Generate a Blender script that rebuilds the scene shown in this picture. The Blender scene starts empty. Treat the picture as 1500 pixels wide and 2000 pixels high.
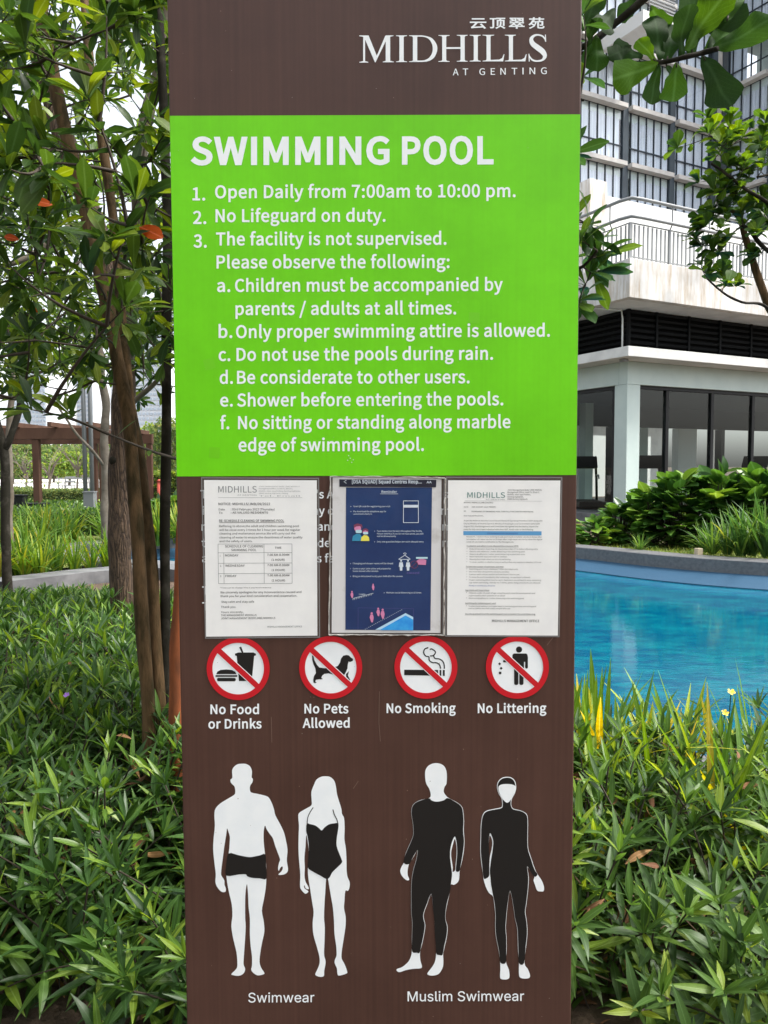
import bpy, math, random
import numpy as np
from mathutils import Vector, Matrix
from mathutils.geometry import delaunay_2d_cdt

random.seed(7)
RNG = np.random.default_rng(11)
scene = bpy.context.scene
COL = scene.collection

# ------------------------------------------------------------------ camera, sky, sun, exposure
PITCH, ROLL, CAM_Z, FPX = math.radians(3.35), math.radians(-0.21), 1.5, 1500.0
_F = Vector((0, math.cos(PITCH), -math.sin(PITCH)))
_U0 = Vector((0, math.sin(PITCH), math.cos(PITCH)))
_R0 = Vector((1, 0, 0))
_R = _R0 * math.cos(ROLL) + _U0 * math.sin(ROLL)
_U = -_R0 * math.sin(ROLL) + _U0 * math.cos(ROLL)
CAM = Vector((0, 0, CAM_Z))
cam_data = bpy.data.cameras.new('camera')
cam = bpy.data.objects.new('camera', cam_data)
COL.objects.link(cam)
m = Matrix.Identity(4)
for i in range(3):
    m[i][0], m[i][1], m[i][2], m[i][3] = _R[i], _U[i], -_F[i], CAM[i]
cam.matrix_world = m
cam_data.sensor_fit = 'VERTICAL'
cam_data.sensor_height = 36.0
cam_data.lens = 36.0 * FPX / 2000.0
cam_data.clip_start = 0.05
cam_data.clip_end = 2000
scene.camera = cam

SUN_EL, SUN_AZ = math.radians(60), math.radians(98)      # azimuth clockwise from +Y
world = bpy.data.worlds.new('World')
scene.world = world
world.use_nodes = True
wn = world.node_tree
sky = wn.nodes.new('ShaderNodeTexSky')
sky.sky_type = 'NISHITA'
sky.sun_disc = False
sky.sun_elevation = SUN_EL
sky.sun_rotation = SUN_AZ
sky.air_density = 1.0
sky.dust_density = 4.0
hs = wn.nodes.new('ShaderNodeHueSaturation')               # thin bright overcast: the blue is nearly gone
hs.inputs['Saturation'].default_value = 0.30
wn.links.new(sky.outputs[0], hs.inputs['Color'])
wn.links.new(hs.outputs[0], wn.nodes['Background'].inputs[0])
wn.nodes['Background'].inputs[1].default_value = 0.15
sd = bpy.data.lights.new('sun', 'SUN')
sd.energy = 2.0
sd.angle = math.radians(10)
sd.color = (1.0, 0.965, 0.90)
sun = bpy.data.objects.new('sun', sd)
COL.objects.link(sun)
sdir = Vector((math.sin(SUN_AZ) * math.cos(SUN_EL), math.cos(SUN_AZ) * math.cos(SUN_EL), math.sin(SUN_EL)))
sun.rotation_euler = sdir.to_track_quat('Z', 'Y').to_euler()
scene.view_settings.view_transform = 'Standard'
scene.view_settings.look = 'None'
scene.view_settings.gamma = 1
scene.view_settings.use_curve_mapping = False
scene.view_settings.exposure = 1.47
scene.render.engine = 'CYCLES'
scene.cycles.max_bounces = 8
scene.cycles.transparent_max_bounces = 12
scene.cycles.use_denoising = True

# ------------------------------------------------------------------ helpers
def ray(px, py):
    return _F + _R * ((px - 750) / FPX) + _U * ((1000 - py) / FPX)
def P(px, py, Y):
    d = ray(px, py)
    return CAM + d * (Y / d.y)
def G(px, py, z=0.0):
    d = ray(px, py)
    return CAM + d * ((z - CAM_Z) / d.z)
def project(p):
    v = Vector(p) - CAM
    d = v.dot(_F)
    if d < 0.05:
        return None
    return 750 + FPX * v.dot(_R) / d, 1000 - FPX * v.dot(_U) / d, d

def tag(o, label=None, cat=None, group=None, kind=None):
    if label: o['label'] = label
    if cat: o['category'] = cat
    if group: o['group'] = group
    if kind: o['kind'] = kind
    return o
def thing(name, label, cat, loc=(0, 0, 0), rotz=0.0, group=None):
    o = bpy.data.objects.new(name, None)
    COL.objects.link(o)
    o.empty_display_size = 0.1
    o.location = loc
    o.rotation_euler = (0, 0, rotz)
    return tag(o, label, cat, group)
def link(name, mesh, parent=None, matrix=None):
    o = bpy.data.objects.new(name, mesh)
    COL.objects.link(o)
    if parent is not None:
        o.parent = parent
    if matrix is not None:
        o.matrix_basis = matrix
    return o

class MB:
    """collects simple shapes, then becomes one mesh"""
    def __init__(self): self.v = []; self.f = []
    def add(self, vs, fs):
        n = len(self.v)
        self.v += [tuple(p) for p in vs]
        self.f += [tuple(n + i for i in f) for f in fs]
        return self
    def box(self, x0, x1, y0, y1, z0, z1, b=0.0):
        c = [(x, y, z) for z in (z0, z1) for y in (y0, y1) for x in (x0, x1)]
        return self.add(c, [(0, 2, 3, 1), (4, 5, 7, 6), (0, 1, 5, 4), (2, 6, 7, 3), (0, 4, 6, 2), (1, 3, 7, 5)])
    def tube(self, pts, rad, n=6, cap=True):
        pts = [Vector(p) for p in pts]
        if not hasattr(rad, '__len__'): rad = [rad] * len(pts)
        vs, fs = [], []
        ref = None
        for i, p in enumerate(pts):
            d = (pts[min(i + 1, len(pts) - 1)] - pts[max(i - 1, 0)])
            d = d.normalized() if d.length > 1e-9 else Vector((0, 0, 1))
            if ref is None:
                ref = Vector((1, 0, 0)) if abs(d.x) < .8 else Vector((0, 1, 0))
            a = (ref - d * ref.dot(d)).normalized(); b = d.cross(a); ref = a
            for k in range(n):
                t = 2 * math.pi * k / n
                vs.append(p + (a * math.cos(t) + b * math.sin(t)) * rad[i])
        for i in range(len(pts) - 1):
            for k in range(n):
                k2 = (k + 1) % n
                fs.append((i * n + k, i * n + k2, (i + 1) * n + k2, (i + 1) * n + k))
        if cap:
            fs.append(tuple(range(n))[::-1]); fs.append(tuple((len(pts) - 1) * n + k for k in range(n)))
        return self.add(vs, fs)
    def mesh(self, name, mat, smooth=False):
        me = bpy.data.meshes.new(name)
        me.from_pydata(self.v, [], self.f)
        me.update()
        if mat: me.materials.append(mat)
        if smooth: me.polygons.foreach_set('use_smooth', [True] * len(me.polygons))
        return me
    def build(self, name, mat, parent=None, smooth=False, matrix=None):
        return link(name, self.mesh(name, mat, smooth), parent, matrix)

def bevelled(o, w, seg=2):
    md = o.modifiers.new('bevel', 'BEVEL'); md.width = w; md.segments = seg; md.limit_method = 'ANGLE'
    return o

# ------------------------------------------------------------------ materials
def N(nt, t, **kw):
    n = nt.nodes.new(t)
    for k, v in kw.items():
        if k in n.inputs: n.inputs[k].default_value = v
        else: setattr(n, k, v)
    return n
def mat(name, col, rough=0.6, spec=0.5, metal=0.0, col2=None, scale=8.0, stretch=(1, 1, 1), bump=0.0, bscale=None, detail=6, coat=0.0, lo=0.35, hi=0.65):
    mt = bpy.data.materials.new(name); mt.use_nodes = True
    nt = mt.node_tree; b = nt.nodes['Principled BSDF']
    b.inputs['Base Color'].default_value = (*col, 1); b.inputs['Roughness'].default_value = rough
    b.inputs['Specular IOR Level'].default_value = spec; b.inputs['Metallic'].default_value = metal
    b.inputs['Coat Weight'].default_value = coat
    if col2 or bump:
        tc = N(nt, 'ShaderNodeTexCoord'); mp = N(nt, 'ShaderNodeMapping', Scale=stretch)
        nt.links.new(tc.outputs['Object'], mp.inputs[0])
    if col2:
        nz = N(nt, 'ShaderNodeTexNoise', Scale=scale, Detail=detail, Roughness=.6)
        nt.links.new(mp.outputs[0], nz.inputs['Vector'])
        cr = N(nt, 'ShaderNodeValToRGB')
        cr.color_ramp.elements[0].position = lo; cr.color_ramp.elements[0].color = (*col, 1)
        cr.color_ramp.elements[1].position = hi; cr.color_ramp.elements[1].color = (*col2, 1)
        nt.links.new(nz.outputs['Fac'], cr.inputs[0]); nt.links.new(cr.outputs[0], b.inputs['Base Color'])
    if bump:
        n2 = N(nt, 'ShaderNodeTexNoise', Scale=bscale or scale, Detail=8, Roughness=.65)
        nt.links.new(mp.outputs[0], n2.inputs['Vector'])
        bp = N(nt, 'ShaderNodeBump', Strength=min(1, bump * 50 if bump < .02 else 1), Distance=bump)
        nt.links.new(n2.outputs['Fac'], bp.inputs['Height']); nt.links.new(bp.outputs[0], b.inputs['Normal'])
    return mt

def leaf_mat(name, stops, rough=.42, trans=.35, tcol=(.22, .42, .03), veins=0.0, spec=.28):
    """stops: list of (pos, rgb); a leaf takes one tone at random; pale midrib and side veins from its own UVs"""
    mt = bpy.data.materials.new(name); mt.use_nodes = True
    nt = mt.node_tree; b = nt.nodes['Principled BSDF']; L = nt.links
    geo = N(nt, 'ShaderNodeNewGeometry'); oi = N(nt, 'ShaderNodeObjectInfo')
    ad = N(nt, 'ShaderNodeMath', operation='ADD'); fr = N(nt, 'ShaderNodeMath', operation='FRACT')
    L.new(geo.outputs['Random Per Island'], ad.inputs[0]); L.new(oi.outputs['Random'], ad.inputs[1]); L.new(ad.outputs[0], fr.inputs[0])
    cr = N(nt, 'ShaderNodeValToRGB'); e = cr.color_ramp.elements
    while len(e) < len(stops): e.new(.5)
    for el, (p, c) in zip(e, stops): el.position = p; el.color = (*c, 1)
    L.new(fr.outputs[0], cr.inputs[0])
    uv = N(nt, 'ShaderNodeUVMap'); sx = N(nt, 'ShaderNodeSeparateXYZ'); L.new(uv.outputs[0], sx.inputs[0])
    s = N(nt, 'ShaderNodeMath', operation='SUBTRACT'); s.inputs[1].default_value = .5; L.new(sx.outputs[0], s.inputs[0])
    a = N(nt, 'ShaderNodeMath', operation='ABSOLUTE'); L.new(s.outputs[0], a.inputs[0])
    mr = N(nt, 'ShaderNodeMapRange'); mr.inputs[1].default_value = .0; mr.inputs[2].default_value = .07; mr.inputs[3].default_value = .55; mr.inputs[4].default_value = 0
    L.new(a.outputs[0], mr.inputs[0])
    fac = mr.outputs[0]
    if veins:
        m1 = N(nt, 'ShaderNodeMath', operation='MULTIPLY'); m1.inputs[1].default_value = .9; L.new(a.outputs[0], m1.inputs[0])
        m2 = N(nt, 'ShaderNodeMath', operation='SUBTRACT'); L.new(sx.outputs[1], m2.inputs[0]); L.new(m1.outputs[0], m2.inputs[1])
        m3 = N(nt, 'ShaderNodeMath', operation='MULTIPLY'); m3.inputs[1].default_value = 9.0; L.new(m2.outputs[0], m3.inputs[0])
        m4 = N(nt, 'ShaderNodeMath', operation='FRACT'); L.new(m3.outputs[0], m4.inputs[0])
        m5 = N(nt, 'ShaderNodeMapRange'); m5.inputs[1].default_value = 0; m5.inputs[2].default_value = .16; m5.inputs[3].default_value = veins; m5.inputs[4].default_value = 0
        L.new(m4.outputs[0], m5.inputs[0])
        mx = N(nt, 'ShaderNodeMath', operation='MAXIMUM'); L.new(fac, mx.inputs[0]); L.new(m5.outputs[0], mx.inputs[1]); fac = mx.outputs[0]
    tint = N(nt, 'ShaderNodeMix', data_type='RGBA', blend_type='MIX')
    L.new(fac, tint.inputs['Factor']); L.new(cr.outputs[0], tint.inputs['A'])
    hs = N(nt, 'ShaderNodeHueSaturation'); hs.inputs['Value'].default_value = 1.9; hs.inputs['Saturation'].default_value = .85
    L.new(cr.outputs[0], hs.inputs['Color']); L.new(hs.outputs[0], tint.inputs['B'])
    nz = N(nt, 'ShaderNodeTexNoise', Scale=40.0, Detail=4.0); tc = N(nt, 'ShaderNodeTexCoord'); L.new(tc.outputs['Object'], nz.inputs['Vector'])
    mrr = N(nt, 'ShaderNodeMapRange'); mrr.inputs[3].default_value = .75; mrr.inputs[4].default_value = 1.25; L.new(nz.outputs['Fac'], mrr.inputs[0])
    h2 = N(nt, 'ShaderNodeHueSaturation'); L.new(mrr.outputs[0], h2.inputs['Value']); L.new(tint.outputs['Result'], h2.inputs['Color'])
    L.new(h2.outputs[0], b.inputs['Base Color'])
    b.inputs['Roughness'].default_value = rough; b.inputs['Specular IOR Level'].default_value = spec
    tl = N(nt, 'ShaderNodeBsdfTranslucent')
    tm = N(nt, 'ShaderNodeHueSaturation'); tm.inputs['Value'].default_value = 2.3; tm.inputs['Saturation'].default_value = 1.1; tm.inputs['Hue'].default_value = .485
    L.new(h2.outputs[0], tm.inputs['Color']); L.new(tm.outputs[0], tl.inputs['Color'])
    mix = N(nt, 'ShaderNodeMixShader'); mix.inputs[0].default_value = trans
    out = nt.nodes['Material Output']
    L.new(b.outputs[0], mix.inputs[1]); L.new(tl.outputs[0], mix.inputs[2]); L.new(mix.outputs[0], out.inputs['Surface'])
    return mt

def clear_mat(name, tint, refl, rough=.02, opacity=0.0, ocol=(.5, .5, .5)):
    mt = bpy.data.materials.new(name); mt.use_nodes = True
    nt = mt.node_tree; nt.nodes.remove(nt.nodes['Principled BSDF']); L = nt.links
    tr = N(nt, 'ShaderNodeBsdfTransparent'); tr.inputs[0].default_value = (*tint, 1)
    gl = N(nt, 'ShaderNodeBsdfGlossy'); gl.inputs['Roughness'].default_value = rough
    lw = N(nt, 'ShaderNodeLayerWeight'); lw.inputs[0].default_value = .5           # Schlick on |cos|, the same from both sides
    pw = N(nt, 'ShaderNodeMath', operation='POWER'); pw.inputs[1].default_value = 5; L.new(lw.outputs['Facing'], pw.inputs[0])
    sm = N(nt, 'ShaderNodeMath', operation='MULTIPLY_ADD'); sm.inputs[1].default_value = .96; sm.inputs[2].default_value = .04; L.new(pw.outputs[0], sm.inputs[0])
    mm = N(nt, 'ShaderNodeMath', operation='MULTIPLY', use_clamp=True); mm.inputs[1].default_value = refl; L.new(sm.outputs[0], mm.inputs[0])
    mx = N(nt, 'ShaderNodeMixShader'); L.new(mm.outputs[0], mx.inputs[0]); L.new(tr.outputs[0], mx.inputs[1]); L.new(gl.outputs[0], mx.inputs[2])
    res = mx
    if opacity:
        df = N(nt, 'ShaderNodeBsdfDiffuse'); df.inputs[0].default_value = (*ocol, 1)
        m2 = N(nt, 'ShaderNodeMixShader'); m2.inputs[0].default_value = opacity
        L.new(mx.outputs[0], m2.inputs[1]); L.new(df.outputs[0], m2.inputs[2]); res = m2
    L.new(res.outputs[0], nt.nodes['Material Output'].inputs['Surface'])
    return mt

def fill_loops(loops, rule='evenodd'):
    """(points, triangles) filling 2D loops; holes and self-crossings respected"""
    vs = []; es = []; segs = []
    for lp in loops:
        n = len(vs); vs += [Vector((x, y)) for x, y in lp]; es += [(n + i, n + (i + 1) % len(lp)) for i in range(len(lp))]
        segs += [(lp[i], lp[(i + 1) % len(lp)]) for i in range(len(lp))]
    sp = max(max(abs(v.x), abs(v.y)) for v in vs)
    pv, _, pf, *_r = delaunay_2d_cdt(vs, es, [], 0, sp * 1e-6)
    A = np.array([s_[0] for s_ in segs], float); B = np.array([s_[1] for s_ in segs], float); out = []
    for f in pf:
        for k in range(1, len(f) - 1):
            t = (f[0], f[k], f[k + 1]); cx = sum(pv[i].x for i in t) / 3; cy = sum(pv[i].y for i in t) / 3
            up = (A[:, 1] <= cy) & (B[:, 1] > cy); dn = (A[:, 1] > cy) & (B[:, 1] <= cy)
            side = (B[:, 0] - A[:, 0]) * (cy - A[:, 1]) - (cx - A[:, 0]) * (B[:, 1] - A[:, 1])
            u = int((up & (side > 0)).sum()); d = int((dn & (side < 0)).sum())
            if (u - d) if rule == 'nonzero' else (u + d) % 2: out.append(t)
    return [(v.x, v.y) for v in pv], out
def catmull(pts, k=4, closed=True):
    n = len(pts); out = []
    rng = range(n) if closed else range(n - 1)
    for i in rng:
        p0, p1, p2, p3 = [pts[(i + j) % n] if closed else pts[min(max(i + j, 0), n - 1)] for j in (-1, 0, 1, 2)]
        for s in range(k):
            t = s / k
            out.append(tuple(.5 * ((2 * p1[c]) + (-p0[c] + p2[c]) * t + (2 * p0[c] - 5 * p1[c] + 4 * p2[c] - p3[c]) * t * t + (-p0[c] + 3 * p1[c] - 3 * p2[c] + p3[c]) * t ** 3) for c in range(len(p1))))
    if not closed: out.append(tuple(pts[-1]))
    return out
DARKMETAL = mat('dark_frame_metal', (.008, .009, .010), .5, spec=.2)
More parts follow.
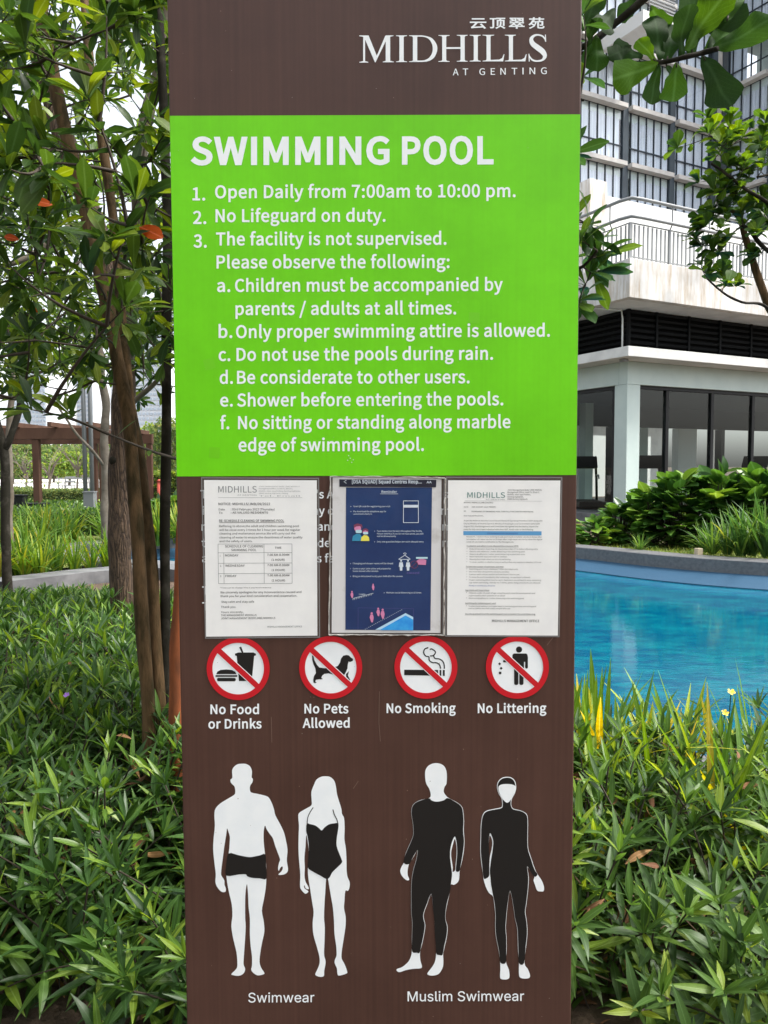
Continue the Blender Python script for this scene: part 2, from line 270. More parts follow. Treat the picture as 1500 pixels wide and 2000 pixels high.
GLYPHS_HUMANIST = """
a	532	205,-12 252,-6 296,9 337,33 375,61 378,61 386,0 457,0 457,316 447,403 415,469 360,512 279,527 219,520 164,504 117,483 78,459 111,400 143,420 181,438 221,450 265,455 317,444 349,415 366,373 371,325 229,301 131,262 74,207 56,133 67,71 98,26 146,-3|230,58 194,62 165,76 146,102 139,139 151,184 190,221 261,248 371,268 371,125 334,96 300,75 265,62
b	584	313,-12 397,6 468,60 518,147 536,265 523,373 484,455 420,508 332,527 289,521 247,506 207,483 170,455 174,546 174,753 87,753 87,0 156,0 164,53 167,53 202,26 239,5 276,-8|299,61 271,63 240,72 207,88 174,113 174,384 210,414 244,436 278,449 310,454 373,440 415,402 439,342 446,264 435,179 404,115 358,74
c	482	289,-12 335,-8 378,5 419,25 456,52 418,111 392,91 363,74 331,64 297,60 232,74 182,114 150,176 138,256 150,337 184,399 235,440 300,454 328,451 355,441 379,427 402,409 445,466 416,489 382,508 343,522 296,527 202,508 123,456 69,371 49,256 68,142 118,58 194,6
d	586	262,-12 307,-6 348,9 385,32 418,61 421,61 428,0 499,0 499,753 412,753 412,555 417,467 384,492 350,511 314,522 272,527 188,508 117,454 68,369 50,256 65,142 108,58 175,6|281,61 221,74 176,112 148,174 139,257 151,337 182,399 230,440 287,454 319,451 350,441 381,425 412,400 412,130 380,100 348,78 315,65
e	524	295,-12 344,-8 388,3 428,19 463,40 433,97 404,80 373,67 340,59 304,57 238,69 185,105 150,162 134,236 480,236 482,247 483,259 484,272 484,286 470,385 431,461 366,510 279,527 194,508 120,454 69,369 49,256 68,143 121,58 199,6|133,298 150,366 184,416 228,447 281,458 335,447 375,417 400,367 408,298
f	307	31,443 101,443 101,0 187,0 187,443 296,443 296,513 187,513 187,595 192,638 205,670 228,689 260,696 274,695 288,692 303,688 318,682 337,749 318,755 297,760 274,764 251,765 184,753 138,719 110,666 101,596 101,513 31,509
g	533	260,-236 368,-222 450,-183 502,-127 520,-59 509,-4 475,34 419,56 341,63 240,63 197,68 169,79 155,97 150,119 153,138 160,154 170,168 183,181 201,173 221,167 240,164 259,163 333,175 393,211 433,267 447,341 444,373 436,402 422,427 406,447 511,447 511,513 332,513 317,519 300,523 280,526 259,527 186,514 124,477 83,419 67,343 73,299 88,261 109,229 134,205 134,201 114,184 96,162 83,136 78,106 81,78 91,55 105,36 124,22 124,17 92,-7 68,-35 53,-66 48,-99 64,-158 107,-201 174,-227|259,221 217,230 183,254 159,293 150,343 159,394 182,432 217,455 259,463 302,455 337,432 360,394 369,343 360,293 336,254 301,230|272,-177 210,-170 163,-152 134,-124 124,-87 127,-65 136,-42 152,-21 176,0 193,-4 210,-6 227,-7 242,-8 331,-8 376,-11 408,-22 428,-42 435,-73 423,-111 391,-145 340,-168
h	574	87,0 174,0 174,372 210,407 243,431 277,446 314,451 358,443 388,419 406,376 411,314 411,0 497,0 497,325 488,412 459,475 410,513 340,527 291,520 247,501 207,474 170,441 174,546 174,753 87,753
i	260	87,0 174,0 174,513 87,513|130,619 154,623 172,635 184,653 188,677 184,700 172,717 154,729 130,733 107,729 89,717 78,700 74,677 78,653 89,635 107,623
j	260	33,-229 98,-217 142,-183 166,-129 174,-59 174,513 88,513 88,-59 85,-101 75,-133 56,-153 25,-160 11,-159 -2,-157 -14,-154 -25,-150 -42,-216 -27,-221 -9,-225 11,-228|130,619 153,623 172,635 184,653 188,677 184,700 172,717 153,729 130,733 107,729 89,717 77,700 73,677 77,653 89,635 107,623
k	522	87,0 172,0 172,135 268,248 419,0 512,0 319,306 490,513 393,513 176,243 172,243 172,753 87,753
l	268	178,-12 194,-12 207,-10 218,-8 228,-5 216,61 209,60 205,60 201,60 198,60 188,62 181,68 176,80 174,96 174,753 87,753 87,102 92,54 108,18 136,-5
m	875	87,0 174,0 174,372 208,407 241,432 273,446 303,451 345,443 375,419 392,376 398,314 398,0 484,0 484,372 519,407 552,432 583,446 614,451 656,443 686,419 703,376 709,314 709,0 795,0 795,325 786,412 757,475 709,513 640,527 594,519 551,499 510,468 470,428 450,469 421,500 381,520 328,527 284,520 242,501 204,473 168,439 166,439 158,513 87,513
n	577	87,0 174,0 174,372 210,407 243,431 277,446 314,451 358,443 388,419 406,376 411,314 411,0 497,0 497,325 488,412 459,475 410,513 340,527 291,520 246,501 206,473 168,439 166,439 158,513 87,513
o	573	286,-12 377,6 452,58 504,142 524,256 504,371 452,456 377,508 286,527 196,508 121,456 69,371 49,256 69,142 121,58 196,6|286,60 226,74 179,114 149,176 138,256 149,337 179,399 226,440 286,454 347,440 394,399 425,337 436,256 425,176 394,114 347,74
p	586	87,-216 174,-216 174,-43 171,47 206,22 242,3 278,-8 313,-12 397,6 468,60 518,147 536,265 523,373 484,455 420,508 332,527 288,521 245,505 205,482 168,454 166,454 158,513 87,513|299,61 271,63 241,72 208,88 174,113 174,384 210,414 244,436 278,449 310,454 373,440 415,402 439,342 446,264 435,179 404,115 358,74
q	586	412,-216 499,-216 499,513 430,513 422,465 420,465 386,491 352,511 314,523 272,527 188,508 117,454 68,369 50,256 65,142 108,58 175,6 262,-12 305,-7 346,8 384,31 417,60 412,-34|281,61 221,74 176,112 148,174 139,257 151,337 182,399 230,440 287,454 319,451 350,441 381,425 412,400 412,130 380,100 348,78 315,65
r	367	87,0 174,0 174,330 202,385 235,422 269,443 303,449 317,449 329,447 341,444 353,441 369,515 357,521 344,524 330,526 314,527 272,519 233,498 198,464 168,420 166,420 158,513 87,513
s	442	221,-12 301,0 360,33 395,81 407,140 394,201 357,244 307,273 251,296 210,312 175,330 150,354 141,385 147,414 164,437 194,454 236,459 269,456 298,446 326,432 353,414 394,468 362,491 324,509 281,522 235,527 160,515 105,484 70,438 59,381 72,324 106,284 154,255 208,233 250,216 288,196 315,169 325,135 319,104 300,78 269,61 224,55 181,59 142,72 106,91 72,116 30,59 70,30 117,8 167,-7
t	356	248,-12 272,-11 296,-6 320,0 343,7 326,72 312,66 298,62 282,59 268,58 230,64 206,83 192,114 188,156 188,443 328,443 328,513 188,513 188,658 116,658 107,513 26,509 26,443 102,443 102,159 110,89 134,35 179,0
u	574	237,-12 286,-6 330,13 370,42 407,80 409,80 416,0 488,0 488,513 402,513 402,149 367,110 334,83 300,67 263,62 219,70 189,95 172,137 166,199 166,513 79,513 79,188 89,101 118,39 167,1
v	493	198,0 299,0 480,513 395,513 298,221 286,183 274,145 262,107 251,70 246,70 234,107 223,145 211,183 199,221 102,513 12,513
w	758	168,0 268,0 341,275 351,312 359,349 368,386 376,424 381,424 390,386 398,349 407,313 416,277 490,0 595,0 734,513 650,513 576,216 568,180 560,144 552,109 545,74 540,74 531,109 522,144 513,180 504,216 424,513 339,513 259,216 250,180 241,144 233,109 225,74 220,74 213,109 205,144 198,180 190,216 113,513 26,513
x	471	14,0 105,0 174,120 187,143 200,167 213,189 226,212 231,212 245,189 260,167 273,143 286,120 362,0 457,0 287,259 443,513 354,513 290,401 278,379 267,358 256,336 245,315 240,315 227,336 214,358 202,379 190,401 121,513 27,513 183,268
y	493	95,-221 163,-208 216,-170 257,-114 287,-43 480,513 396,513 303,229 293,193 283,156 272,119 262,83 257,83 244,120 231,157 218,194 206,229 102,513 12,513 218,-1 207,-40 188,-84 163,-119 131,-142 92,-150 81,-150 70,-147 61,-145 52,-142 35,-211 48,-215 62,-219 78,-221
z	449	33,0 422,0 422,70 142,70 413,467 413,513 62,513 62,443 303,443 33,46
A	575	4,0 92,0 159,212 412,212 478,0 571,0 336,693 238,693|181,281 215,388 233,446 250,504 267,562 284,622 287,622 304,563 321,504 339,446 357,388 390,281
B	621	95,0 316,0 422,13 505,51 559,114 579,203 568,267 539,315 494,349 438,369 438,373 481,396 513,431 532,474 539,524 521,602 472,654 397,684 301,693 95,693|182,399 182,624 289,624 361,618 412,599 443,564 453,512 443,465 414,429 362,407 286,399|182,70 182,331 303,331 384,323 444,301 480,262 493,206 480,145 443,103 383,78 303,70
C	603	356,-12 420,-6 476,14 525,45 569,87 521,143 486,110 449,85 407,70 360,64 271,84 203,141 160,231 145,349 160,466 205,554 274,609 363,629 405,624 442,611 475,590 505,563 552,620 517,652 474,679 422,698 362,705 240,681 143,610 78,497 55,346 78,195 141,82 236,12
D	650	95,0 272,0 411,24 512,92 574,202 595,349 574,496 511,604 409,670 268,693 95,693|182,72 182,622 261,622 368,604 444,551 490,466 505,349 490,232 444,145 368,91 261,72
E	557	95,0 505,0 505,75 182,75 182,327 445,327 445,402 182,402 182,619 494,619 494,693 95,693
F	522	95,0 182,0 182,311 447,311 447,385 182,385 182,619 494,619 494,693 95,693
G	651	368,-12 434,-6 493,11 542,36 581,68 581,359 354,359 354,286 501,286 501,105 477,88 447,75 413,67 376,64 277,84 205,141 160,231 145,349 161,466 208,554 280,609 375,629 423,624 463,610 496,589 525,563 572,620 538,651 493,678 439,698 372,705 245,681 145,610 79,497 55,346 78,195 143,82 242,12
H	688	95,0 182,0 182,327 506,327 506,0 594,0 594,693 506,693 506,403 182,403 182,693 95,693
I	277	95,0 182,0 182,693 95,693
J	506	224,-12 311,5 370,50 404,119 415,203 415,693 327,693 327,212 320,144 299,99 264,73 216,64 180,69 148,83 120,107 95,143 33,97 68,50 111,16 163,-5
K	611	95,0 182,0 182,219 302,361 510,0 607,0 356,430 574,693 475,693 184,345 182,345 182,693 95,693
L	513	95,0 486,0 486,75 182,75 182,693 95,693
M	768	95,0 174,0 174,384 173,432 170,486 167,539 163,588 166,588 222,430 354,70 412,70 543,430 598,588 602,588 598,539 595,486 592,432 591,384 591,0 672,0 672,693 567,693 435,322 423,287 411,250 400,214 387,178 383,178 370,214 358,250 346,287 333,322 200,693 95,693
N	684	95,0 178,0 178,364 177,419 174,473 171,527 167,580 171,580 246,438 498,0 588,0 588,693 505,693 505,333 506,278 509,222 513,167 517,113 512,113 438,256 184,693 95,693
O	701	351,-12 470,13 564,85 625,199 647,349 625,498 564,610 470,681 351,705 231,681 138,610 77,498 55,349 77,199 138,85 231,13|351,64 266,84 201,142 159,231 145,349 159,466 201,554 266,609 351,629 436,609 501,554 542,466 557,349 542,231 501,142 436,84
P	598	95,0 182,0 182,276 297,276 401,289 482,328 534,395 552,490 533,585 481,648 399,682 293,693 95,693|182,347 182,622 282,622 362,616 419,594 454,553 465,490 454,426 421,381 365,355 286,347
Q	701	351,61 266,81 201,138 159,229 145,349 159,466 201,554 266,609 351,629 436,609 501,554 542,466 557,349 542,229 501,138 436,81|563,-174 593,-173 620,-169 643,-164 662,-158 645,-91 630,-95 613,-98 594,-100 572,-101 518,-95 471,-78 431,-49 402,-9 502,30 579,105 629,212 647,349 625,498 564,610 470,681 351,705 231,681 138,610 77,498 55,349 73,210 125,101 205,27 308,-9 346,-75 402,-127 474,-162
R	600	182,364 182,622 299,622 371,616 424,595 456,557 467,499 456,440 424,398 371,372 299,364|476,0 574,0 398,303 462,328 511,369 543,426 554,499 536,590 486,650 409,683 312,693 95,693 95,0 182,0 182,294 307,294
S	563	287,-12 385,3 459,45 506,107 523,184 512,252 482,303 436,340 380,370 282,412 241,430 204,453 177,485 166,528 176,570 202,602 243,622 296,629 342,624 383,611 420,591 454,564 499,620 459,655 410,681 356,699 296,705 209,692 140,654 94,596 78,522 90,455 124,405 169,369 218,344 318,301 364,279 401,255 425,222 434,177 424,131 396,95 350,72 288,64 235,70 184,88 138,115 97,150 45,90 94,48 152,15 216,-5
T	566	239,0 327,0 327,619 537,619 537,693 29,693 29,619 239,619
U	682	341,-12 440,3 518,53 571,145 590,286 590,693 506,693 506,284 493,179 458,112 406,75 341,64 278,75 226,112 192,179 180,284 180,693 93,693 93,286 112,145 164,53 243,3
V	544	222,0 323,0 544,693 455,693 343,318 326,259 311,203 294,147 276,89 272,89 254,147 238,203 222,259 205,318 93,693 1,693
W	830	171,0 275,0 378,418 387,458 396,498 405,536 413,576 417,576 425,536 434,498 442,458 451,418 556,0 662,0 805,693 721,693 647,316 637,260 628,204 618,147 609,91 603,91 591,147 579,204 566,260 554,316 458,693 377,693 282,316 269,260 256,204 244,147 233,91 229,91 218,147 208,204 198,260 187,316 114,693 25,693
X	542	16,0 109,0 208,187 221,214 235,241 249,269 264,300 268,300 284,269 299,241 313,214 327,187 430,0 527,0 323,354 512,693 421,693 328,516 316,492 304,468 292,443 279,414 275,414 259,443 246,468 233,492 220,516 126,693 29,693 218,358
Y	502	207,0 294,0 294,268 503,693 412,693 323,497 307,459 289,422 272,384 253,345 250,345 232,384 215,422 198,459 182,497 92,693 -1,693 207,268
Z	570	47,0 526,0 526,75 155,75 521,641 521,693 80,693 80,619 413,619 47,53
0	525	263,-12 352,10 420,78 463,190 478,349 463,506 420,617 352,683 263,705 173,683 105,617 62,506 47,349 62,190 105,78 173,10|263,58 209,75 167,127 140,218 130,349 140,479 167,569 209,621 263,637 317,621 358,569 386,479 395,349 386,218 358,127 317,75
1	525	83,0 463,0 463,72 324,72 324,693 258,693 228,678 195,664 157,653 114,644 114,589 238,589 238,72 83,72
2	525	42,0 477,0 477,75 286,75 258,74 229,72 200,70 172,68 283,181 369,291 425,397 444,502 430,586 390,650 326,691 242,705 181,698 128,678 81,646 38,604 88,555 119,587 153,612 191,629 232,635 288,625 328,597 351,553 359,498 340,405 282,301 183,184 42,51
3	525	249,-12 336,1 407,40 454,102 472,185 460,250 429,302 382,339 325,361 325,366 376,391 414,427 439,474 448,532 433,606 391,660 327,694 246,705 189,699 139,682 94,656 53,623 99,568 131,595 165,617 203,630 243,635 292,627 329,605 352,571 360,526 350,473 318,431 259,403 168,393 168,327 270,317 336,289 373,245 384,188 374,135 345,94 300,68 243,60 189,66 143,84 105,109 72,139 27,83 66,47 115,17 175,-4
4	525	321,0 403,0 403,191 495,191 495,260 403,260 403,693 307,693 19,248 19,191 321,191|321,260 109,260 267,496 281,522 296,548 309,573 322,598 326,598 325,569 323,535 322,502 321,473
5	525	248,-12 332,4 405,50 455,124 475,225 458,324 413,393 347,433 266,446 236,444 210,439 185,430 162,419 180,619 441,619 441,693 104,693 81,370 128,340 156,358 183,371 211,378 243,381 302,370 347,339 376,290 387,223 375,155 344,103 297,71 239,60 184,66 138,83 101,107 69,136 26,79 65,46 114,16 174,-4
6	525	285,-12 361,4 425,50 468,121 484,213 470,308 432,376 371,417 291,430 250,424 208,408 169,382 134,347 150,482 189,571 245,620 313,634 344,631 373,620 400,603 423,581 472,634 440,663 403,685 359,700 309,705 212,685 131,620 74,504 53,331 71,181 119,74 193,9|136,278 171,319 208,346 243,361 277,366 332,355 371,324 394,276 402,213 393,148 368,99 331,67 285,56 226,70 181,113 151,183
7	525	187,0 277,0 291,185 322,344 381,491 480,641 480,693 46,693 46,619 383,619 297,480 239,337 204,181
8	525	265,-12 353,2 422,39 466,96 481,166 472,230 446,280 409,319 365,349 365,354 396,383 426,422 448,469 457,521 444,594 406,652 346,690 267,703 191,691 131,655 91,599 77,528 84,477 105,433 134,397 170,368 170,364 124,333 83,290 54,236 43,172 60,98 106,40 176,1|312,376 253,402 203,433 168,474 155,528 163,573 186,608 221,631 266,639 315,630 352,604 375,564 383,516 378,479 365,443 343,408|266,52 208,62 162,88 131,129 120,180 127,227 147,269 177,306 216,337 286,307 344,273 384,229 399,169 389,122 362,85 320,61
9	525	222,-12 316,9 396,77 453,197 474,376 456,521 407,623 333,685 240,705 164,689 100,643 57,572 42,480 55,386 94,318 154,277 233,263 276,269 318,286 358,312 392,347 375,212 337,123 283,74 219,60 186,63 155,74 127,90 102,113 55,59 87,30 125,8 170,-7|391,420 356,377 319,349 282,332 247,327 193,338 154,369 131,417 123,480 132,545 157,595 194,627 241,638 300,624 346,582 376,514
 	212	
.	263	131,-12 156,-8 175,6 189,26 194,53 189,80 175,101 156,114 131,119 107,114 87,101 74,80 69,53 74,26 87,6 107,-8
,	263	71,-180 128,-146 172,-101 199,-46 209,18 204,60 190,92 167,112 136,119 111,115 90,103 76,84 71,59 76,33 90,14 110,2 134,-2 145,-1 138,-41 119,-76 89,-106 50,-129
:	263	131,369 156,373 175,387 189,408 194,435 189,462 175,482 156,496 131,501 107,496 87,482 74,462 69,435 74,408 87,387 107,373|131,-12 156,-8 175,6 189,26 194,53 189,80 175,101 156,114 131,119 107,114 87,101 74,80 69,53 74,26 87,6 107,-8
;	263	131,369 156,373 175,387 189,408 194,435 189,462 175,482 156,496 131,501 107,496 87,482 74,462 69,435 74,408 87,387 107,373|71,-180 128,-146 172,-101 199,-46 209,18 204,60 190,92 167,112 136,119 111,115 90,103 76,84 71,59 76,33 90,14 110,2 134,-2 145,-1 138,-41 119,-76 89,-106 50,-129
/	371	10,-169 74,-169 356,751 294,751
'	263	104,457 158,457 174,632 176,729 85,729 87,632
(	320	226,-185 279,-162 226,-56 188,56 166,174 159,294 166,413 188,531 226,643 279,749 226,773 168,665 124,550 96,427 87,294 96,160 124,37 168,-77
)	320	94,-185 152,-77 196,37 223,160 233,294 223,427 196,550 152,665 94,773 40,749 93,643 131,531 154,413 162,294 154,174 131,56 93,-56 40,-162
-	328	43,232 286,232 286,298 43,298
[	320	100,-161 287,-161 287,-112 164,-112 164,699 287,699 287,749 100,749
]	320	32,-161 220,-161 220,749 32,749 32,699 155,699 155,-112 32,-112
<	525	490,138 490,214 266,296 124,349 124,353 266,406 490,489 490,563 36,385 36,317
&	643	245,-12 303,-7 355,9 402,34 444,67 486,40 527,17 566,0 604,-12 627,60 597,70 565,84 532,103 497,126 536,182 568,242 596,306 618,373 538,373 520,316 497,263 471,214 441,169 392,212 345,260 302,311 265,364 322,407 372,453 407,507 421,569 412,624 385,667 342,695 285,705 219,693 169,658 137,607 126,543 129,504 138,464 152,422 171,380 119,341 76,296 45,244 34,180 49,103 93,42 159,2|388,113 357,89 324,72 290,61 255,57 201,66 158,91 129,132 118,184 125,223 144,258 172,290 206,320 245,264 289,210 337,159|233,421 219,453 208,484 202,514 199,544 205,583 223,615 250,637 286,645 315,638 335,621 347,596 351,567 341,525 315,487 278,453
*	441	146,445 221,535 295,445 337,475 276,574 379,617 363,666 255,639 246,753 195,753 185,638 78,666 61,617 164,574 104,475
云	945	156,718 156,647 796,647 796,718|133,-42 260,-20 748,23 779,-31 805,-78 874,-39 774,121 650,295 586,262 645,178 705,89 230,53 342,205 445,379 893,379 893,452 53,452 53,379 347,379 251,210 180,108 140,60 106,38 122,-4
顶	945	626,469 626,279 589,121 376,-20 400,-47 420,-76 647,90 696,278 696,469|668,85 776,3 862,-78 910,-24 822,54 714,131|450,594 450,147 517,147 517,527 802,527 802,148 871,148 871,594 654,594 690,689 909,689 909,753 411,753 411,689 613,689 601,641 587,594|43,727 43,660 196,660 196,48 191,33 175,28 129,28 51,29 67,-6 78,-42 170,-39 227,-27 258,-2 267,48 267,660 393,660 393,727
翠	945	118,642 200,610 268,574 301,621 231,655 149,684|512,639 602,609 677,574 708,623 632,656 544,684|627,346 568,256 475,191 502,170 436,170 436,124 49,124 49,64 436,64 436,-75 508,-75 508,64 897,64 897,124 508,124 508,165 524,151 580,189 630,236 705,190 765,147 807,190 742,235 663,280 677,307 689,336|412,460 428,432 443,403 90,403 90,346 298,346 221,249 109,181 135,160 157,139 230,185 297,243 358,203 407,165 450,206 396,245 331,285 347,310 361,337 318,346 858,346 858,403 521,403 502,438 479,475|89,757 89,701 370,701 370,597 212,555 80,521 102,466 229,504 370,547 370,473 436,473 436,757|484,754 484,698 775,698 775,600 619,554 488,517 511,465 637,505 775,551 775,465 839,465 839,754
苑	945	522,502 522,49 546,-39 637,-61 805,-61 884,-30 912,84 878,95 848,112 836,26 801,6 644,6 600,13 591,48 591,438 769,438 769,234 766,223 753,219 716,219 651,220 664,188 673,157 752,158 805,167 831,192 838,234 838,502|604,792 604,704 345,704 345,792 275,792 275,704 58,704 58,638 275,638 275,559 227,570 149,386 28,248 54,220 76,192 171,295 247,425 408,425 383,318 348,227 287,266 227,304 183,260 251,214 315,168 204,53 57,-17 76,-47 92,-80 351,102 484,477 441,490 429,488 272,488 283,519 293,551 345,551 345,638 604,638 604,548 674,548 674,638 890,638 890,704 674,704 674,792
"""
GLYPHS_GROTESK = """
S	447	224,-9 197,-8 172,-4 149,1 128,9 108,19 91,31 76,45 64,60 54,77 46,96 41,115 38,137 104,137 107,123 110,110 116,98 123,88 132,79 142,71 154,64 166,59 180,55 194,52 209,50 224,49 241,50 257,52 272,55 286,60 299,66 311,74 321,82 329,92 336,102 341,114 345,126 346,139 345,151 342,161 338,171 332,179 325,186 316,193 307,199 296,205 284,209 272,214 259,218 245,222 184,239 154,249 128,260 105,274 86,289 71,307 60,326 54,348 52,372 53,393 58,413 65,431 75,448 87,463 102,476 119,488 138,498 158,506 180,511 203,514 227,516 252,514 275,511 296,505 316,498 334,488 351,476 365,463 377,449 387,433 394,415 399,397 401,378 337,378 334,396 326,412 316,426 302,437 286,447 267,453 247,457 225,459 209,458 194,456 180,452 167,448 156,442 145,435 136,427 129,418 123,409 118,398 116,387 115,376 116,363 119,352 124,342 131,334 139,326 148,319 158,313 169,308 180,304 191,300 202,296 212,293 264,279 276,276 287,272 299,268 312,264 324,258 336,252 347,245 359,238 369,229 379,220 387,209 395,198 401,185 405,171 407,155 408,139 407,118 403,99 396,81 386,64 374,48 360,34 343,21 323,11 302,2 278,-4 252,-8
w	567	138,0 23,379 87,379 133,214 138,196 143,177 149,157 154,137 159,115 165,91 170,67 175,41 165,41 170,66 175,90 180,113 186,135 191,156 196,176 201,195 206,214 252,379 316,379 362,214 366,196 371,176 376,157 382,136 387,114 392,91 397,67 402,41 391,41 397,66 402,90 408,113 413,135 418,156 423,176 429,195 434,214 480,379 545,379 429,0 368,0 319,172 315,185 312,198 308,212 305,225 301,239 297,252 294,266 291,280 287,295 284,309 280,323 277,338 291,338 287,323 284,309 280,295 277,280 273,266 270,252 266,238 263,225 259,211 255,198 252,185 248,172 199,0
i	167	53,0 53,379 114,379 114,0|84,443 75,444 67,446 60,449 54,455 48,461 44,468 42,475 41,483 42,491 44,499 48,506 54,512 60,517 67,521 75,523 84,524 92,523 100,521 107,517 114,512 119,506 123,499 126,491 126,483 126,475 123,468 119,461 114,455 107,449 100,446 92,444
m	610	53,0 53,379 112,379 112,295 108,295 112,310 118,323 125,335 132,346 141,355 151,363 161,370 172,376 183,380 195,384 207,386 219,386 239,385 257,380 273,372 287,361 299,347 309,331 316,314 321,295 312,295 317,308 322,321 329,332 337,343 347,353 357,361 368,369 381,375 394,380 407,383 422,385 437,386 453,385 468,383 483,378 497,372 510,364 522,354 532,342 541,328 548,313 553,296 556,276 557,255 557,0 496,0 496,254 494,273 490,289 483,302 473,313 460,321 447,326 433,329 419,330 406,330 395,328 384,324 374,320 365,314 358,307 351,299 345,290 341,280 338,270 336,259 335,247 335,0 274,0 274,260 273,275 269,288 262,301 253,311 242,320 229,326 215,329 199,330 188,330 178,328 168,325 158,320 148,314 140,307 132,299 126,289 121,278 117,266 114,253 114,238 114,0
e	404	212,-8 185,-7 161,-2 138,6 117,16 98,30 82,46 68,64 56,85 46,108 40,132 35,159 34,187 35,215 39,242 46,267 55,290 67,311 81,329 97,346 115,359 135,370 157,378 180,383 205,384 221,384 236,382 251,379 266,374 280,368 294,361 307,351 319,341 331,329 341,315 350,299 357,282 363,263 368,242 370,219 371,194 371,169 75,169 75,221 338,221 310,202 309,220 307,237 303,254 298,269 291,282 283,294 273,305 263,314 250,321 237,326 222,329 205,330 189,329 173,326 159,321 146,313 135,304 125,294 116,282 109,270 103,256 99,241 97,226 96,211 96,178 97,157 100,139 104,122 110,106 118,92 128,80 139,70 151,61 165,55 179,50 195,47 212,46 224,47 234,48 244,50 254,53 263,56 271,61 278,66 285,73 292,80 297,88 302,96 306,105 365,91 360,77 353,63 345,51 335,39 324,29 311,19 298,11 283,4 266,-1 249,-5 231,-7
a	389	160,-9 142,-8 126,-5 110,-1 94,5 80,12 68,22 57,32 48,45 40,58 35,73 31,90 30,108 31,123 34,138 38,150 43,161 50,171 58,179 67,187 78,193 89,199 100,203 112,207 125,211 138,213 152,216 165,218 178,220 194,222 209,224 222,225 234,227 244,228 252,230 259,232 265,235 270,238 273,243 275,248 276,255 276,257 275,268 273,279 271,288 267,297 262,304 256,311 248,317 240,322 230,326 220,329 208,330 196,331 183,330 171,329 159,326 149,322 140,318 132,313 124,307 118,301 112,294 107,288 103,281 100,274 41,291 48,308 57,322 67,335 79,346 91,355 104,364 118,370 133,375 148,379 163,382 179,384 194,384 204,384 215,383 227,382 239,379 251,376 263,372 275,367 286,360 296,353 306,343 315,333 322,320 329,306 333,290 336,272 337,251 337,0 277,0 277,52 272,52 269,45 264,38 258,32 252,25 244,18 236,12 226,6 215,1 203,-3 190,-6 176,-8|170,45 187,46 202,49 216,53 228,59 239,66 248,74 257,83 263,93 269,104 272,115 275,126 276,138 276,190 273,188 270,186 265,184 259,182 253,180 246,179 239,177 231,176 223,175 216,173 208,172 200,171 193,170 186,169 181,169 175,168 165,166 154,164 144,162 134,159 125,155 117,150 110,145 103,139 98,132 95,124 93,115 92,105 92,95 94,87 98,79 102,72 107,66 114,61 121,56 130,52 139,49 149,47 159,46
r	259	53,0 53,379 112,379 112,321 115,321 122,335 130,347 140,358 152,367 166,375 181,380 196,384 213,385 217,385 221,385 225,385 229,384 243,384 243,322 242,323 239,323 235,324 230,324 224,325 219,325 213,326 207,326 194,325 182,323 170,319 159,315 149,309 140,301 132,293 126,284 121,273 117,262 114,250 114,237 114,0
M	628	60,0 60,509 152,509 277,187 280,181 282,174 285,167 287,159 290,150 293,141 296,132 299,123 302,113 305,103 308,93 311,84 314,74 317,65 319,57 322,49 307,49 310,57 312,65 315,73 318,83 321,92 324,102 327,111 330,121 333,131 336,140 339,149 342,158 345,167 348,174 350,181 352,187 476,509 568,509 568,0 504,0 504,291 504,299 504,308 504,317 504,327 505,337 505,347 505,358 505,369 506,413 506,424 507,435 507,446 507,457 513,457 509,445 505,433 502,421 498,409 494,397 490,386 486,374 482,363 478,352 474,341 471,331 467,322 464,313 461,305 458,297 456,291 342,0 286,0 170,291 168,297 165,304 162,312 159,321 156,330 152,340 149,350 145,361 141,372 137,384 133,396 129,408 125,420 121,432 116,445 112,457 119,457 119,447 119,437 120,427 120,416 120,405 120,394 121,383 121,372 122,328 122,318 122,309 122,300 122,291 122,0
u	410	182,-5 164,-4 146,-1 130,4 115,11 101,20 89,31 78,44 69,59 62,76 57,95 54,116 53,139 53,379 114,379 114,144 115,123 119,105 127,89 137,75 150,64 164,56 181,52 200,50 213,51 226,53 238,57 249,62 259,69 268,77 276,86 283,97 289,109 293,122 295,137 296,153 296,379 357,379 357,0 298,0 298,92 307,92 297,67 286,47 272,30 257,17 240,7 222,0 203,-4
l	189	139,-2 119,-1 101,3 86,10 74,20 65,33 58,47 54,65 53,84 53,509 114,509 114,99 114,87 115,77 117,68 120,62 124,58 130,54 137,53 146,52 150,52 154,52 158,52 160,53 163,53 165,53 167,54 170,54 181,3 176,2 172,1 167,0 162,-1 156,-2 151,-2 145,-2
s	365	182,-8 163,-7 145,-5 128,-2 112,3 98,10 84,18 72,27 62,38 53,50 45,63 40,78 36,94 94,107 99,92 105,79 114,69 124,60 136,54 150,49 165,46 181,45 200,46 217,50 232,55 244,62 255,71 262,81 267,91 268,103 267,112 265,121 260,129 254,136 246,142 237,147 225,151 212,155 149,170 125,177 104,186 87,196 72,208 61,222 53,237 48,255 47,274 48,290 51,305 57,319 65,332 75,343 87,354 100,363 115,370 131,377 149,381 167,384 187,384 206,384 223,381 239,378 254,372 267,366 279,358 290,349 299,339 307,328 314,316 319,303 324,290 268,277 264,288 258,298 251,307 243,316 232,323 219,328 205,331 187,333 171,332 156,329 143,324 131,317 121,308 114,299 110,289 109,277 110,267 112,258 117,250 124,243 133,237 144,232 157,227 172,223 229,209 254,202 275,194 292,183 306,171 317,158 325,142 330,125 331,107 330,90 326,75 321,61 312,47 302,35 290,24 276,15 260,6 242,0 223,-5 203,-7
 	188	
"""

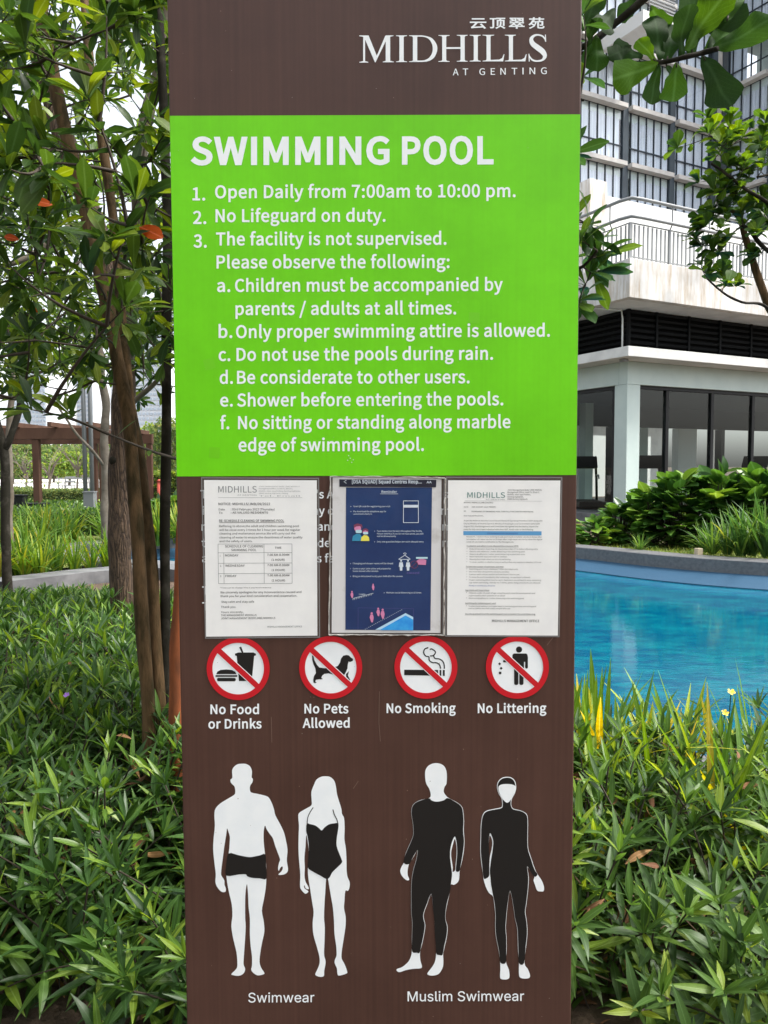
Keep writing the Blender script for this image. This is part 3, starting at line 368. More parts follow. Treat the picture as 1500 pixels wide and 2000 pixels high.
# ------------------------------------------------------------------ ground, pool, paving
SOIL = mat('soil', (.050, .030, .019), .9, col2=(.10, .066, .042), scale=9, bump=.02, bscale=30)
PAVE = mat('pale_paving', (.50, .48, .45), .7, col2=(.58, .56, .52), scale=2)
STONE = mat('dark_pool_stone', (.105, .105, .112), .42, col2=(.155, .155, .16), scale=22, bump=.001, bscale=120)
STONE2 = mat('grey_pool_stone', (.075, .075, .08), .5, col2=(.17, .17, .175), scale=4, stretch=(.5, 1, 1), bump=.001, bscale=90)
def smoothloop(pts, k=5): return catmull(pts, k)
POOL = smoothloop([(10.0, 9.2), (7.6, 10.0), (5.5, 11.0), (4.36, 11.9), (3.28, 13.2), (1.6, 14.6), (-.6, 15.3), (-2.8, 15.4), (-4.6, 14.9), (-5.5, 13.9), (-5.0, 12.6), (-4.0, 11.7), (-3.0, 11.3), (-2.2, 10.4), (-1.6, 8.4), (-.9, 6.0), (.2, 4.5), (1.5, 3.62), (3.2, 3.38), (6.0, 3.0), (10.0, 2.8), (13, 5.2)], 6)
def offset_loop(lp, d):
    n = len(lp); out = []
    for i in range(n):
        a, b = Vector(lp[i - 1]), Vector(lp[(i + 1) % n]); t = (b - a).normalized()
        out.append((lp[i][0] + t.y * d, lp[i][1] - t.x * d))
    return out
SG = 1 if sum(POOL[i][0]*POOL[(i+1)%len(POOL)][1]-POOL[(i+1)%len(POOL)][0]*POOL[i][1] for i in range(len(POOL))) > 0 else -1
POOL_O = offset_loop(POOL, SG * .42)
def plane_poly(name, loops, z, mt, kind='structure'):
    p2, tr = fill_loops(loops); pts = [(x, y, z) for x, y in p2]; fs = []
    for t in tr:
        a, b, c = (Vector(pts[i]) for i in t)
        fs.append(t if (b - a).cross(c - a).z > 0 else t[::-1])
    me = bpy.data.meshes.new(name); me.from_pydata(pts, [], fs); me.update(); me.materials.append(mt)
    return tag(link(name, me), kind=kind)
plane_poly('ground', [[(-600, -80), (600, -80), (600, 900), (-600, 900)], offset_loop(POOL, SG * .2)], 0.0, SOIL)

def strip(name, rings, mt, parent=None, closed=True):
    """rings: list of (loop, z) joined one to the next"""
    n = len(rings[0][0]); vs = []; fs = []
    for lp, z in rings: vs += [(x, y, z) for x, y in lp]
    for r in range(len(rings) - 1):
        for i in range(n if closed else n - 1):
            j = (i + 1) % n; fs.append((r * n + i, r * n + j, (r + 1) * n + j, (r + 1) * n + i))
    me = bpy.data.meshes.new(name); me.from_pydata(vs, [], fs); me.update(); me.materials.append(mt)
    import bmesh
    bm = bmesh.new(); bm.from_mesh(me); bmesh.ops.recalc_face_normals(bm, faces=bm.faces); bm.to_mesh(me); bm.free()
    return link(name, me, parent)
WATER_Z = -.25
curb = strip('pool_curb', [(POOL, -.085), (POOL, .105), (offset_loop(POOL, SG * .012), .117), (offset_loop(POOL, SG * .40), .117), (offset_loop(POOL, SG * .41), .105), (POOL_O, -.05)], STONE); tag(curb, kind='structure')
TILE = bpy.data.materials.new('pool_tile'); TILE.use_nodes = True
nt = TILE.node_tree; b_ = nt.nodes['Principled BSDF']; b_.inputs['Roughness'].default_value = .5; b_.inputs['Specular IOR Level'].default_value = .2
tc = N(nt, 'ShaderNodeTexCoord'); mp = N(nt, 'ShaderNodeMapping', Scale=(14, 14, 14)); br = N(nt, 'ShaderNodeTexBrick')
br.offset = 0; br.inputs['Color1'].default_value = (.020, .062, .115, 1); br.inputs['Color2'].default_value = (.030, .080, .14, 1); br.inputs['Mortar'].default_value = (.05, .11, .17, 1)
br.inputs['Brick Width'].default_value = .5; br.inputs['Row Height'].default_value = .5; br.inputs['Mortar Size'].default_value = .02
nt.links.new(tc.outputs['Object'], mp.inputs[0]); nt.links.new(mp.outputs[0], br.inputs['Vector']); nt.links.new(br.outputs[0], b_.inputs['Base Color'])
tag(strip('pool_wall', [(POOL, -.085), (offset_loop(POOL, -SG * .05), -.10), (offset_loop(POOL, -SG * .34), -.235), (offset_loop(POOL, -SG * .40), -1.3)], TILE), kind='structure')
WATER = bpy.data.materials.new('pool_water'); WATER.use_nodes = True
nt = WATER.node_tree; b_ = nt.nodes['Principled BSDF']
b_.inputs['Roughness'].default_value = .01; b_.inputs['IOR'].default_value = 1.33; b_.inputs['Specular IOR Level'].default_value = .5
tc = N(nt, 'ShaderNodeTexCoord'); mp = N(nt, 'ShaderNodeMapping', Scale=(1.0, 2.6, 1)); nt.links.new(tc.outputs['Object'], mp.inputs[0])
nz = N(nt, 'ShaderNodeTexNoise', Scale=11.0, Detail=4.0, Roughness=.5); nt.links.new(mp.outputs[0], nz.inputs['Vector'])
bp = N(nt, 'ShaderNodeBump', Strength=.16, Distance=.006); nt.links.new(nz.outputs['Fac'], bp.inputs['Height']); nt.links.new(bp.outputs[0], b_.inputs['Normal'])
n2 = N(nt, 'ShaderNodeTexNoise', Scale=2.6, Detail=9.0, Roughness=.75); nt.links.new(mp.outputs[0], n2.inputs['Vector'])
cr = N(nt, 'ShaderNodeValToRGB'); cr.color_ramp.elements[0].position = .42; cr.color_ramp.elements[0].color = (.0003, .058, .120, 1); cr.color_ramp.elements[1].position = .60; cr.color_ramp.elements[1].color = (.002, .120, .165, 1)
nt.links.new(n2.outputs['Fac'], cr.inputs[0]); nt.links.new(cr.outputs[0], b_.inputs['Base Color'])
plane_poly('pool_water', [POOL], WATER_Z, WATER)

# raised stone edging of the long-leaved bed on the left
edge = catmull([(-9.5, 7.0), (-7.0, 8.0), (-5.4, 8.7), (-4.5, 9.35), (-3.9, 10.05), (-3.1, 10.45), (-2.6, 10.2)], 6, False)
def band(pts, w, z0, z1, name, mt):
    L_, R_ = [], []
    for i, p in enumerate(pts):
        a = Vector(pts[max(i - 1, 0)]); b2 = Vector(pts[min(i + 1, len(pts) - 1)]); t = (b2 - a).normalized()
        L_.append((p[0] - t.y * w / 2, p[1] + t.x * w / 2)); R_.append((p[0] + t.y * w / 2, p[1] - t.x * w / 2))
    o = strip(name, [(R_, z0), (R_, z1), (L_, z1), (L_, z0)], mt, closed=False); return tag(o, kind='structure')
band(edge, .42, -.02, .16, 'kerb', STONE2)
plane_poly('pavement', [[(-90, 27), (-6, 27), (-2, 34), (-2, 110), (-120, 110)]], .006, PAVE)
plane_poly('path', [[(-30, 15.8), (-9.0, 16.2), (-9.0, 17.6), (-30, 17.6)]], .004, STONE2)

# ------------------------------------------------------------------ pavilion with the gym
WHITE = mat('white_render', (.64, .64, .62), .75, col2=(.48, .485, .47), scale=1.6, lo=.4, hi=.72, bump=.002, bscale=40)
GREENISH = mat('pale_green_paint', (.47, .56, .53), .6, col2=(.42, .51, .49), scale=1.6)
CREAM = mat('white_panel', (.70, .71, .69), .6)
STAIN = bpy.data.materials.new('stained_white_render'); STAIN.use_nodes = True
nt = STAIN.node_tree; b_ = nt.nodes['Principled BSDF']; b_.inputs['Roughness'].default_value = .8
tc = N(nt, 'ShaderNodeTexCoord'); mp = N(nt, 'ShaderNodeMapping', Scale=(3.2, 3.2, .35)); nt.links.new(tc.outputs['Object'], mp.inputs[0])
n1 = N(nt, 'ShaderNodeTexNoise', Scale=2.2, Detail=8.0, Roughness=.7); nt.links.new(mp.outputs[0], n1.inputs['Vector'])
c1 = N(nt, 'ShaderNodeValToRGB'); c1.color_ramp.elements[0].position = .45; c1.color_ramp.elements[0].color = (.66, .65, .63, 1); c1.color_ramp.elements[1].position = .70; c1.color_ramp.elements[1].color = (.42, .33, .22, 1)
nt.links.new(n1.outputs['Fac'], c1.inputs[0])
n2 = N(nt, 'ShaderNodeTexNoise', Scale=.9, Detail=7.0); nt.links.new(tc.outputs['Object'], n2.inputs['Vector'])
c2 = N(nt, 'ShaderNodeValToRGB'); c2.color_ramp.elements[0].position = .42; c2.color_ramp.elements[0].color = (1, 1, 1, 1); c2.color_ramp.elements[1].position = .72; c2.color_ramp.elements[1].color = (.58, .59, .60, 1)
nt.links.new(n2.outputs['Fac'], c2.inputs[0])
mx = N(nt, 'ShaderNodeMix', data_type='RGBA', blend_type='MULTIPLY'); mx.inputs['Factor'].default_value = 1
nt.links.new(c1.outputs[0], mx.inputs['A']); nt.links.new(c2.outputs[0], mx.inputs['B']); nt.links.new(mx.outputs['Result'], b_.inputs['Base Color'])
LOUV = mat('black_louvre', (.004, .005, .0055), .7, spec=.12)
STEEL = mat('grey_railing_steel', (.22, .23, .235), .5)
GLASS = clear_mat('clear_glass', (.82, .86, .85), .55)
GLASS_T = clear_mat('window_glass', (.95, .97, .98), 1.3)
DARKCEIL = mat('dark_ceiling', (.012, .013, .013), .9, spec=.1)
UANG = math.atan2(.47, .88)
gym = thing('gym_pavilion', 'white pavilion with glass-walled gym, black louvres and stained parapet behind the pool', 'building', (6.3, 20.0, 0), UANG)
GO = Vector((6.3, 20.0, 0)); UU = Vector((math.cos(UANG), math.sin(UANG), 0)); VV = Vector((-math.sin(UANG), math.cos(UANG), 0))
def on_line(px, py, o, d):
    r = ray(px, py); a = r.x / r.y
    return (a * o.y - o.x) / (d.x - a * d.y)
def gz(py, px, o):                                    # height above ground of a pixel seen at the point o
    r = ray(px, py); return CAM_Z + r.z * (o.y / r.y)
LX, LY = 14.0, 9.0                                    # lengths of the two faces
OVP, OVB = 1.0, .66
cP = GO - (UU + VV) * OVP; cB = GO - (UU + VV) * OVB
zS = gz(580, 1225, cP); zPT = gz(503, 1225, cP); zBt = gz(675, 1223, cB); zBb = gz(695, 1223, cB); zG = gz(750, 1223, GO) ; zF = .22
def gbox(name, mt, *b, bev=.012):
    o = MB().box(*b).build(name, mt, gym)
    if bev: bevelled(o, bev)
    return o
gbox('roof_slab', WHITE, -OVP + .2, LX, -OVP + .2, LY, zS, zS + .25, bev=0)
gbox('parapet', STAIN, -OVP, LX, -OVP, -OVP + .2, zS - .002, zPT)
gbox('parapet', STAIN, -OVP, -OVP + .2, -OVP + .2, LY, zS - .001, zPT - .002)
gbox('canopy_slab', WHITE, -OVB, LX, -OVB, LY, zBb, zBt)
gbox('beam', GREENISH, 0, LX, 0, .3, zG, zBb - .002)
gbox('beam', GREENISH, .0, .3, .302, LY, zG, zBb - .004)
gbox('louvre_backing', LOUV, .16, LX, .16, LY, zBt + .002, zS - .002, bev=0)
nrow = 7
h = (zS - zBt) / nrow
sl = MB().box(0, 1, 0, .09, 0, .05).mesh('slat', LOUV)
def scaled(me, name, parent, loc, sc, rot=(0, 0, 0)):
    o = link(name, me, parent); o.location = loc; o.scale = sc; o.rotation_euler = rot; return o
posts_r = [0.0] + [on_line(px, 640, GO, UU) for px in (1281, 1344, 1405, 1466)] + [LX]
posts_l = [0.0, 2.0, 4.0, 6.0, LY]
for a, b in zip(posts_r[:-1], posts_r[1:]):
    for k in range(nrow):
        scaled(sl, 'louvre_slat', gym, (a + .05, .03, zBt + h * (k + .35)), (b - a - .05, 1, h / .05 * .45), (.5, 0, 0))
    scaled(sl, 'louvre_post', gym, (a, -.02, zBt + .003), (.07, 1, (zS - zBt - .006) / .05))
for a, b in zip(posts_l[:-1], posts_l[1:]):
    for k in range(nrow):
        scaled(sl, 'louvre_slat', gym, (.03, b, zBt + h * (k + .35)), (b - a - .05, 1, h / .05 * .45), (.5, 0, -math.pi / 2))
    scaled(sl, 'louvre_post', gym, (-.02, b + .03, zBt + .003), (.07, 1, (zS - zBt - .006) / .05), (0, 0, -math.pi / 2))
# corner column and glazing
cw = on_line(1250, 820, GO, UU); cl = on_line(1199.5, 820, GO, VV)
gbox('column', GREENISH, 0.004, cw, .004, cl, zF, zG - .002)
gbox('floor_slab', STONE2, -.3, LX, -.3, LY, -.05, zF, bev=0)
mull = [cw + .03] + [on_line(px, 820, GO, UU) for px in (1309, 1397, 1477)]
while mull[-1] < LX - 2: mull.append(mull[-1] + 2.6)
mull.append(LX - .1)
mpost = MB().box(0, .11, 0, .12, 0, 1).mesh('mullion', DARKMETAL)
pane = MB().box(0, 1, 0, .012, 0, 1).mesh('pane', GLASS)
for i, x in enumerate(mull):
    scaled(mpost, 'mullion', gym, (x - .05, .10, zF), (1, 1, zG - zF - .003))
    if i < len(mull) - 1: scaled(pane, 'glass_pane', gym, (x + .06, .15, zF + .05), (mull[i + 1] - x - .11, 1, zG - zF - .14))
mull2 = [cl + .06, cl + 2.1, cl + 4.3, LY - .2]
for i, y in enumerate(mull2):
    scaled(mpost, 'mullion', gym, (.10, y, zF), (1, 1, zG - zF - .003))
    if i < len(mull2) - 1: scaled(pane, 'glass_pane', gym, (.16, y + .11, zF + .05), (mull2[i + 1] - y - .11, 1, zG - zF - .14), (0, 0, math.pi / 2))
gbox('glazing_head', DARKMETAL, cw + .01, LX, .08, .24, zG - .09, zG - .004, bev=0)
gbox('glazing_head', DARKMETAL, .08, .24, cl + .01, LY, zG - .09, zG - .004, bev=0)
gbox('glazing_sill', DARKMETAL, cw + .01, LX, .08, .24, zF, zF + .06, bev=0)
# the room behind the glass: dark ceiling and bulkhead, white piers, daylight through the rear
gbox('ceiling', DARKCEIL, .32, LX, .32, LY, zG + .04, zG + .1, bev=0)
zI = gz(828, 1280, GO + UU * 1.5 + VV * 6)
gbox('bulkhead', DARKCEIL, .3, LX, LY - 3.2, LY - 3.0, zI, zG + .03, bev=0)
for a, b, mt in ((.5, .72, DARKMETAL), (1.5, 2.1, CREAM), (2.5, 2.62, DARKMETAL), (3.6, 4.3, CREAM), (5.2, 5.3, DARKMETAL), (6.2, 7.0, GREENISH), (8.6, 9.6, CREAM), (11, 11.2, DARKMETAL)):
    gbox('pier', mt, a, b, LY - 3.2, LY - 2.9, zF, zI - .003, bev=0)
gbox('pier', GREENISH, 3.4, 3.75, 5.2, 5.5, zF, zG + .03, bev=0)
gbox('added_bright_wall', CREAM, -4.0, 16, LY + 5, LY + 5.2, 0, zG - .6, bev=0)  # outdoor white wall added to catch daylight and brighten the rear openings
# drainpipe
dp = MB(); 
for seg in ([(-OVP + .1, .25, zS - .03), (-.12, .12, zS - .04), (-.10, .10, zS - .25), (-.10, .10, zBt + .01)],): dp.tube(seg, .022, 8)
dp.build('drainpipe', CREAM, gym, smooth=True)
gbox('soffit_lamp', STEEL, -.42, -.27, -.30, -.12, zBb - .07, zBb - .003)
# railing on the parapet
rail = thing('balcony_railing', 'grey steel picket railing with double handrail on the stained parapet', 'railing', GO, UANG)
RB = -OVP + .10; z0 = zPT; pk_h = .86
pick = MB().box(-.02, .02, -.012, .012, 0, 1).mesh('picket', STEEL)
n = int((LX + OVP) / .148)
for i in range(1, n): 
    if i % 9: scaled(pick, 'picket', rail, (RB + i * .148, RB, z0), (1, 1, pk_h - .03))
for i in range(1, int(LY / .148)):
    if i % 9: scaled(pick, 'picket', rail, (RB, RB + i * .148, z0), (.6, 1.7, pk_h - .03))
pst = MB().box(-.03, .03, -.02, .02, 0, 1).mesh('post', STEEL)
for i in range(0, n, 9):
    scaled(pst, 'post', rail, (RB + i * .148, RB, z0), (1.5 if i == 0 else 1, 1.5, pk_h))
    if i == 0: continue
    MB().tube([(RB + i * .148, RB, z0 + pk_h - .02), (RB + i * .148 - .02, RB - .10, z0 + pk_h + .12), (RB + i * .148 - .02, RB - .10, z0 + pk_h + .56)], .017, 6).build('bracket', STEEL, rail)
for i in range(9, int(LY / .148), 9):
    scaled(pst, 'post', rail, (RB, RB + i * .148, z0), (1, 1.5, pk_h))
for i in (4, 13, 22):
    MB().tube([(RB, RB + i * .148, z0 + pk_h - .02), (RB - .10, RB + i * .148 - .02, z0 + pk_h + .12), (RB - .10, RB + i * .148 - .02, z0 + pk_h + .56)], .017, 6).build('bracket', STEEL, rail)
for zz, r_, off in ((pk_h, .018, 0), (pk_h + .13, .042, .10), (pk_h + .56, .044, .10)):
    MB().tube([(LX, RB - off, z0 + zz), (RB + .35 - off, RB - off, z0 + zz), (RB - off + .08, RB - off + .04, z0 + zz), (RB - off, RB + .25, z0 + zz), (RB - off, LY, z0 + zz)] if off else [(LX, RB, z0 + zz), (RB, RB, z0 + zz), (RB, LY, z0 + zz)], r_, 8).build('handrail', STEEL, rail, smooth=True)
MB().box(RB, LX, RB - .014, RB + .014, z0 + .05, z0 + .08).build('bottom_rail', STEEL, rail)

# white terrace wall behind the railing
W0 = P(1183, 382, 25.0); ww = thing('terrace_wall', 'plain white upper terrace wall with raised stained block above the railing', 'wall', (W0.x, W0.y, 0), UANG)
MB().box(0, 16, 0, .3, zS, W0.z).build('wall', WHITE, ww)
W1 = P(1183, 356, 25.0)
bevelled(MB().box(-.72, -.002, -.05, .9, zS, W1.z).build('raised_block', STAIN, ww), .02)
MB().box(-.70, -.4, .9, 12, zS, W1.z - .15).build('side_wall', STAIN, ww)

# gym machines
def treadmill(loc, rot, lab):
    t = thing('treadmill', lab, 'exercise machine', loc, rot, None)
    bevelled(MB().box(-.4, .4, -.95, .95, .05, .22).build('deck', DARKMETAL, t), .03)
    MB().box(-.27, .27, -.9, .75, .222, .235).build('belt', mat('rubber', (.02, .02, .02), .8), t)
    for s in (-1, 1): MB().tube([(.38 * s, .75, .1), (.38 * s, .88, .9), (.36 * s, .95, 1.35)], .04, 8).build('upright', DARKMETAL, t, True)
    for s in (-1, 1): MB().tube([(.37 * s, .9, 1.0), (.37 * s, .45, 1.0), (.37 * s, .35, .9)], .025, 8).build('handrail', STEEL, t, True)
    c = MB().box(-.42, .42, -.05, .06, 0, .42).build('console', LOUV, t); c.location = (0, .9, 1.22); c.rotation_euler = (-.5, 0, 0); bevelled(c, .03)
    return t
for px, d, r, lab in ((1452, 3.2, 2.6, 'black treadmill in the gym behind the right glass pane'), (1345, 4.2, .9, 'treadmill with small tilted console in the middle of the gym'), (1275, 2.6, 2.2, 'low dark treadmill beside the gym corner column'), (1150, 3.2, -.6, 'dark treadmill behind the glass left of the column')):
    o = GO + VV * d; tx = on_line(px, 880, o, UU); q = o + UU * tx
    treadmill((q.x, q.y, zF + .002), UANG + r, lab)

# ------------------------------------------------------------------ apartment tower
TGREY = mat('slate_grey_cladding', (.045, .062, .078), .5, col2=(.055, .075, .092), scale=2)
TFRAME = mat('dark_window_frame', (.030, .042, .055), .5, spec=.3)
LEDGE = mat('cream_ledge', (.62, .60, .57), .7, col2=(.55, .53, .50), scale=3)
ROOM = mat('room_wall', (.52, .60, .60), .8)
BLIND = mat('pelmet_white', (.78, .86, .83), .7)
CURT = mat('sheer_curtain', (.80, .84, .92), .8)
tw = thing('apartment_tower', 'tall white and slate grey apartment block with curtained glass bays behind the pavilion', 'building', (0, 0, 0))
def curtain_mesh(w, hh):
    n = 40; vs = []; fs = []
    for i in range(n + 1):
        x = w * i / n; y = .03 * math.sin(i * 1.9) + .02 * math.sin(i * .7)
        vs += [(x, y, 0), (x, y, hh)]
    fs = [(2 * i, 2 * i + 2, 2 * i + 3, 2 * i + 1) for i in range(n)]
    me = bpy.data.meshes.new('curtain'); me.from_pydata(vs, [], fs); me.materials.append(CURT); return me
STH = 3.2
def facade(origin, ang, posts, nfloors, zbase, flipx=False, seed=0, narrow_first=True):
    """posts: local x of the piers; windows fill the bays between them"""
    rnd = random.Random(seed)
    O = Vector(origin); 
    def L2W(): return Matrix.Translation(O) @ Matrix.Rotation(ang, 4, 'Z')
    Mx = L2W()
    ztop = zbase + nfloors * STH
    for x in posts: MB().box(x - .21, x + .21, -.06, .5, zbase, ztop).build('pier', TGREY, tw, matrix=Mx)
    MB().box(posts[0], posts[-1], 3.0, 3.2, zbase, ztop).build('room_wall', ROOM, tw, matrix=Mx)
    for k in range(nfloors + 1): MB().box(posts[0], posts[-1], .14, 2.99, zbase + k * STH - .18, zbase + k * STH + .06).build('floor_slab', ROOM, tw, matrix=Mx)
    meshes = {}
    for a, b in zip(posts[:-1], posts[1:]):
        w = round(b - a - .42, 3); hw = STH - .26
        if w not in meshes:
            nb = max(2, round(w / .72)); xs = [0]
            first = .28
            xs += [first + (w - first) * i / nb for i in range(nb)] + [w]
            f = MB(); t = .028
            for x in xs: f.box(max(0, x - t), min(w, x + t), 0, .08, 0, hw)
            for z in (0, .88, hw - .06): f.box(0, w, .012, .07, z, z + .075)
            pm = [((MB().box(p + t, q - t, .03, .042, .08, .875).mesh('pane', GLASS_T)), (MB().box(p + t, q - t, .03, .042, .958, hw - .065).mesh('pane', GLASS_T))) for p, q in zip(xs[:-1], xs[1:])]
            meshes[w] = (f.mesh('window', TFRAME), pm, MB().box(0, w, .09, .30, hw - .52, hw - .02).mesh('pelmet', BLIND), curtain_mesh(w * .9, hw - .5), MB().box(-.03, w + .03, -.42, .10, -.30, -.06).mesh('ledge', LEDGE))
        fm, pm, bl, cu, lg = meshes[w]
        for k in range(nfloors):
            W = link('window', fm, tw, Mx @ Matrix.Translation((a + .21, .02, zbase + k * STH + .10)))
            for lo, hi in pm: link('pane', lo, W); link('pane', hi, W)
            link('pelmet', bl, W)
            c = link('curtain', cu, W); c.location = (w * rnd.choice((.02, .06, .1)), .09, .03)
            if rnd.random() < .12: c.scale = (.45, 1, 1)
            link('ledge', lg, tw, Mx @ Matrix.Translation((a + .21, .02, zbase + k * STH + .10)))
A0 = P(1136, 307, 43.6)
tp = [on_line(px, 300, A0, UU) for px in (1220.5, 1312, 1393)]
bay = tp[1] - tp[0]
posts = [tp[0] - 3 * bay, tp[0] - 2 * bay, tp[0] - bay] + tp
za = A0.z + .16
nb_low = 4
facade((A0.x, A0.y, 0), UANG, posts, 11, za - nb_low * STH, seed=3)
# right wing
B0 = P(1404, 300, 51.2); BA = UANG - math.pi / 2
DD = Vector((math.cos(BA), math.sin(BA), 0))
tq = [on_line(px, 200, B0, DD) for px in (1404, 1500)]
facade((B0.x, B0.y, 0), BA, [0.4, 0.4 + tq[1] * .96, .4 + tq[1] * .96 + bay, .4 + tq[1] * .96 + 2 * bay], 11, za - nb_low * STH + .25, seed=5)
MB().box(-.3, .18, -.1, .6, 0, 36).build('corner_pilaster', LEDGE, tw, matrix=Matrix.Translation((B0.x, B0.y, 0)) @ Matrix.Rotation(BA, 4, 'Z'))
MB().box(posts[0], tp[2] - .3, 3.25, 9, 0, za + 7 * STH).build('tower_core', WHITE, tw, matrix=Matrix.Translation((A0.x, A0.y, 0)) @ Matrix.Rotation(UANG, 4, 'Z'))
# pale balcony slab high above, with slatted screen
BS = P(1262, 20, 41)
bl = thing('high_balcony', 'white sloping-edged balcony with slatted screen at the top behind large leaves', 'balcony', (BS.x, BS.y, BS.z), UANG)
MB().box(-.2, 2.3, 0, 3, -.7, 0).build('slab', CREAM, bl)
for k in range(9): MB().box(.3, 2.2, .06, .14, .08 + k * .17, .15 + k * .17).build('slat', STEEL, bl)

# ------------------------------------------------------------------ left background: pergola, poles, bin, seats, hedges, far flats
BRWOOD = mat('brown_timber', (.070, .036, .024), .75, spec=.2, col2=(.10, .054, .036), scale=3, stretch=(1, 1, .2), bump=.004, bscale=30)
POLE = mat('grey_painted_pole', (.16, .17, .18), .5)
pg = P(100, 845, 20.0)
perg = thing('pergola', 'brown timber pergola frame with square posts beyond the long-leaved bed', 'pergola', (0, 0, 0))
zt = P(150, 835, 20).z; zb = P(150, 858, 20).z
xL = P(-420, 850, 20).x; xR = P(208, 850, 20).x
bevelled(MB().box(xL, xR, 19.9, 20.1, zb, zt).build('beam', BRWOOD, perg), .01)
bevelled(MB().box(xL, xR, 23.9, 24.1, zb, zt).build('beam', BRWOOD, perg), .01)
for i in range(9): bevelled(MB().box(xL + .3 + i * (xR - xL - .6) / 8 - .05, xL + .3 + i * (xR - xL - .6) / 8 + .05, 19.5, 24.5, zt + .002, zt + .12).build('rafter', BRWOOD, perg), .006)
for px in (72, 201, -180):
    x = P(px, 900, 20).x
    for yy in (20.0, 24.0): bevelled(MB().box(x - .085, x + .085, yy - .085, yy + .085, 0, zb - .002).build('post', BRWOOD, perg), .01)
for px, lab in ((167, 'left one of the two thin grey poles beside the pergola'), (180, 'right one of the two thin grey poles beside the pergola')):
    q = P(px, 950, 18.0); t = thing('grey_pole', lab, 'pole', (q.x, 18.0, 0))
    MB().tube([(0, 0, 0), (0, 0, 6.5)], .05, 10).build('shaft', POLE, t, True)
    MB().box(-.09, .09, -.09, .09, 0, .02).build('base_plate', POLE, t)
q = P(176, 960, 17.7)
ub = thing('utility_box', 'grey box at the foot of the two thin poles', 'box', (q.x, 17.7, 0))
bevelled(MB().box(-.12, .12, -.12, .1, 0, P(176, 962, 17.7).z).build('box', POLE, ub), .01); MB().box(-.13, .13, -.13, .11, P(176, 962, 17.7).z + .001, P(176, 962, 17.7).z + .03).build('lid', POLE, ub)
q = P(38, 985, 18.5)
bn = thing('litter_bin', 'dark grey litter bin standing left of the pergola post', 'bin', (q.x, 18.5, 0))
bevelled(MB().box(-.13, .13, -.13, .13, 0, P(38, 970, 18.5).z).build('bin_body', DARKMETAL, bn), .02); bevelled(MB().box(-.145, .145, -.145, .145, P(38, 970, 18.5).z + .001, P(38, 966, 18.5).z).build('bin_lid', DARKMETAL, bn), .01)
q = P(62, 985, 18.6)
bn = thing('stone_bench', 'low dark bench between the litter bin and the pergola post', 'bench', (q.x, 18.6, 0))
MB().box(-.35, .35, -.2, .2, .58, .66).build('seat', DARKMETAL, bn); MB().box(-.3, -.2, -.18, .18, 0, .578).build('leg', DARKMETAL, bn); MB().box(.2, .3, -.18, .18, 0, .578).build('leg', DARKMETAL, bn)
def table(px, Y, lab, w=.8):
    q = P(px, 950, Y); h_ = .95
    t = thing('garden_table', lab, 'table', (q.x, Y, 0))
    MB().box(-w, w, -.5, .5, h_ - .06, h_).build('tabletop', STEEL, t)
    for sx in (-1, 1):
        for sy in (-1, 1): MB().tube([(sx * (w - .06), sy * .44, 0), (sx * (w - .12), sy * .42, h_ - .062)], .035, 6).build('leg', STEEL, t)
table(145, 44, 'small grey high table on the bright paving')
ch = P(134, 950, 43)
t = thing('garden_chair', 'thin grey chair beside the high table on the bright paving', 'chair', (ch.x, 43, 0))
MB().box(-.28, .28, -.28, .28, .5, .55).build('seat', STEEL, t); [MB().box(-.28, .28, .25, .29, z_, z_ + .09).build('back_slat', STEEL, t) for z_ in (.72, .95)]
for sx in (-1, 1):
    for sy in (-1, 1): MB().tube([(sx * .25, sy * .25, 0), (sx * .25, sy * .25, .498)], .025, 6).build('leg', STEEL, t)
RED = mat('red_painted_metal', (.45, .08, .05), .5)
q = P(313, 955, 24)
t = thing('bollard', 'small red bollard behind the dark slender stem', 'bollard', (q.x, 24, 0))
MB().tube([(0, 0, 0), (0, 0, P(313, 940, 24).z)], [.10, .10], 12).build('shaft', RED, t, True); MB().tube([(0, 0, P(313, 940, 24).z + .001), (0, 0, P(313, 940, 24).z + .06)], [.13, .05], 12).build('cap', RED, t, True)

FARW = mat('hazed_white_flats', (.62, .65, .68), .8)  # wall colour paled: distance haze is put into the base colour
FARG = mat('hazed_blue_grey_windows', (.38, .45, .52), .5)  # window tone lightened too, standing in for haze over the far blocks
def flats(x0px, x1px, Y, top, lab, nx, nz_):
    a = P(x0px, 800, Y); b = P(x1px, 800, Y); zt_ = P((x0px + x1px) / 2, top, Y).z; z0_ = 0
    t = thing('far_apartment_block', lab, 'building', (a.x, Y, 0)); w = b.x - a.x
    MB().box(0, w, 0, 18, z0_, zt_).build('wall', FARW, t)
    wm = MB().box(0, w / nx * .56, -.25, .1, 0, (zt_ / nz_) * .5).mesh('window', FARG)
    cells = [(i, k) for i in range(nx) for k in range(nz_)]
    cells.sort(key=lambda c: -c[1])
    for i, k in cells[:300]:
        o = link('window', wm, t); o.location = (w / nx * (i + .2), 0, zt_ / nz_ * (k + .25))
flats(262, 322, 170, 640, 'pale high-rise seen between the rough trunk and the dark stem', 8, 30)
flats(330, 352, 185, 610, 'pale high-rise partly hidden by the left edge of the sign', 3, 30)
flats(150, 182, 160, 700, 'bluish white high-rise behind the two grey poles', 5, 26)
flats(20, 90, 190, 690, 'wide white apartment block far behind the pergola beam', 10, 28)
flats(195, 215, 175, 720, 'narrow pale high-rise beside the thin pale trunk', 3, 26)
flats(-140, -20, 180, 650, 'pale apartment block far left beyond the frame edge', 14, 24)

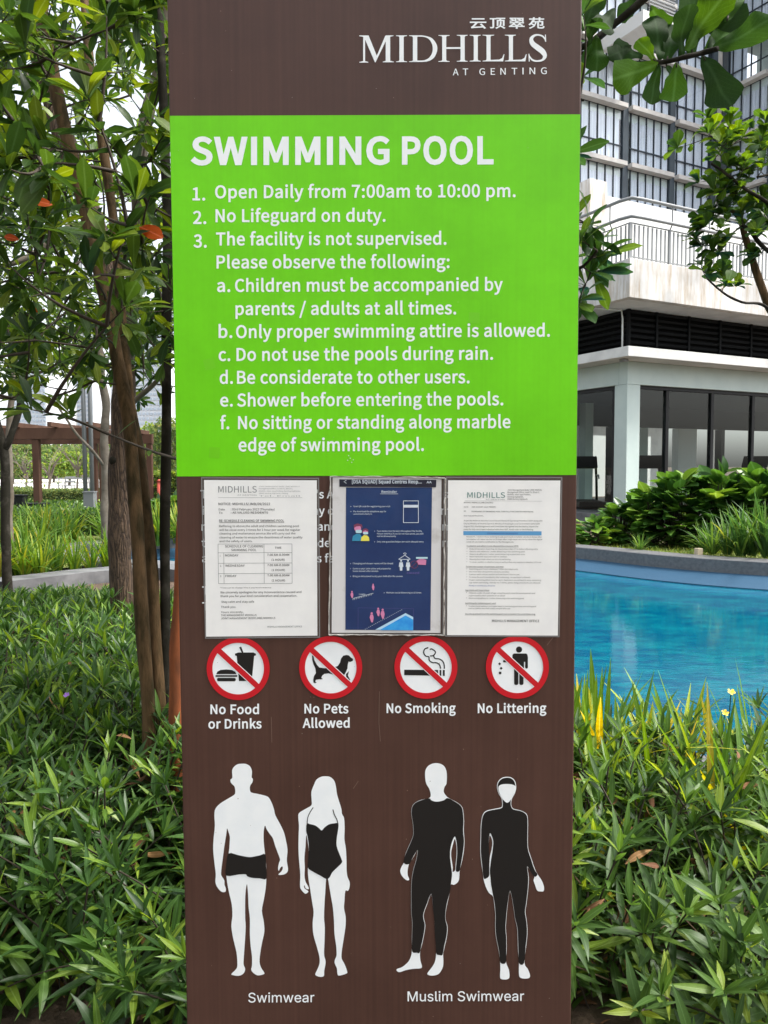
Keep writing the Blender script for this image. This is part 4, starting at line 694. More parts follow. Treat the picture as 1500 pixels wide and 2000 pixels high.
# ------------------------------------------------------------------ printing: flat lettering and pictograms as thin vinyl on a plane
def parse_glyphs(src):
    G_ = {}
    for line in src.strip('\n').split('\n'):
        c, adv, body = line.split('\t')
        loops = [[tuple(map(int, q.split(','))) for q in lp.split(' ')] for lp in body.split('|')] if body else []
        G_[c] = (int(adv), loops)
    return G_
HUMANIST = parse_glyphs(GLYPHS_HUMANIST); HUMANIST['_cap'] = 693
GROTESK = parse_glyphs(GLYPHS_GROTESK); GROTESK['_cap'] = 509
_gc = {}
def area(lp): return .5 * sum(lp[i][0] * lp[(i + 1) % len(lp)][1] - lp[(i + 1) % len(lp)][0] * lp[i][1] for i in range(len(lp)))
def glyph(font, c, bold):
    key = (id(font), c, bold)
    if key in _gc: return _gc[key]
    adv, loops = font.get(c) or font['-']
    if bold and loops:
        sgn = 1 if area(max(loops, key=lambda l: abs(area(l)))) > 0 else -1
        new = []
        for lp in loops:
            n = len(lp); q = []
            for i in range(n):
                a, b, c2 = lp[i - 1], lp[i], lp[(i + 1) % n]
                e1 = Vector((b[0] - a[0], b[1] - a[1])).normalized(); e2 = Vector((c2[0] - b[0], c2[1] - b[1])).normalized()
                n1 = Vector((e1.y, -e1.x)); n2 = Vector((e2.y, -e2.x)); s = n1 + n2
                s = s / max(.4, s.length_squared / 2) if s.length > 1e-6 else n1
                q.append((b[0] + sgn * s.x * bold, b[1] + sgn * s.y * bold))
            new.append(q)
        loops = new
    pts, tris = fill_loops(loops, 'nonzero') if loops else ([], [])
    _gc[key] = (adv + 2 * bold * .6, pts, tris)
    return _gc[key]

class Print:
    """shapes given in sign coordinates, mapped by `place`, facing -Y, `lift` metres proud"""
    def __init__(self, place, lift): self.place = place; self.lift = lift; self.v = []; self.f = []; self.k = 0
    def tris(self, pts, tris, bump=True):
        n = len(self.v); y = self.lift + (self.k % 12) * 2.5e-5
        if bump: self.k += 1
        for x, yy in pts:
            p = self.place(x, yy); self.v.append((p[0], p[1] - y, p[2]))
        for t in tris:
            a, b, c = (Vector(self.v[n + i]) for i in t)
            f = tuple(n + i for i in t)
            if (b - a).cross(c - a).y > 0: f = f[::-1]
            self.f.append(f)
        return self
    def poly(self, *loops):
        return self.tris(*fill_loops(loops))
    def rect(self, x0, y0, x1, y1): return self.poly([(x0, y0), (x1, y0), (x1, y1), (x0, y1)])
    def disc(self, cx, cy, r, r2=0, n=48):
        o = [(cx + r * math.cos(2 * math.pi * i / n), cy + r * math.sin(2 * math.pi * i / n)) for i in range(n)]
        if not r2: return self.poly(o)
        i_ = [(cx + r2 * math.cos(2 * math.pi * i / n), cy + r2 * math.sin(2 * math.pi * i / n)) for i in range(n)]
        return self.tris(o + i_, [t for k in range(n) for t in ((k, (k + 1) % n, n + k), ((k + 1) % n, n + (k + 1) % n, n + k))])
    def stroke(self, pts, w):
        ws = w if hasattr(w, '__len__') else [w] * len(pts)
        L_, R_ = [], []
        for i, p in enumerate(pts):
            a = pts[max(i - 1, 0)]; b = pts[min(i + 1, len(pts) - 1)]
            d = Vector((b[0] - a[0], b[1] - a[1])).normalized()
            L_.append((p[0] - d.y * ws[i] / 2, p[1] + d.x * ws[i] / 2)); R_.append((p[0] + d.y * ws[i] / 2, p[1] - d.x * ws[i] / 2))
        n = len(pts)
        return self.tris(L_ + R_, [t for i in range(n - 1) for t in ((i, i + 1, n + i), (i + 1, n + i + 1, n + i))])
    def text(self, s, x0, x1, yb, cap, bold=0, font=None, yb1=None, natural=False):
        font = font or HUMANIST
        yb1 = yb if yb1 is None else yb1
        gl = [glyph(font, c, bold) for c in s]
        adv = 0; items = []
        for g in gl: items.append((adv, g)); adv += g[0]
        lo = min(a + p[0] for a, g in items for p in g[1]); hi = max(a + p[0] for a, g in items for p in g[1])
        sx = cap / font['_cap'] if natural else (x1 - x0) / (hi - lo)
        sy = cap / font['_cap']
        for a, g in items:
            if not g[1]: continue
            pts = []
            for p in g[1]:
                X = x0 + (a + p[0] - lo) * sx
                base = yb + (yb1 - yb) * (X - x0) / max(1, (x1 - x0))
                pts.append((X, base - p[1] * sy))
            self.tris(pts, g[2], bump=False)
        return self
    def build(self, name, mt, parent, label=None):
        me = bpy.data.meshes.new(name); me.from_pydata(self.v, [], self.f); me.update(); me.materials.append(mt)
        o = link(name, me, parent)
        if label: o['label'] = label
        return o

SIGN_Y = 1.43
def S(x, y): 
    p = P(x, y, SIGN_Y); return (p.x, p.y, p.z)
def crop(s, ox, oy): return lambda pts: [(x / s + ox, y / s + oy) for x, y in pts]

def panel_mat(name, base, streak, rough):
    """printed aluminium sheet: faint vertical streaks, smears and small scuffs"""
    mt = mat(name, base, rough=rough, spec=.32)
    nt = mt.node_tree; b = nt.nodes['Principled BSDF']; L = nt.links
    tc = N(nt, 'ShaderNodeTexCoord'); mp = N(nt, 'ShaderNodeMapping', Scale=(1, 1, .012)); L.new(tc.outputs['Object'], mp.inputs[0])
    n1 = N(nt, 'ShaderNodeTexNoise', Scale=170.0, Detail=3.0); L.new(mp.outputs[0], n1.inputs['Vector'])
    n2 = N(nt, 'ShaderNodeTexNoise', Scale=3.0, Detail=8.0, Roughness=.7); L.new(tc.outputs['Object'], n2.inputs['Vector'])
    mpz = N(nt, 'ShaderNodeMapRange'); mpz.inputs[1].default_value = .3; mpz.inputs[2].default_value = .7; mpz.inputs[3].default_value = 1 - streak; mpz.inputs[4].default_value = 1 + streak; L.new(n1.outputs['Fac'], mpz.inputs[0])
    m2 = N(nt, 'ShaderNodeMapRange'); m2.inputs[1].default_value = .3; m2.inputs[2].default_value = .75; m2.inputs[3].default_value = .86; m2.inputs[4].default_value = 1.18; L.new(n2.outputs['Fac'], m2.inputs[0])
    mu = N(nt, 'ShaderNodeMath', operation='MULTIPLY'); L.new(mpz.outputs[0], mu.inputs[0]); L.new(m2.outputs[0], mu.inputs[1])
    h = N(nt, 'ShaderNodeHueSaturation'); h.inputs['Color'].default_value = (*base, 1); L.new(mu.outputs[0], h.inputs['Value'])
    vo = N(nt, 'ShaderNodeTexVoronoi', Scale=26.0); L.new(tc.outputs['Object'], vo.inputs['Vector'])
    lt = N(nt, 'ShaderNodeMath', operation='LESS_THAN'); lt.inputs[1].default_value = .022; L.new(vo.outputs['Distance'], lt.inputs[0])
    mx = N(nt, 'ShaderNodeMix', data_type='RGBA'); mx.inputs['B'].default_value = (.45, .43, .4, 1)
    mf = N(nt, 'ShaderNodeMath', operation='MULTIPLY'); mf.inputs[1].default_value = .35; L.new(lt.outputs[0], mf.inputs[0]); L.new(mf.outputs[0], mx.inputs['Factor'])
    L.new(h.outputs[0], mx.inputs['A']); L.new(mx.outputs['Result'], b.inputs['Base Color'])
    r = N(nt, 'ShaderNodeMapRange'); r.inputs[3].default_value = rough - .1; r.inputs[4].default_value = rough + .14; L.new(n2.outputs['Fac'], r.inputs[0]); L.new(r.outputs[0], b.inputs['Roughness'])
    return mt

BROWN = panel_mat('brown_sheet', (.072, .035, .026), .10, .40)
GREEN = panel_mat('green_vinyl', (.150, .630, .002), .02, .42)
VINYL_W = mat('white_vinyl', (.88, .92, .93), .45, col2=(.83, .88, .90), scale=30)
VINYL_K = mat('black_vinyl', (.006, .0065, .007), .42)
VINYL_R = mat('red_vinyl', (.56, .006, .016), .4)

PL = Vector(S(326, 0)).x; PR = Vector(S(1137, 0)).x
sign = thing('information_sign', 'tall brown totem sign with green swimming pool rules panel and swimwear figures', 'sign', ((PL + PR) / 2, SIGN_Y + .06, 0))
SO = -Vector(sign.location)
def SS(x, y):
    p = S(x, y); return (p[0] + SO.x, p[1] + SO.y, p[2])
body = MB().box(PL + SO.x, PR + SO.x, SO.y + SIGN_Y, SO.y + SIGN_Y + .12, -.1, 2.75).build('sign_body', BROWN, sign)
bevelled(body, .0025, 2)
gp = MB()
g0 = SS(330, 226.5); g1 = SS(1134, 929)
gt = SS(330, 226.5)[2]; gb = SS(750, 929)[2]
gp.box(PL + SO.x + .0012, PR + SO.x - .0012, g0[1] - .0004, g0[1] + .0003, gb, gt).build('green_panel', GREEN, sign)

LIFT = .0006
def sign_text(rows, bold, name='lettering', mt=None, font=None):
    for s, x0, x1, y0, y1, cap in rows:
        Print(SS, LIFT).text(s, x0, x1, y0, cap, bold, font, y1).build(name, mt or VINYL_W, sign)
sign_text([('SWIMMING', 372.5, 761, 320.5, 319.6, 50.5), ('POOL', 785, 964, 319.5, 319, 50.5)], 34, 'heading')
sign_text([
    ('1.', 376, 401, 391, 391, 24), ('Open Daily from 7:00am to 10:00 pm.', 420, 1007, 387, 384.5, 24),
    ('2.', 377, 403, 437, 437, 24), ('No Lifeguard on duty.', 421, 753, 433.5, 432.5, 24),
    ('3.', 378, 404, 483, 483, 24), ('The facility is not supervised.', 422, 872, 479, 477.5, 24),
    ('Please observe the following:', 423, 878, 524, 523, 24),
    ('a.', 424, 450, 569.7, 569.7, 24), ('Children must be accompanied by', 459, 982, 569.7, 567.5, 24),
    ('parents / adults at all times.', 460, 891, 615, 613.5, 24),
    ('b.', 427, 454, 659.5, 659.5, 24), ('Only proper swimming attire is allowed.', 461, 1074, 660, 657, 24),
    ('c.', 427, 450, 704.5, 704.5, 24), ('Do not use the pools during rain.', 462, 963, 704.5, 702, 24),
    ('d.', 429, 455, 749, 749, 24), ('Be considerate to other users.', 463, 917, 749, 748, 24),
    ('e.', 430, 455, 793.5, 793.5, 24), ('Shower before entering the pools.', 463, 983, 793.5, 791, 24),
    ('f.', 430, 448, 837.5, 837.5, 24), ('No sitting or standing along marble', 465, 997, 837.5, 835.5, 24),
    ('edge of swimming pool.', 466, 828, 881, 880, 24)], 22)
sign_text([('No Food', 411, 506, 1394, 1394, 17.6), ('or Drinks', 407, 511, 1422.5, 1422, 17.6), ('No Pets', 594.5, 680.5, 1392.7, 1392.5, 17.6),
           ('Allowed', 591, 683, 1421, 1420.5, 17.6), ('No Smoking', 755, 890, 1392, 1391.5, 17.6), ('No Littering', 933, 1067, 1392, 1391.5, 17.6)], 26, 'caption')
sign_text([('Swimwear', 485, 614, 1957.5, 1957, 18.8), ('Muslim Swimwear', 796, 1023.5, 1955.2, 1954.4, 19)], 4, 'caption', None, GROTESK)
# ends of the old printed paragraph that still show between the notices
old = Print(SS, .0006)
for s, x0, yb in (("T", 392, 973), ("i", 395, 1005), ("n", 394, 1036), ("t", 394, 1068), ("a", 395, 1098), ("T", 395, 1161), ("T", 395, 1192),
                  ("'s A", 618, 973), ("ny o", 611, 1005), ("and", 620.5, 1036), ("de", 620.5, 1068), ("s fa", 618.5, 1098),
                  ("s", 866, 973), ("nt", 861, 1005), ("om", 850, 1036), ("rn", 864.5, 1068)):
    old.text(s, x0, x0 + 30, yb, 15.5, 20, natural=True)
old.build('lettering', VINYL_W, sign, 'faded white paragraph ends showing between the notices')

# company name
c8 = crop(3.409, 660, 0)
logo = Print(SS, .0006)
def LG(*pts): logo.poly(c8(pts))
def serif_I(x0, x1, s0, s1, top=237, bot=413, k=3):
    LG((x0, top + 3), (x1, top + 3), (x1, bot - 3), (x0, bot - 3))
    for y, d in ((top, 1), (bot, -1)):
        LG((s0, y), (s1, y), (s1, y + 4 * d), (x1 + 4, y + 7 * d), (x1, y + 14 * d), (x0, y + 14 * d), (x0 - 4, y + 7 * d), (s0, y + 4 * d))
LG((168, 243), (181, 250), (181, 408), (168, 408)); LG((143, 418), (202, 418), (202, 414), (181, 408), (168, 408), (143, 414))
LG((142, 237), (204, 237), (262, 380), (250, 417), (246, 415), (177, 256), (168, 246), (142, 242))
LG((250, 417), (259, 372), (315, 240), (330, 240), (330, 252)); LG((318, 240), (348, 240), (348, 413), (318, 413))
LG((318, 237), (370, 237), (370, 241), (348, 246), (318, 246)); LG((299, 416), (372, 416), (372, 412), (348, 406), (318, 406), (299, 412))
serif_I(409, 438, 387, 460, bot=415); serif_I(499, 528, 474, 540, bot=414)
D_o = catmull([(520, 237), (570, 238), (625, 255), (658, 300), (659, 345), (635, 390), (590, 411), (520, 414)], 6, False)
D_i = catmull([(528, 246), (570, 247), (605, 262), (628, 300), (629, 345), (610, 382), (575, 402), (528, 404)], 6, False)
logo.tris(c8(D_o + D_i), [t for i in range(len(D_o) - 1) for t in ((i, i + 1, len(D_o) + i), (i + 1, len(D_o) + i + 1, len(D_o) + i))])
serif_I(694, 721, 669, 743, 235, 413); serif_I(816, 844, 791, 863, 234, 412); LG((721, 316), (816, 315), (816, 327), (721, 328))
serif_I(904, 931, 877, 950, 234, 411)
for a, b, s0, s1, e in ((989, 1016, 963, 1040, 1108), (1138, 1165, 1111, 1184, 1256)):
    serif_I(a, b, s0, s1, 233, 410)
    LG((b, 400), (e - 35, 398), (e - 16, 388), (e - 4, 362), (e, 363), (e - 8, 410), (b, 410))
sp = catmull([(1381, 278, 4), (1378, 262, 10), (1362, 243, 11), (1333, 234, 11), (1305, 240, 16), (1287, 262, 25), (1296, 292, 33), (1328, 318, 37), (1362, 345, 36), (1377, 374, 27), (1362, 400, 15), (1328, 408, 11), (1297, 402, 12), (1278, 382, 10), (1270, 362, 4)], 5, False)
logo.stroke(c8([(p[0], p[1]) for p in sp]), [p[2] / 3.409 for p in sp])
LG((1378, 232), (1384, 232), (1386, 280), (1380, 280)); LG((1268, 360), (1274, 360), (1277, 411), (1270, 411))
logo.build('logo', VINYL_W, sign, 'white serif company name on the brown top')
cn = Print(SS, .0006)
for ch, x0, x1 in (('云', 878, 988), ('顶', 1010, 1115), ('翠', 1138, 1243), ('苑', 1268, 1376)):
    cn.text(ch, x0 / 3.409 + 660, x1 / 3.409 + 660, 54.2, 17.2, 20)
cn.build('lettering', VINYL_W, sign, 'small white Chinese characters above the company name')
ag = Print(SS, .0006)
for ch, x0, x1, yb in (('A', 765, 803, 502), ('T', 831, 867, 501), ('G', 941, 979, 500), ('E', 1017, 1046, 499), ('N', 1081, 1117, 498), ('T', 1156, 1194, 497), ('I', 1228, 1236, 496), ('N', 1275, 1313, 495), ('G', 1351, 1390, 494)):
    ag.text(ch, x0 / 3.409 + 660, x1 / 3.409 + 660, yb / 3.409, 12.8, 6)
ag.build('lettering', VINYL_W, sign, 'small widely spaced white letters below the company name')

# prohibition discs
c6 = crop(2.0833, 380, 1230)
def rounded(x0, y0, x1, y1, r, n=5):
    out = []
    for cx, cy, a0 in ((x1 - r, y0 + r, -90), (x1 - r, y1 - r, 0), (x0 + r, y1 - r, 90), (x0 + r, y0 + r, 180)):
        for i in range(n + 1):
            a = math.radians(a0 + 90 * i / n); out.append((cx + r * math.cos(a), cy + r * math.sin(a)))
    return out
def symbol(cx, cy, draw, lab):
    disc = Print(SS, .0006).disc(cx, cy, 60, n=72).build('warning_disc', VINYL_W, sign, lab)
    pr = Print(SS, .0009); draw(pr); pr.build('pictogram', VINYL_K, disc)
    u = Vector((.735, .678)); w = Vector((-u.y, u.x))
    def bar(half, ln): return [tuple(Vector((cx, cy)) + u * a * ln + w * b * half) for a, b in ((-1, -1), (1, -1), (1, 1), (-1, 1))]
    Print(SS, .0011).poly(bar(6.8, 51)).build('bar_edge', VINYL_W, disc)
    Print(SS, .0013).poly(bar(5.4, 52)).build('bar', VINYL_R, disc)
    Print(SS, .0015).disc(cx, cy, 61.5, 50.3, n=72).build('ring', VINYL_R, disc)
def food(p):
    p.poly(c6([(165, 96), (168, 96), (178, 92), (192, 92), (182, 71), (190, 68), (199, 92), (240, 92), (250, 97), (250, 104), (243, 106), (233, 208), (181, 208), (172, 106), (165, 104)]))
    p.poly(c6([(89, 180), (93, 170), (106, 163), (130, 161), (152, 163), (166, 170), (171, 180)]))
    p.poly(c6([(86, 184), (174, 184), (174, 191), (86, 191)])); p.poly(c6(rounded(92, 195, 168, 209, 6)))
DOG = [(478, 104), (484, 105), (487, 122), (498, 142), (508, 153), (530, 156), (560, 154), (583, 147), (592, 133), (596, 117), (605, 105), (618, 102), (628, 104), (636, 112), (645, 118), (644, 126), (632, 131), (627, 128), (624, 140), (622, 158), (614, 175), (605, 190), (604, 200), (612, 204), (611, 208), (598, 207), (592, 198), (590, 184), (570, 183), (545, 177), (528, 179), (517, 188), (514, 198), (508, 201), (494, 203), (491, 210), (497, 214), (490, 217), (484, 214), (483, 203), (486, 188), (494, 176), (492, 158), (484, 140), (479, 122)]
def dog(p):
    p.poly(c6(DOG)); p.poly(c6([(508, 180), (522, 180), (516, 195), (522, 200), (510, 202), (506, 192)])); p.poly(c6([(616, 180), (628, 168), (624, 186), (634, 204), (630, 208), (618, 196)]))
def smoke(p):
    p.poly(c6([(853, 162), (991, 163), (991, 187), (853, 184)])); p.poly(c6([(997, 163), (1004, 163), (1004, 187), (997, 187)])); p.poly(c6([(1010, 163), (1018, 163), (1018, 187), (1010, 187)]))
    a = catmull([(951, 72), (937, 78), (932, 92), (940, 106), (953, 110), (955, 124), (968, 133), (985, 134), (997, 143), (1001, 158)], 5, False)
    b = catmull([(958, 106), (972, 104), (980, 90), (966, 78), (957, 80)], 5, False)
    c = catmull([(972, 104), (978, 116), (994, 118), (1008, 126), (1015, 140), (1016, 158)], 5, False)
    for q in (a, b, c): p.stroke(c6(q), 2.3)
def litter(p):
    p.disc(*c6([(1320, 80)])[0], 6, n=24)
    p.poly(c6(rounded(1293, 96, 1355, 130, 9)))
    p.poly(c6([(1300, 110), (1340, 110), (1340, 160), (1300, 160)]))
    p.poly(c6(rounded(1345, 105, 1356, 157, 5))); p.poly(c6(rounded(1255, 123, 1306, 132, 4)))
    p.poly(c6(rounded(1300, 150, 1317, 224, 7))); p.poly(c6(rounded(1321, 150, 1338, 224, 7)))
    for x, y in ((1241, 138), (1247, 156)): p.poly(c6([(x - 6, y), (x, y - 6), (x + 6, y), (x, y + 6)]))
    p.poly(c6([(1238, 170), (1248, 170), (1248, 180), (1238, 180)]))
symbol(465.5, 1305.4, food, 'round no food or drinks symbol with cup and burger')
symbol(646, 1303.4, dog, 'round no pets symbol with dog')
symbol(831.8, 1302.8, smoke, 'round no smoking symbol with cigarette')
symbol(1010.3, 1302.8, litter, 'round no littering symbol with figure dropping litter')

# swimwear figures (flat print)
c7 = crop(3.922, 380, 1470); c7b = crop(3.922, 740, 1470)
MAN = [(360, 84), (395, 86), (425, 104), (440, 140), (438, 188), (447, 200), (444, 225), (432, 243), (424, 262), (426, 292), (440, 306), (490, 316), (545, 330), (570, 345), (592, 385), (608, 430), (620, 480), (655, 545), (685, 610), (700, 670), (712, 740), (708, 800), (708, 835), (716, 885), (712, 912), (690, 930), (655, 936), (643, 930), (668, 905), (676, 880), (670, 870), (655, 885), (645, 905), (640, 880), (648, 840), (655, 815), (635, 760), (615, 705), (600, 655), (575, 620), (552, 585), (540, 558), (530, 600), (530, 680), (540, 775), (550, 870), (550, 960), (545, 1040), (530, 1130), (516, 1210), (530, 1290), (535, 1370), (518, 1450), (504, 1530), (498, 1600), (510, 1645), (532, 1680), (532, 1695), (485, 1705), (450, 1685), (434, 1660), (440, 1630), (440, 1560), (430, 1480), (424, 1390), (424, 1270), (414, 1180), (410, 1080), (402, 1005), (392, 1060), (388, 1130), (388, 1260), (392, 1330), (386, 1450), (378, 1560), (376, 1620), (388, 1655), (375, 1690), (340, 1708), (295, 1703), (283, 1693), (320, 1655), (328, 1620), (322, 1530), (298, 1430), (282, 1330), (290, 1250), (285, 1160), (262, 1060), (246, 960), (243, 870), (262, 770), (270, 680), (270, 640), (258, 600), (249, 580), (244, 620), (228, 720), (215, 820), (205, 900), (206, 940), (228, 975), (230, 1010), (240, 1040), (236, 1065), (205, 1063), (172, 1025), (160, 985), (163, 930), (152, 840), (143, 740), (147, 650), (156, 560), (152, 480), (160, 430), (195, 390), (250, 355), (300, 325), (312, 305), (308, 262), (290, 242), (277, 225), (276, 205), (290, 190), (288, 135), (305, 105), (330, 88)]
TRUNKS = [(262, 771), (330, 782), (400, 796), (440, 797), (500, 785), (541, 777), (548, 860), (551, 962), (500, 961), (440, 957), (405, 945), (392, 930), (340, 931), (246, 941), (243, 870)]
WOMAN = [(1005, 180), (1040, 186), (1070, 215), (1083, 260), (1092, 320), (1110, 380), (1125, 430), (1130, 470), (1145, 500), (1150, 580), (1148, 660), (1160, 740), (1164, 830), (1165, 900), (1172, 950), (1188, 990), (1187, 1030), (1175, 1058), (1155, 1058), (1148, 1140), (1145, 1190), (1158, 1260), (1155, 1340), (1140, 1440), (1128, 1520), (1127, 1575), (1150, 1620), (1168, 1670), (1165, 1690), (1110, 1706), (1095, 1695), (1090, 1650), (1073, 1610), (1075, 1585), (1088, 1550), (1085, 1480), (1072, 1390), (1068, 1290), (1060, 1190), (1045, 1100), (1033, 1030), (1022, 968), (1008, 968), (1002, 1060), (996, 1150), (992, 1260), (998, 1340), (996, 1440), (992, 1540), (1003, 1590), (1002, 1625), (993, 1670), (990, 1710), (960, 1716), (930, 1705), (926, 1690), (945, 1650), (958, 1610), (956, 1560), (935, 1480), (910, 1390), (905, 1300), (912, 1220), (900, 1140), (885, 1040), (872, 960), (868, 880), (875, 760), (868, 690), (856, 630), (850, 720), (842, 800), (845, 880), (843, 940), (850, 985), (868, 1018), (876, 1040), (866, 1045), (850, 1035), (842, 1015), (838, 1022), (845, 1040), (872, 1060), (862, 1075), (845, 1078), (815, 1045), (808, 1010), (810, 930), (802, 840), (796, 740), (797, 640), (800, 560), (795, 500), (800, 462), (850, 430), (895, 402), (897, 360), (895, 300), (915, 245), (935, 205), (970, 184)]
SUIT = [(860, 542), (885, 546), (925, 556), (955, 578), (975, 594), (995, 572), (1030, 548), (1070, 540), (1102, 542), (1098, 600), (1090, 650), (1088, 710), (1108, 770), (1128, 820), (1128, 842), (1090, 880), (1055, 915), (1038, 948), (1022, 964), (1005, 964), (960, 938), (900, 905), (868, 876), (872, 800), (876, 720), (866, 640), (856, 600)]
MAN2 = [(432, 79), (480, 88), (508, 115), (520, 160), (518, 235), (503, 262), (497, 300), (520, 335), (545, 352), (590, 375), (630, 405), (645, 440), (652, 520), (650, 600), (656, 680), (648, 770), (632, 850), (618, 905), (615, 960), (605, 990), (575, 1012), (553, 1008), (545, 1060), (530, 1130), (515, 1200), (510, 1270), (526, 1330), (522, 1400), (505, 1480), (492, 1545), (494, 1590), (490, 1640), (462, 1690), (420, 1706), (382, 1703), (372, 1688), (400, 1650), (425, 1610), (437, 1560), (437, 1480), (428, 1380), (425, 1280), (415, 1200), (402, 1082), (370, 1160), (345, 1230), (345, 1270), (356, 1320), (345, 1400), (330, 1470), (315, 1530), (318, 1590), (329, 1630), (322, 1650), (260, 1655), (205, 1665), (160, 1680), (137, 1670), (140, 1655), (180, 1640), (225, 1600), (245, 1560), (252, 1520), (252, 1420), (255, 1300), (248, 1230), (247, 1100), (250, 980), (265, 890), (285, 820), (295, 748), (270, 790), (240, 840), (228, 860), (220, 905), (222, 940), (233, 968), (222, 978), (200, 968), (175, 940), (163, 905), (175, 870), (190, 842), (205, 770), (240, 690), (262, 630), (262, 560), (250, 480), (252, 420), (275, 385), (325, 360), (385, 347), (397, 320), (385, 275), (362, 235), (354, 180), (358, 130), (385, 95)]
RASH = [(385, 348), (400, 362), (430, 373), (465, 372), (500, 362), (528, 346), (590, 378), (626, 405), (641, 440), (648, 520), (645, 600), (652, 680), (642, 770), (628, 850), (616, 905), (590, 905), (593, 850), (600, 770), (597, 700), (590, 660), (580, 640), (560, 680), (547, 740), (545, 800), (552, 860), (560, 930), (553, 990), (545, 1060), (526, 1130), (512, 1200), (508, 1270), (522, 1330), (518, 1400), (500, 1480), (488, 1545), (465, 1548), (440, 1538), (437, 1480), (428, 1380), (425, 1280), (415, 1200), (402, 1078), (366, 1160), (341, 1230), (341, 1270), (352, 1320), (341, 1400), (326, 1470), (312, 1530), (290, 1530), (255, 1520), (254, 1420), (257, 1300), (250, 1230), (249, 1100), (252, 980), (267, 890), (287, 820), (297, 745), (266, 790), (232, 850), (190, 842), (207, 770), (242, 690), (264, 630), (264, 560), (252, 480), (254, 420), (277, 385), (325, 362)]
WOM2 = [(980, 184), (1015, 190), (1042, 215), (1052, 262), (1042, 310), (1018, 355), (1014, 400), (1030, 428), (1080, 440), (1125, 462), (1140, 495), (1142, 560), (1142, 720), (1165, 800), (1195, 890), (1218, 935), (1245, 975), (1263, 1020), (1262, 1058), (1240, 1062), (1212, 1055), (1195, 1010), (1184, 975), (1190, 948), (1160, 905), (1138, 878), (1148, 960), (1142, 1060), (1130, 1160), (1122, 1220), (1133, 1290), (1138, 1380), (1128, 1480), (1115, 1610), (1140, 1655), (1157, 1700), (1150, 1725), (1110, 1729), (1078, 1718), (1072, 1680), (1072, 1610), (1066, 1520), (1062, 1420), (1058, 1340), (1040, 1260), (1028, 1170), (1005, 1060), (988, 1150), (978, 1250), (972, 1340), (978, 1420), (978, 1520), (975, 1606), (995, 1660), (1000, 1715), (985, 1734), (945, 1735), (928, 1720), (930, 1660), (928, 1606), (918, 1520), (898, 1420), (890, 1340), (892, 1250), (882, 1150), (872, 1098), (845, 1075), (820, 1030), (802, 970), (798, 935), (785, 850), (776, 760), (778, 640), (780, 560), (790, 490), (815, 448), (870, 432), (930, 420), (943, 405), (940, 355), (915, 310), (904, 262), (912, 222), (940, 193)]
BURK = [(980, 190), (1012, 196), (1036, 218), (1046, 262), (1036, 310), (1013, 355), (1010, 402), (1028, 432), (1080, 444), (1120, 464), (1136, 495), (1138, 560), (1138, 720), (1160, 800), (1190, 890), (1214, 932), (1190, 948), (1160, 905), (1135, 870), (1144, 960), (1138, 1060), (1126, 1160), (1118, 1220), (1129, 1290), (1134, 1380), (1124, 1480), (1111, 1610), (1073, 1610), (1069, 1520), (1065, 1420), (1061, 1340), (1042, 1260), (1030, 1170), (1005, 1055), (986, 1150), (975, 1250), (969, 1340), (975, 1420), (975, 1520), (972, 1606), (930, 1606), (921, 1520), (901, 1420), (893, 1340), (895, 1250), (886, 1150), (876, 1098), (860, 1010), (855, 960), (850, 900), (858, 830), (872, 740), (876, 680), (866, 640), (850, 615), (842, 680), (845, 780), (842, 860), (845, 938), (820, 962), (802, 955), (790, 850), (781, 760), (783, 640), (785, 560), (795, 490), (820, 452), (872, 437), (935, 425), (948, 405), (945, 355), (920, 310), (909, 262), (917, 225), (944, 198)]
FACE = [(915, 262), (935, 243), (980, 238), (1025, 243), (1047, 262), (1035, 310), (1010, 358), (988, 380), (968, 375), (938, 340), (920, 300)]
def figure(outline, cr, dark, lab, extra=None, hole=None):
    loops = [cr(catmull(outline, 3))] + ([cr(catmull(hole, 3))] if hole else [])
    f = Print(SS, .0006).poly(*loops).build('swimmer_figure', VINYL_W, sign, lab)
    Print(SS, .0010).poly(cr(catmull(dark, 3))).build('swimsuit', VINYL_K, f)
    if extra: extra(f, cr)
def straps(f, cr):
    q = Print(SS, .0010)
    q.stroke(cr(catmull([(909, 418), (885, 455), (868, 495), (862, 545)], 5, False)), 1.6)
    q.stroke(cr(catmull([(1060, 434), (1072, 475), (1090, 510), (1099, 545)], 5, False)), 1.8)
    q.build('strap', VINYL_K, f)
def faceprint(f, cr): Print(SS, .0014).poly(cr(catmull(FACE, 4))).build('face', VINYL_W, f)
figure(MAN, c7, TRUNKS, 'white man silhouette in black swimming trunks')
figure(WOMAN, c7, SUIT, 'white woman silhouette in black one-piece swimsuit', straps)
figure(MAN2, c7b, RASH, 'man silhouette in long black full-body swimwear', None, [(580, 662), (568, 700), (557, 740), (553, 780), (559, 830), (566, 880), (564, 912), (583, 900), (588, 850), (595, 770), (592, 700)])
figure(WOM2, c7b, BURK, 'woman silhouette in black hooded full-body swimwear', faceprint, [(848, 634), (862, 655), (869, 690), (863, 740), (850, 800), (846, 870), (845, 925), (841, 880), (843, 800), (842, 700)])

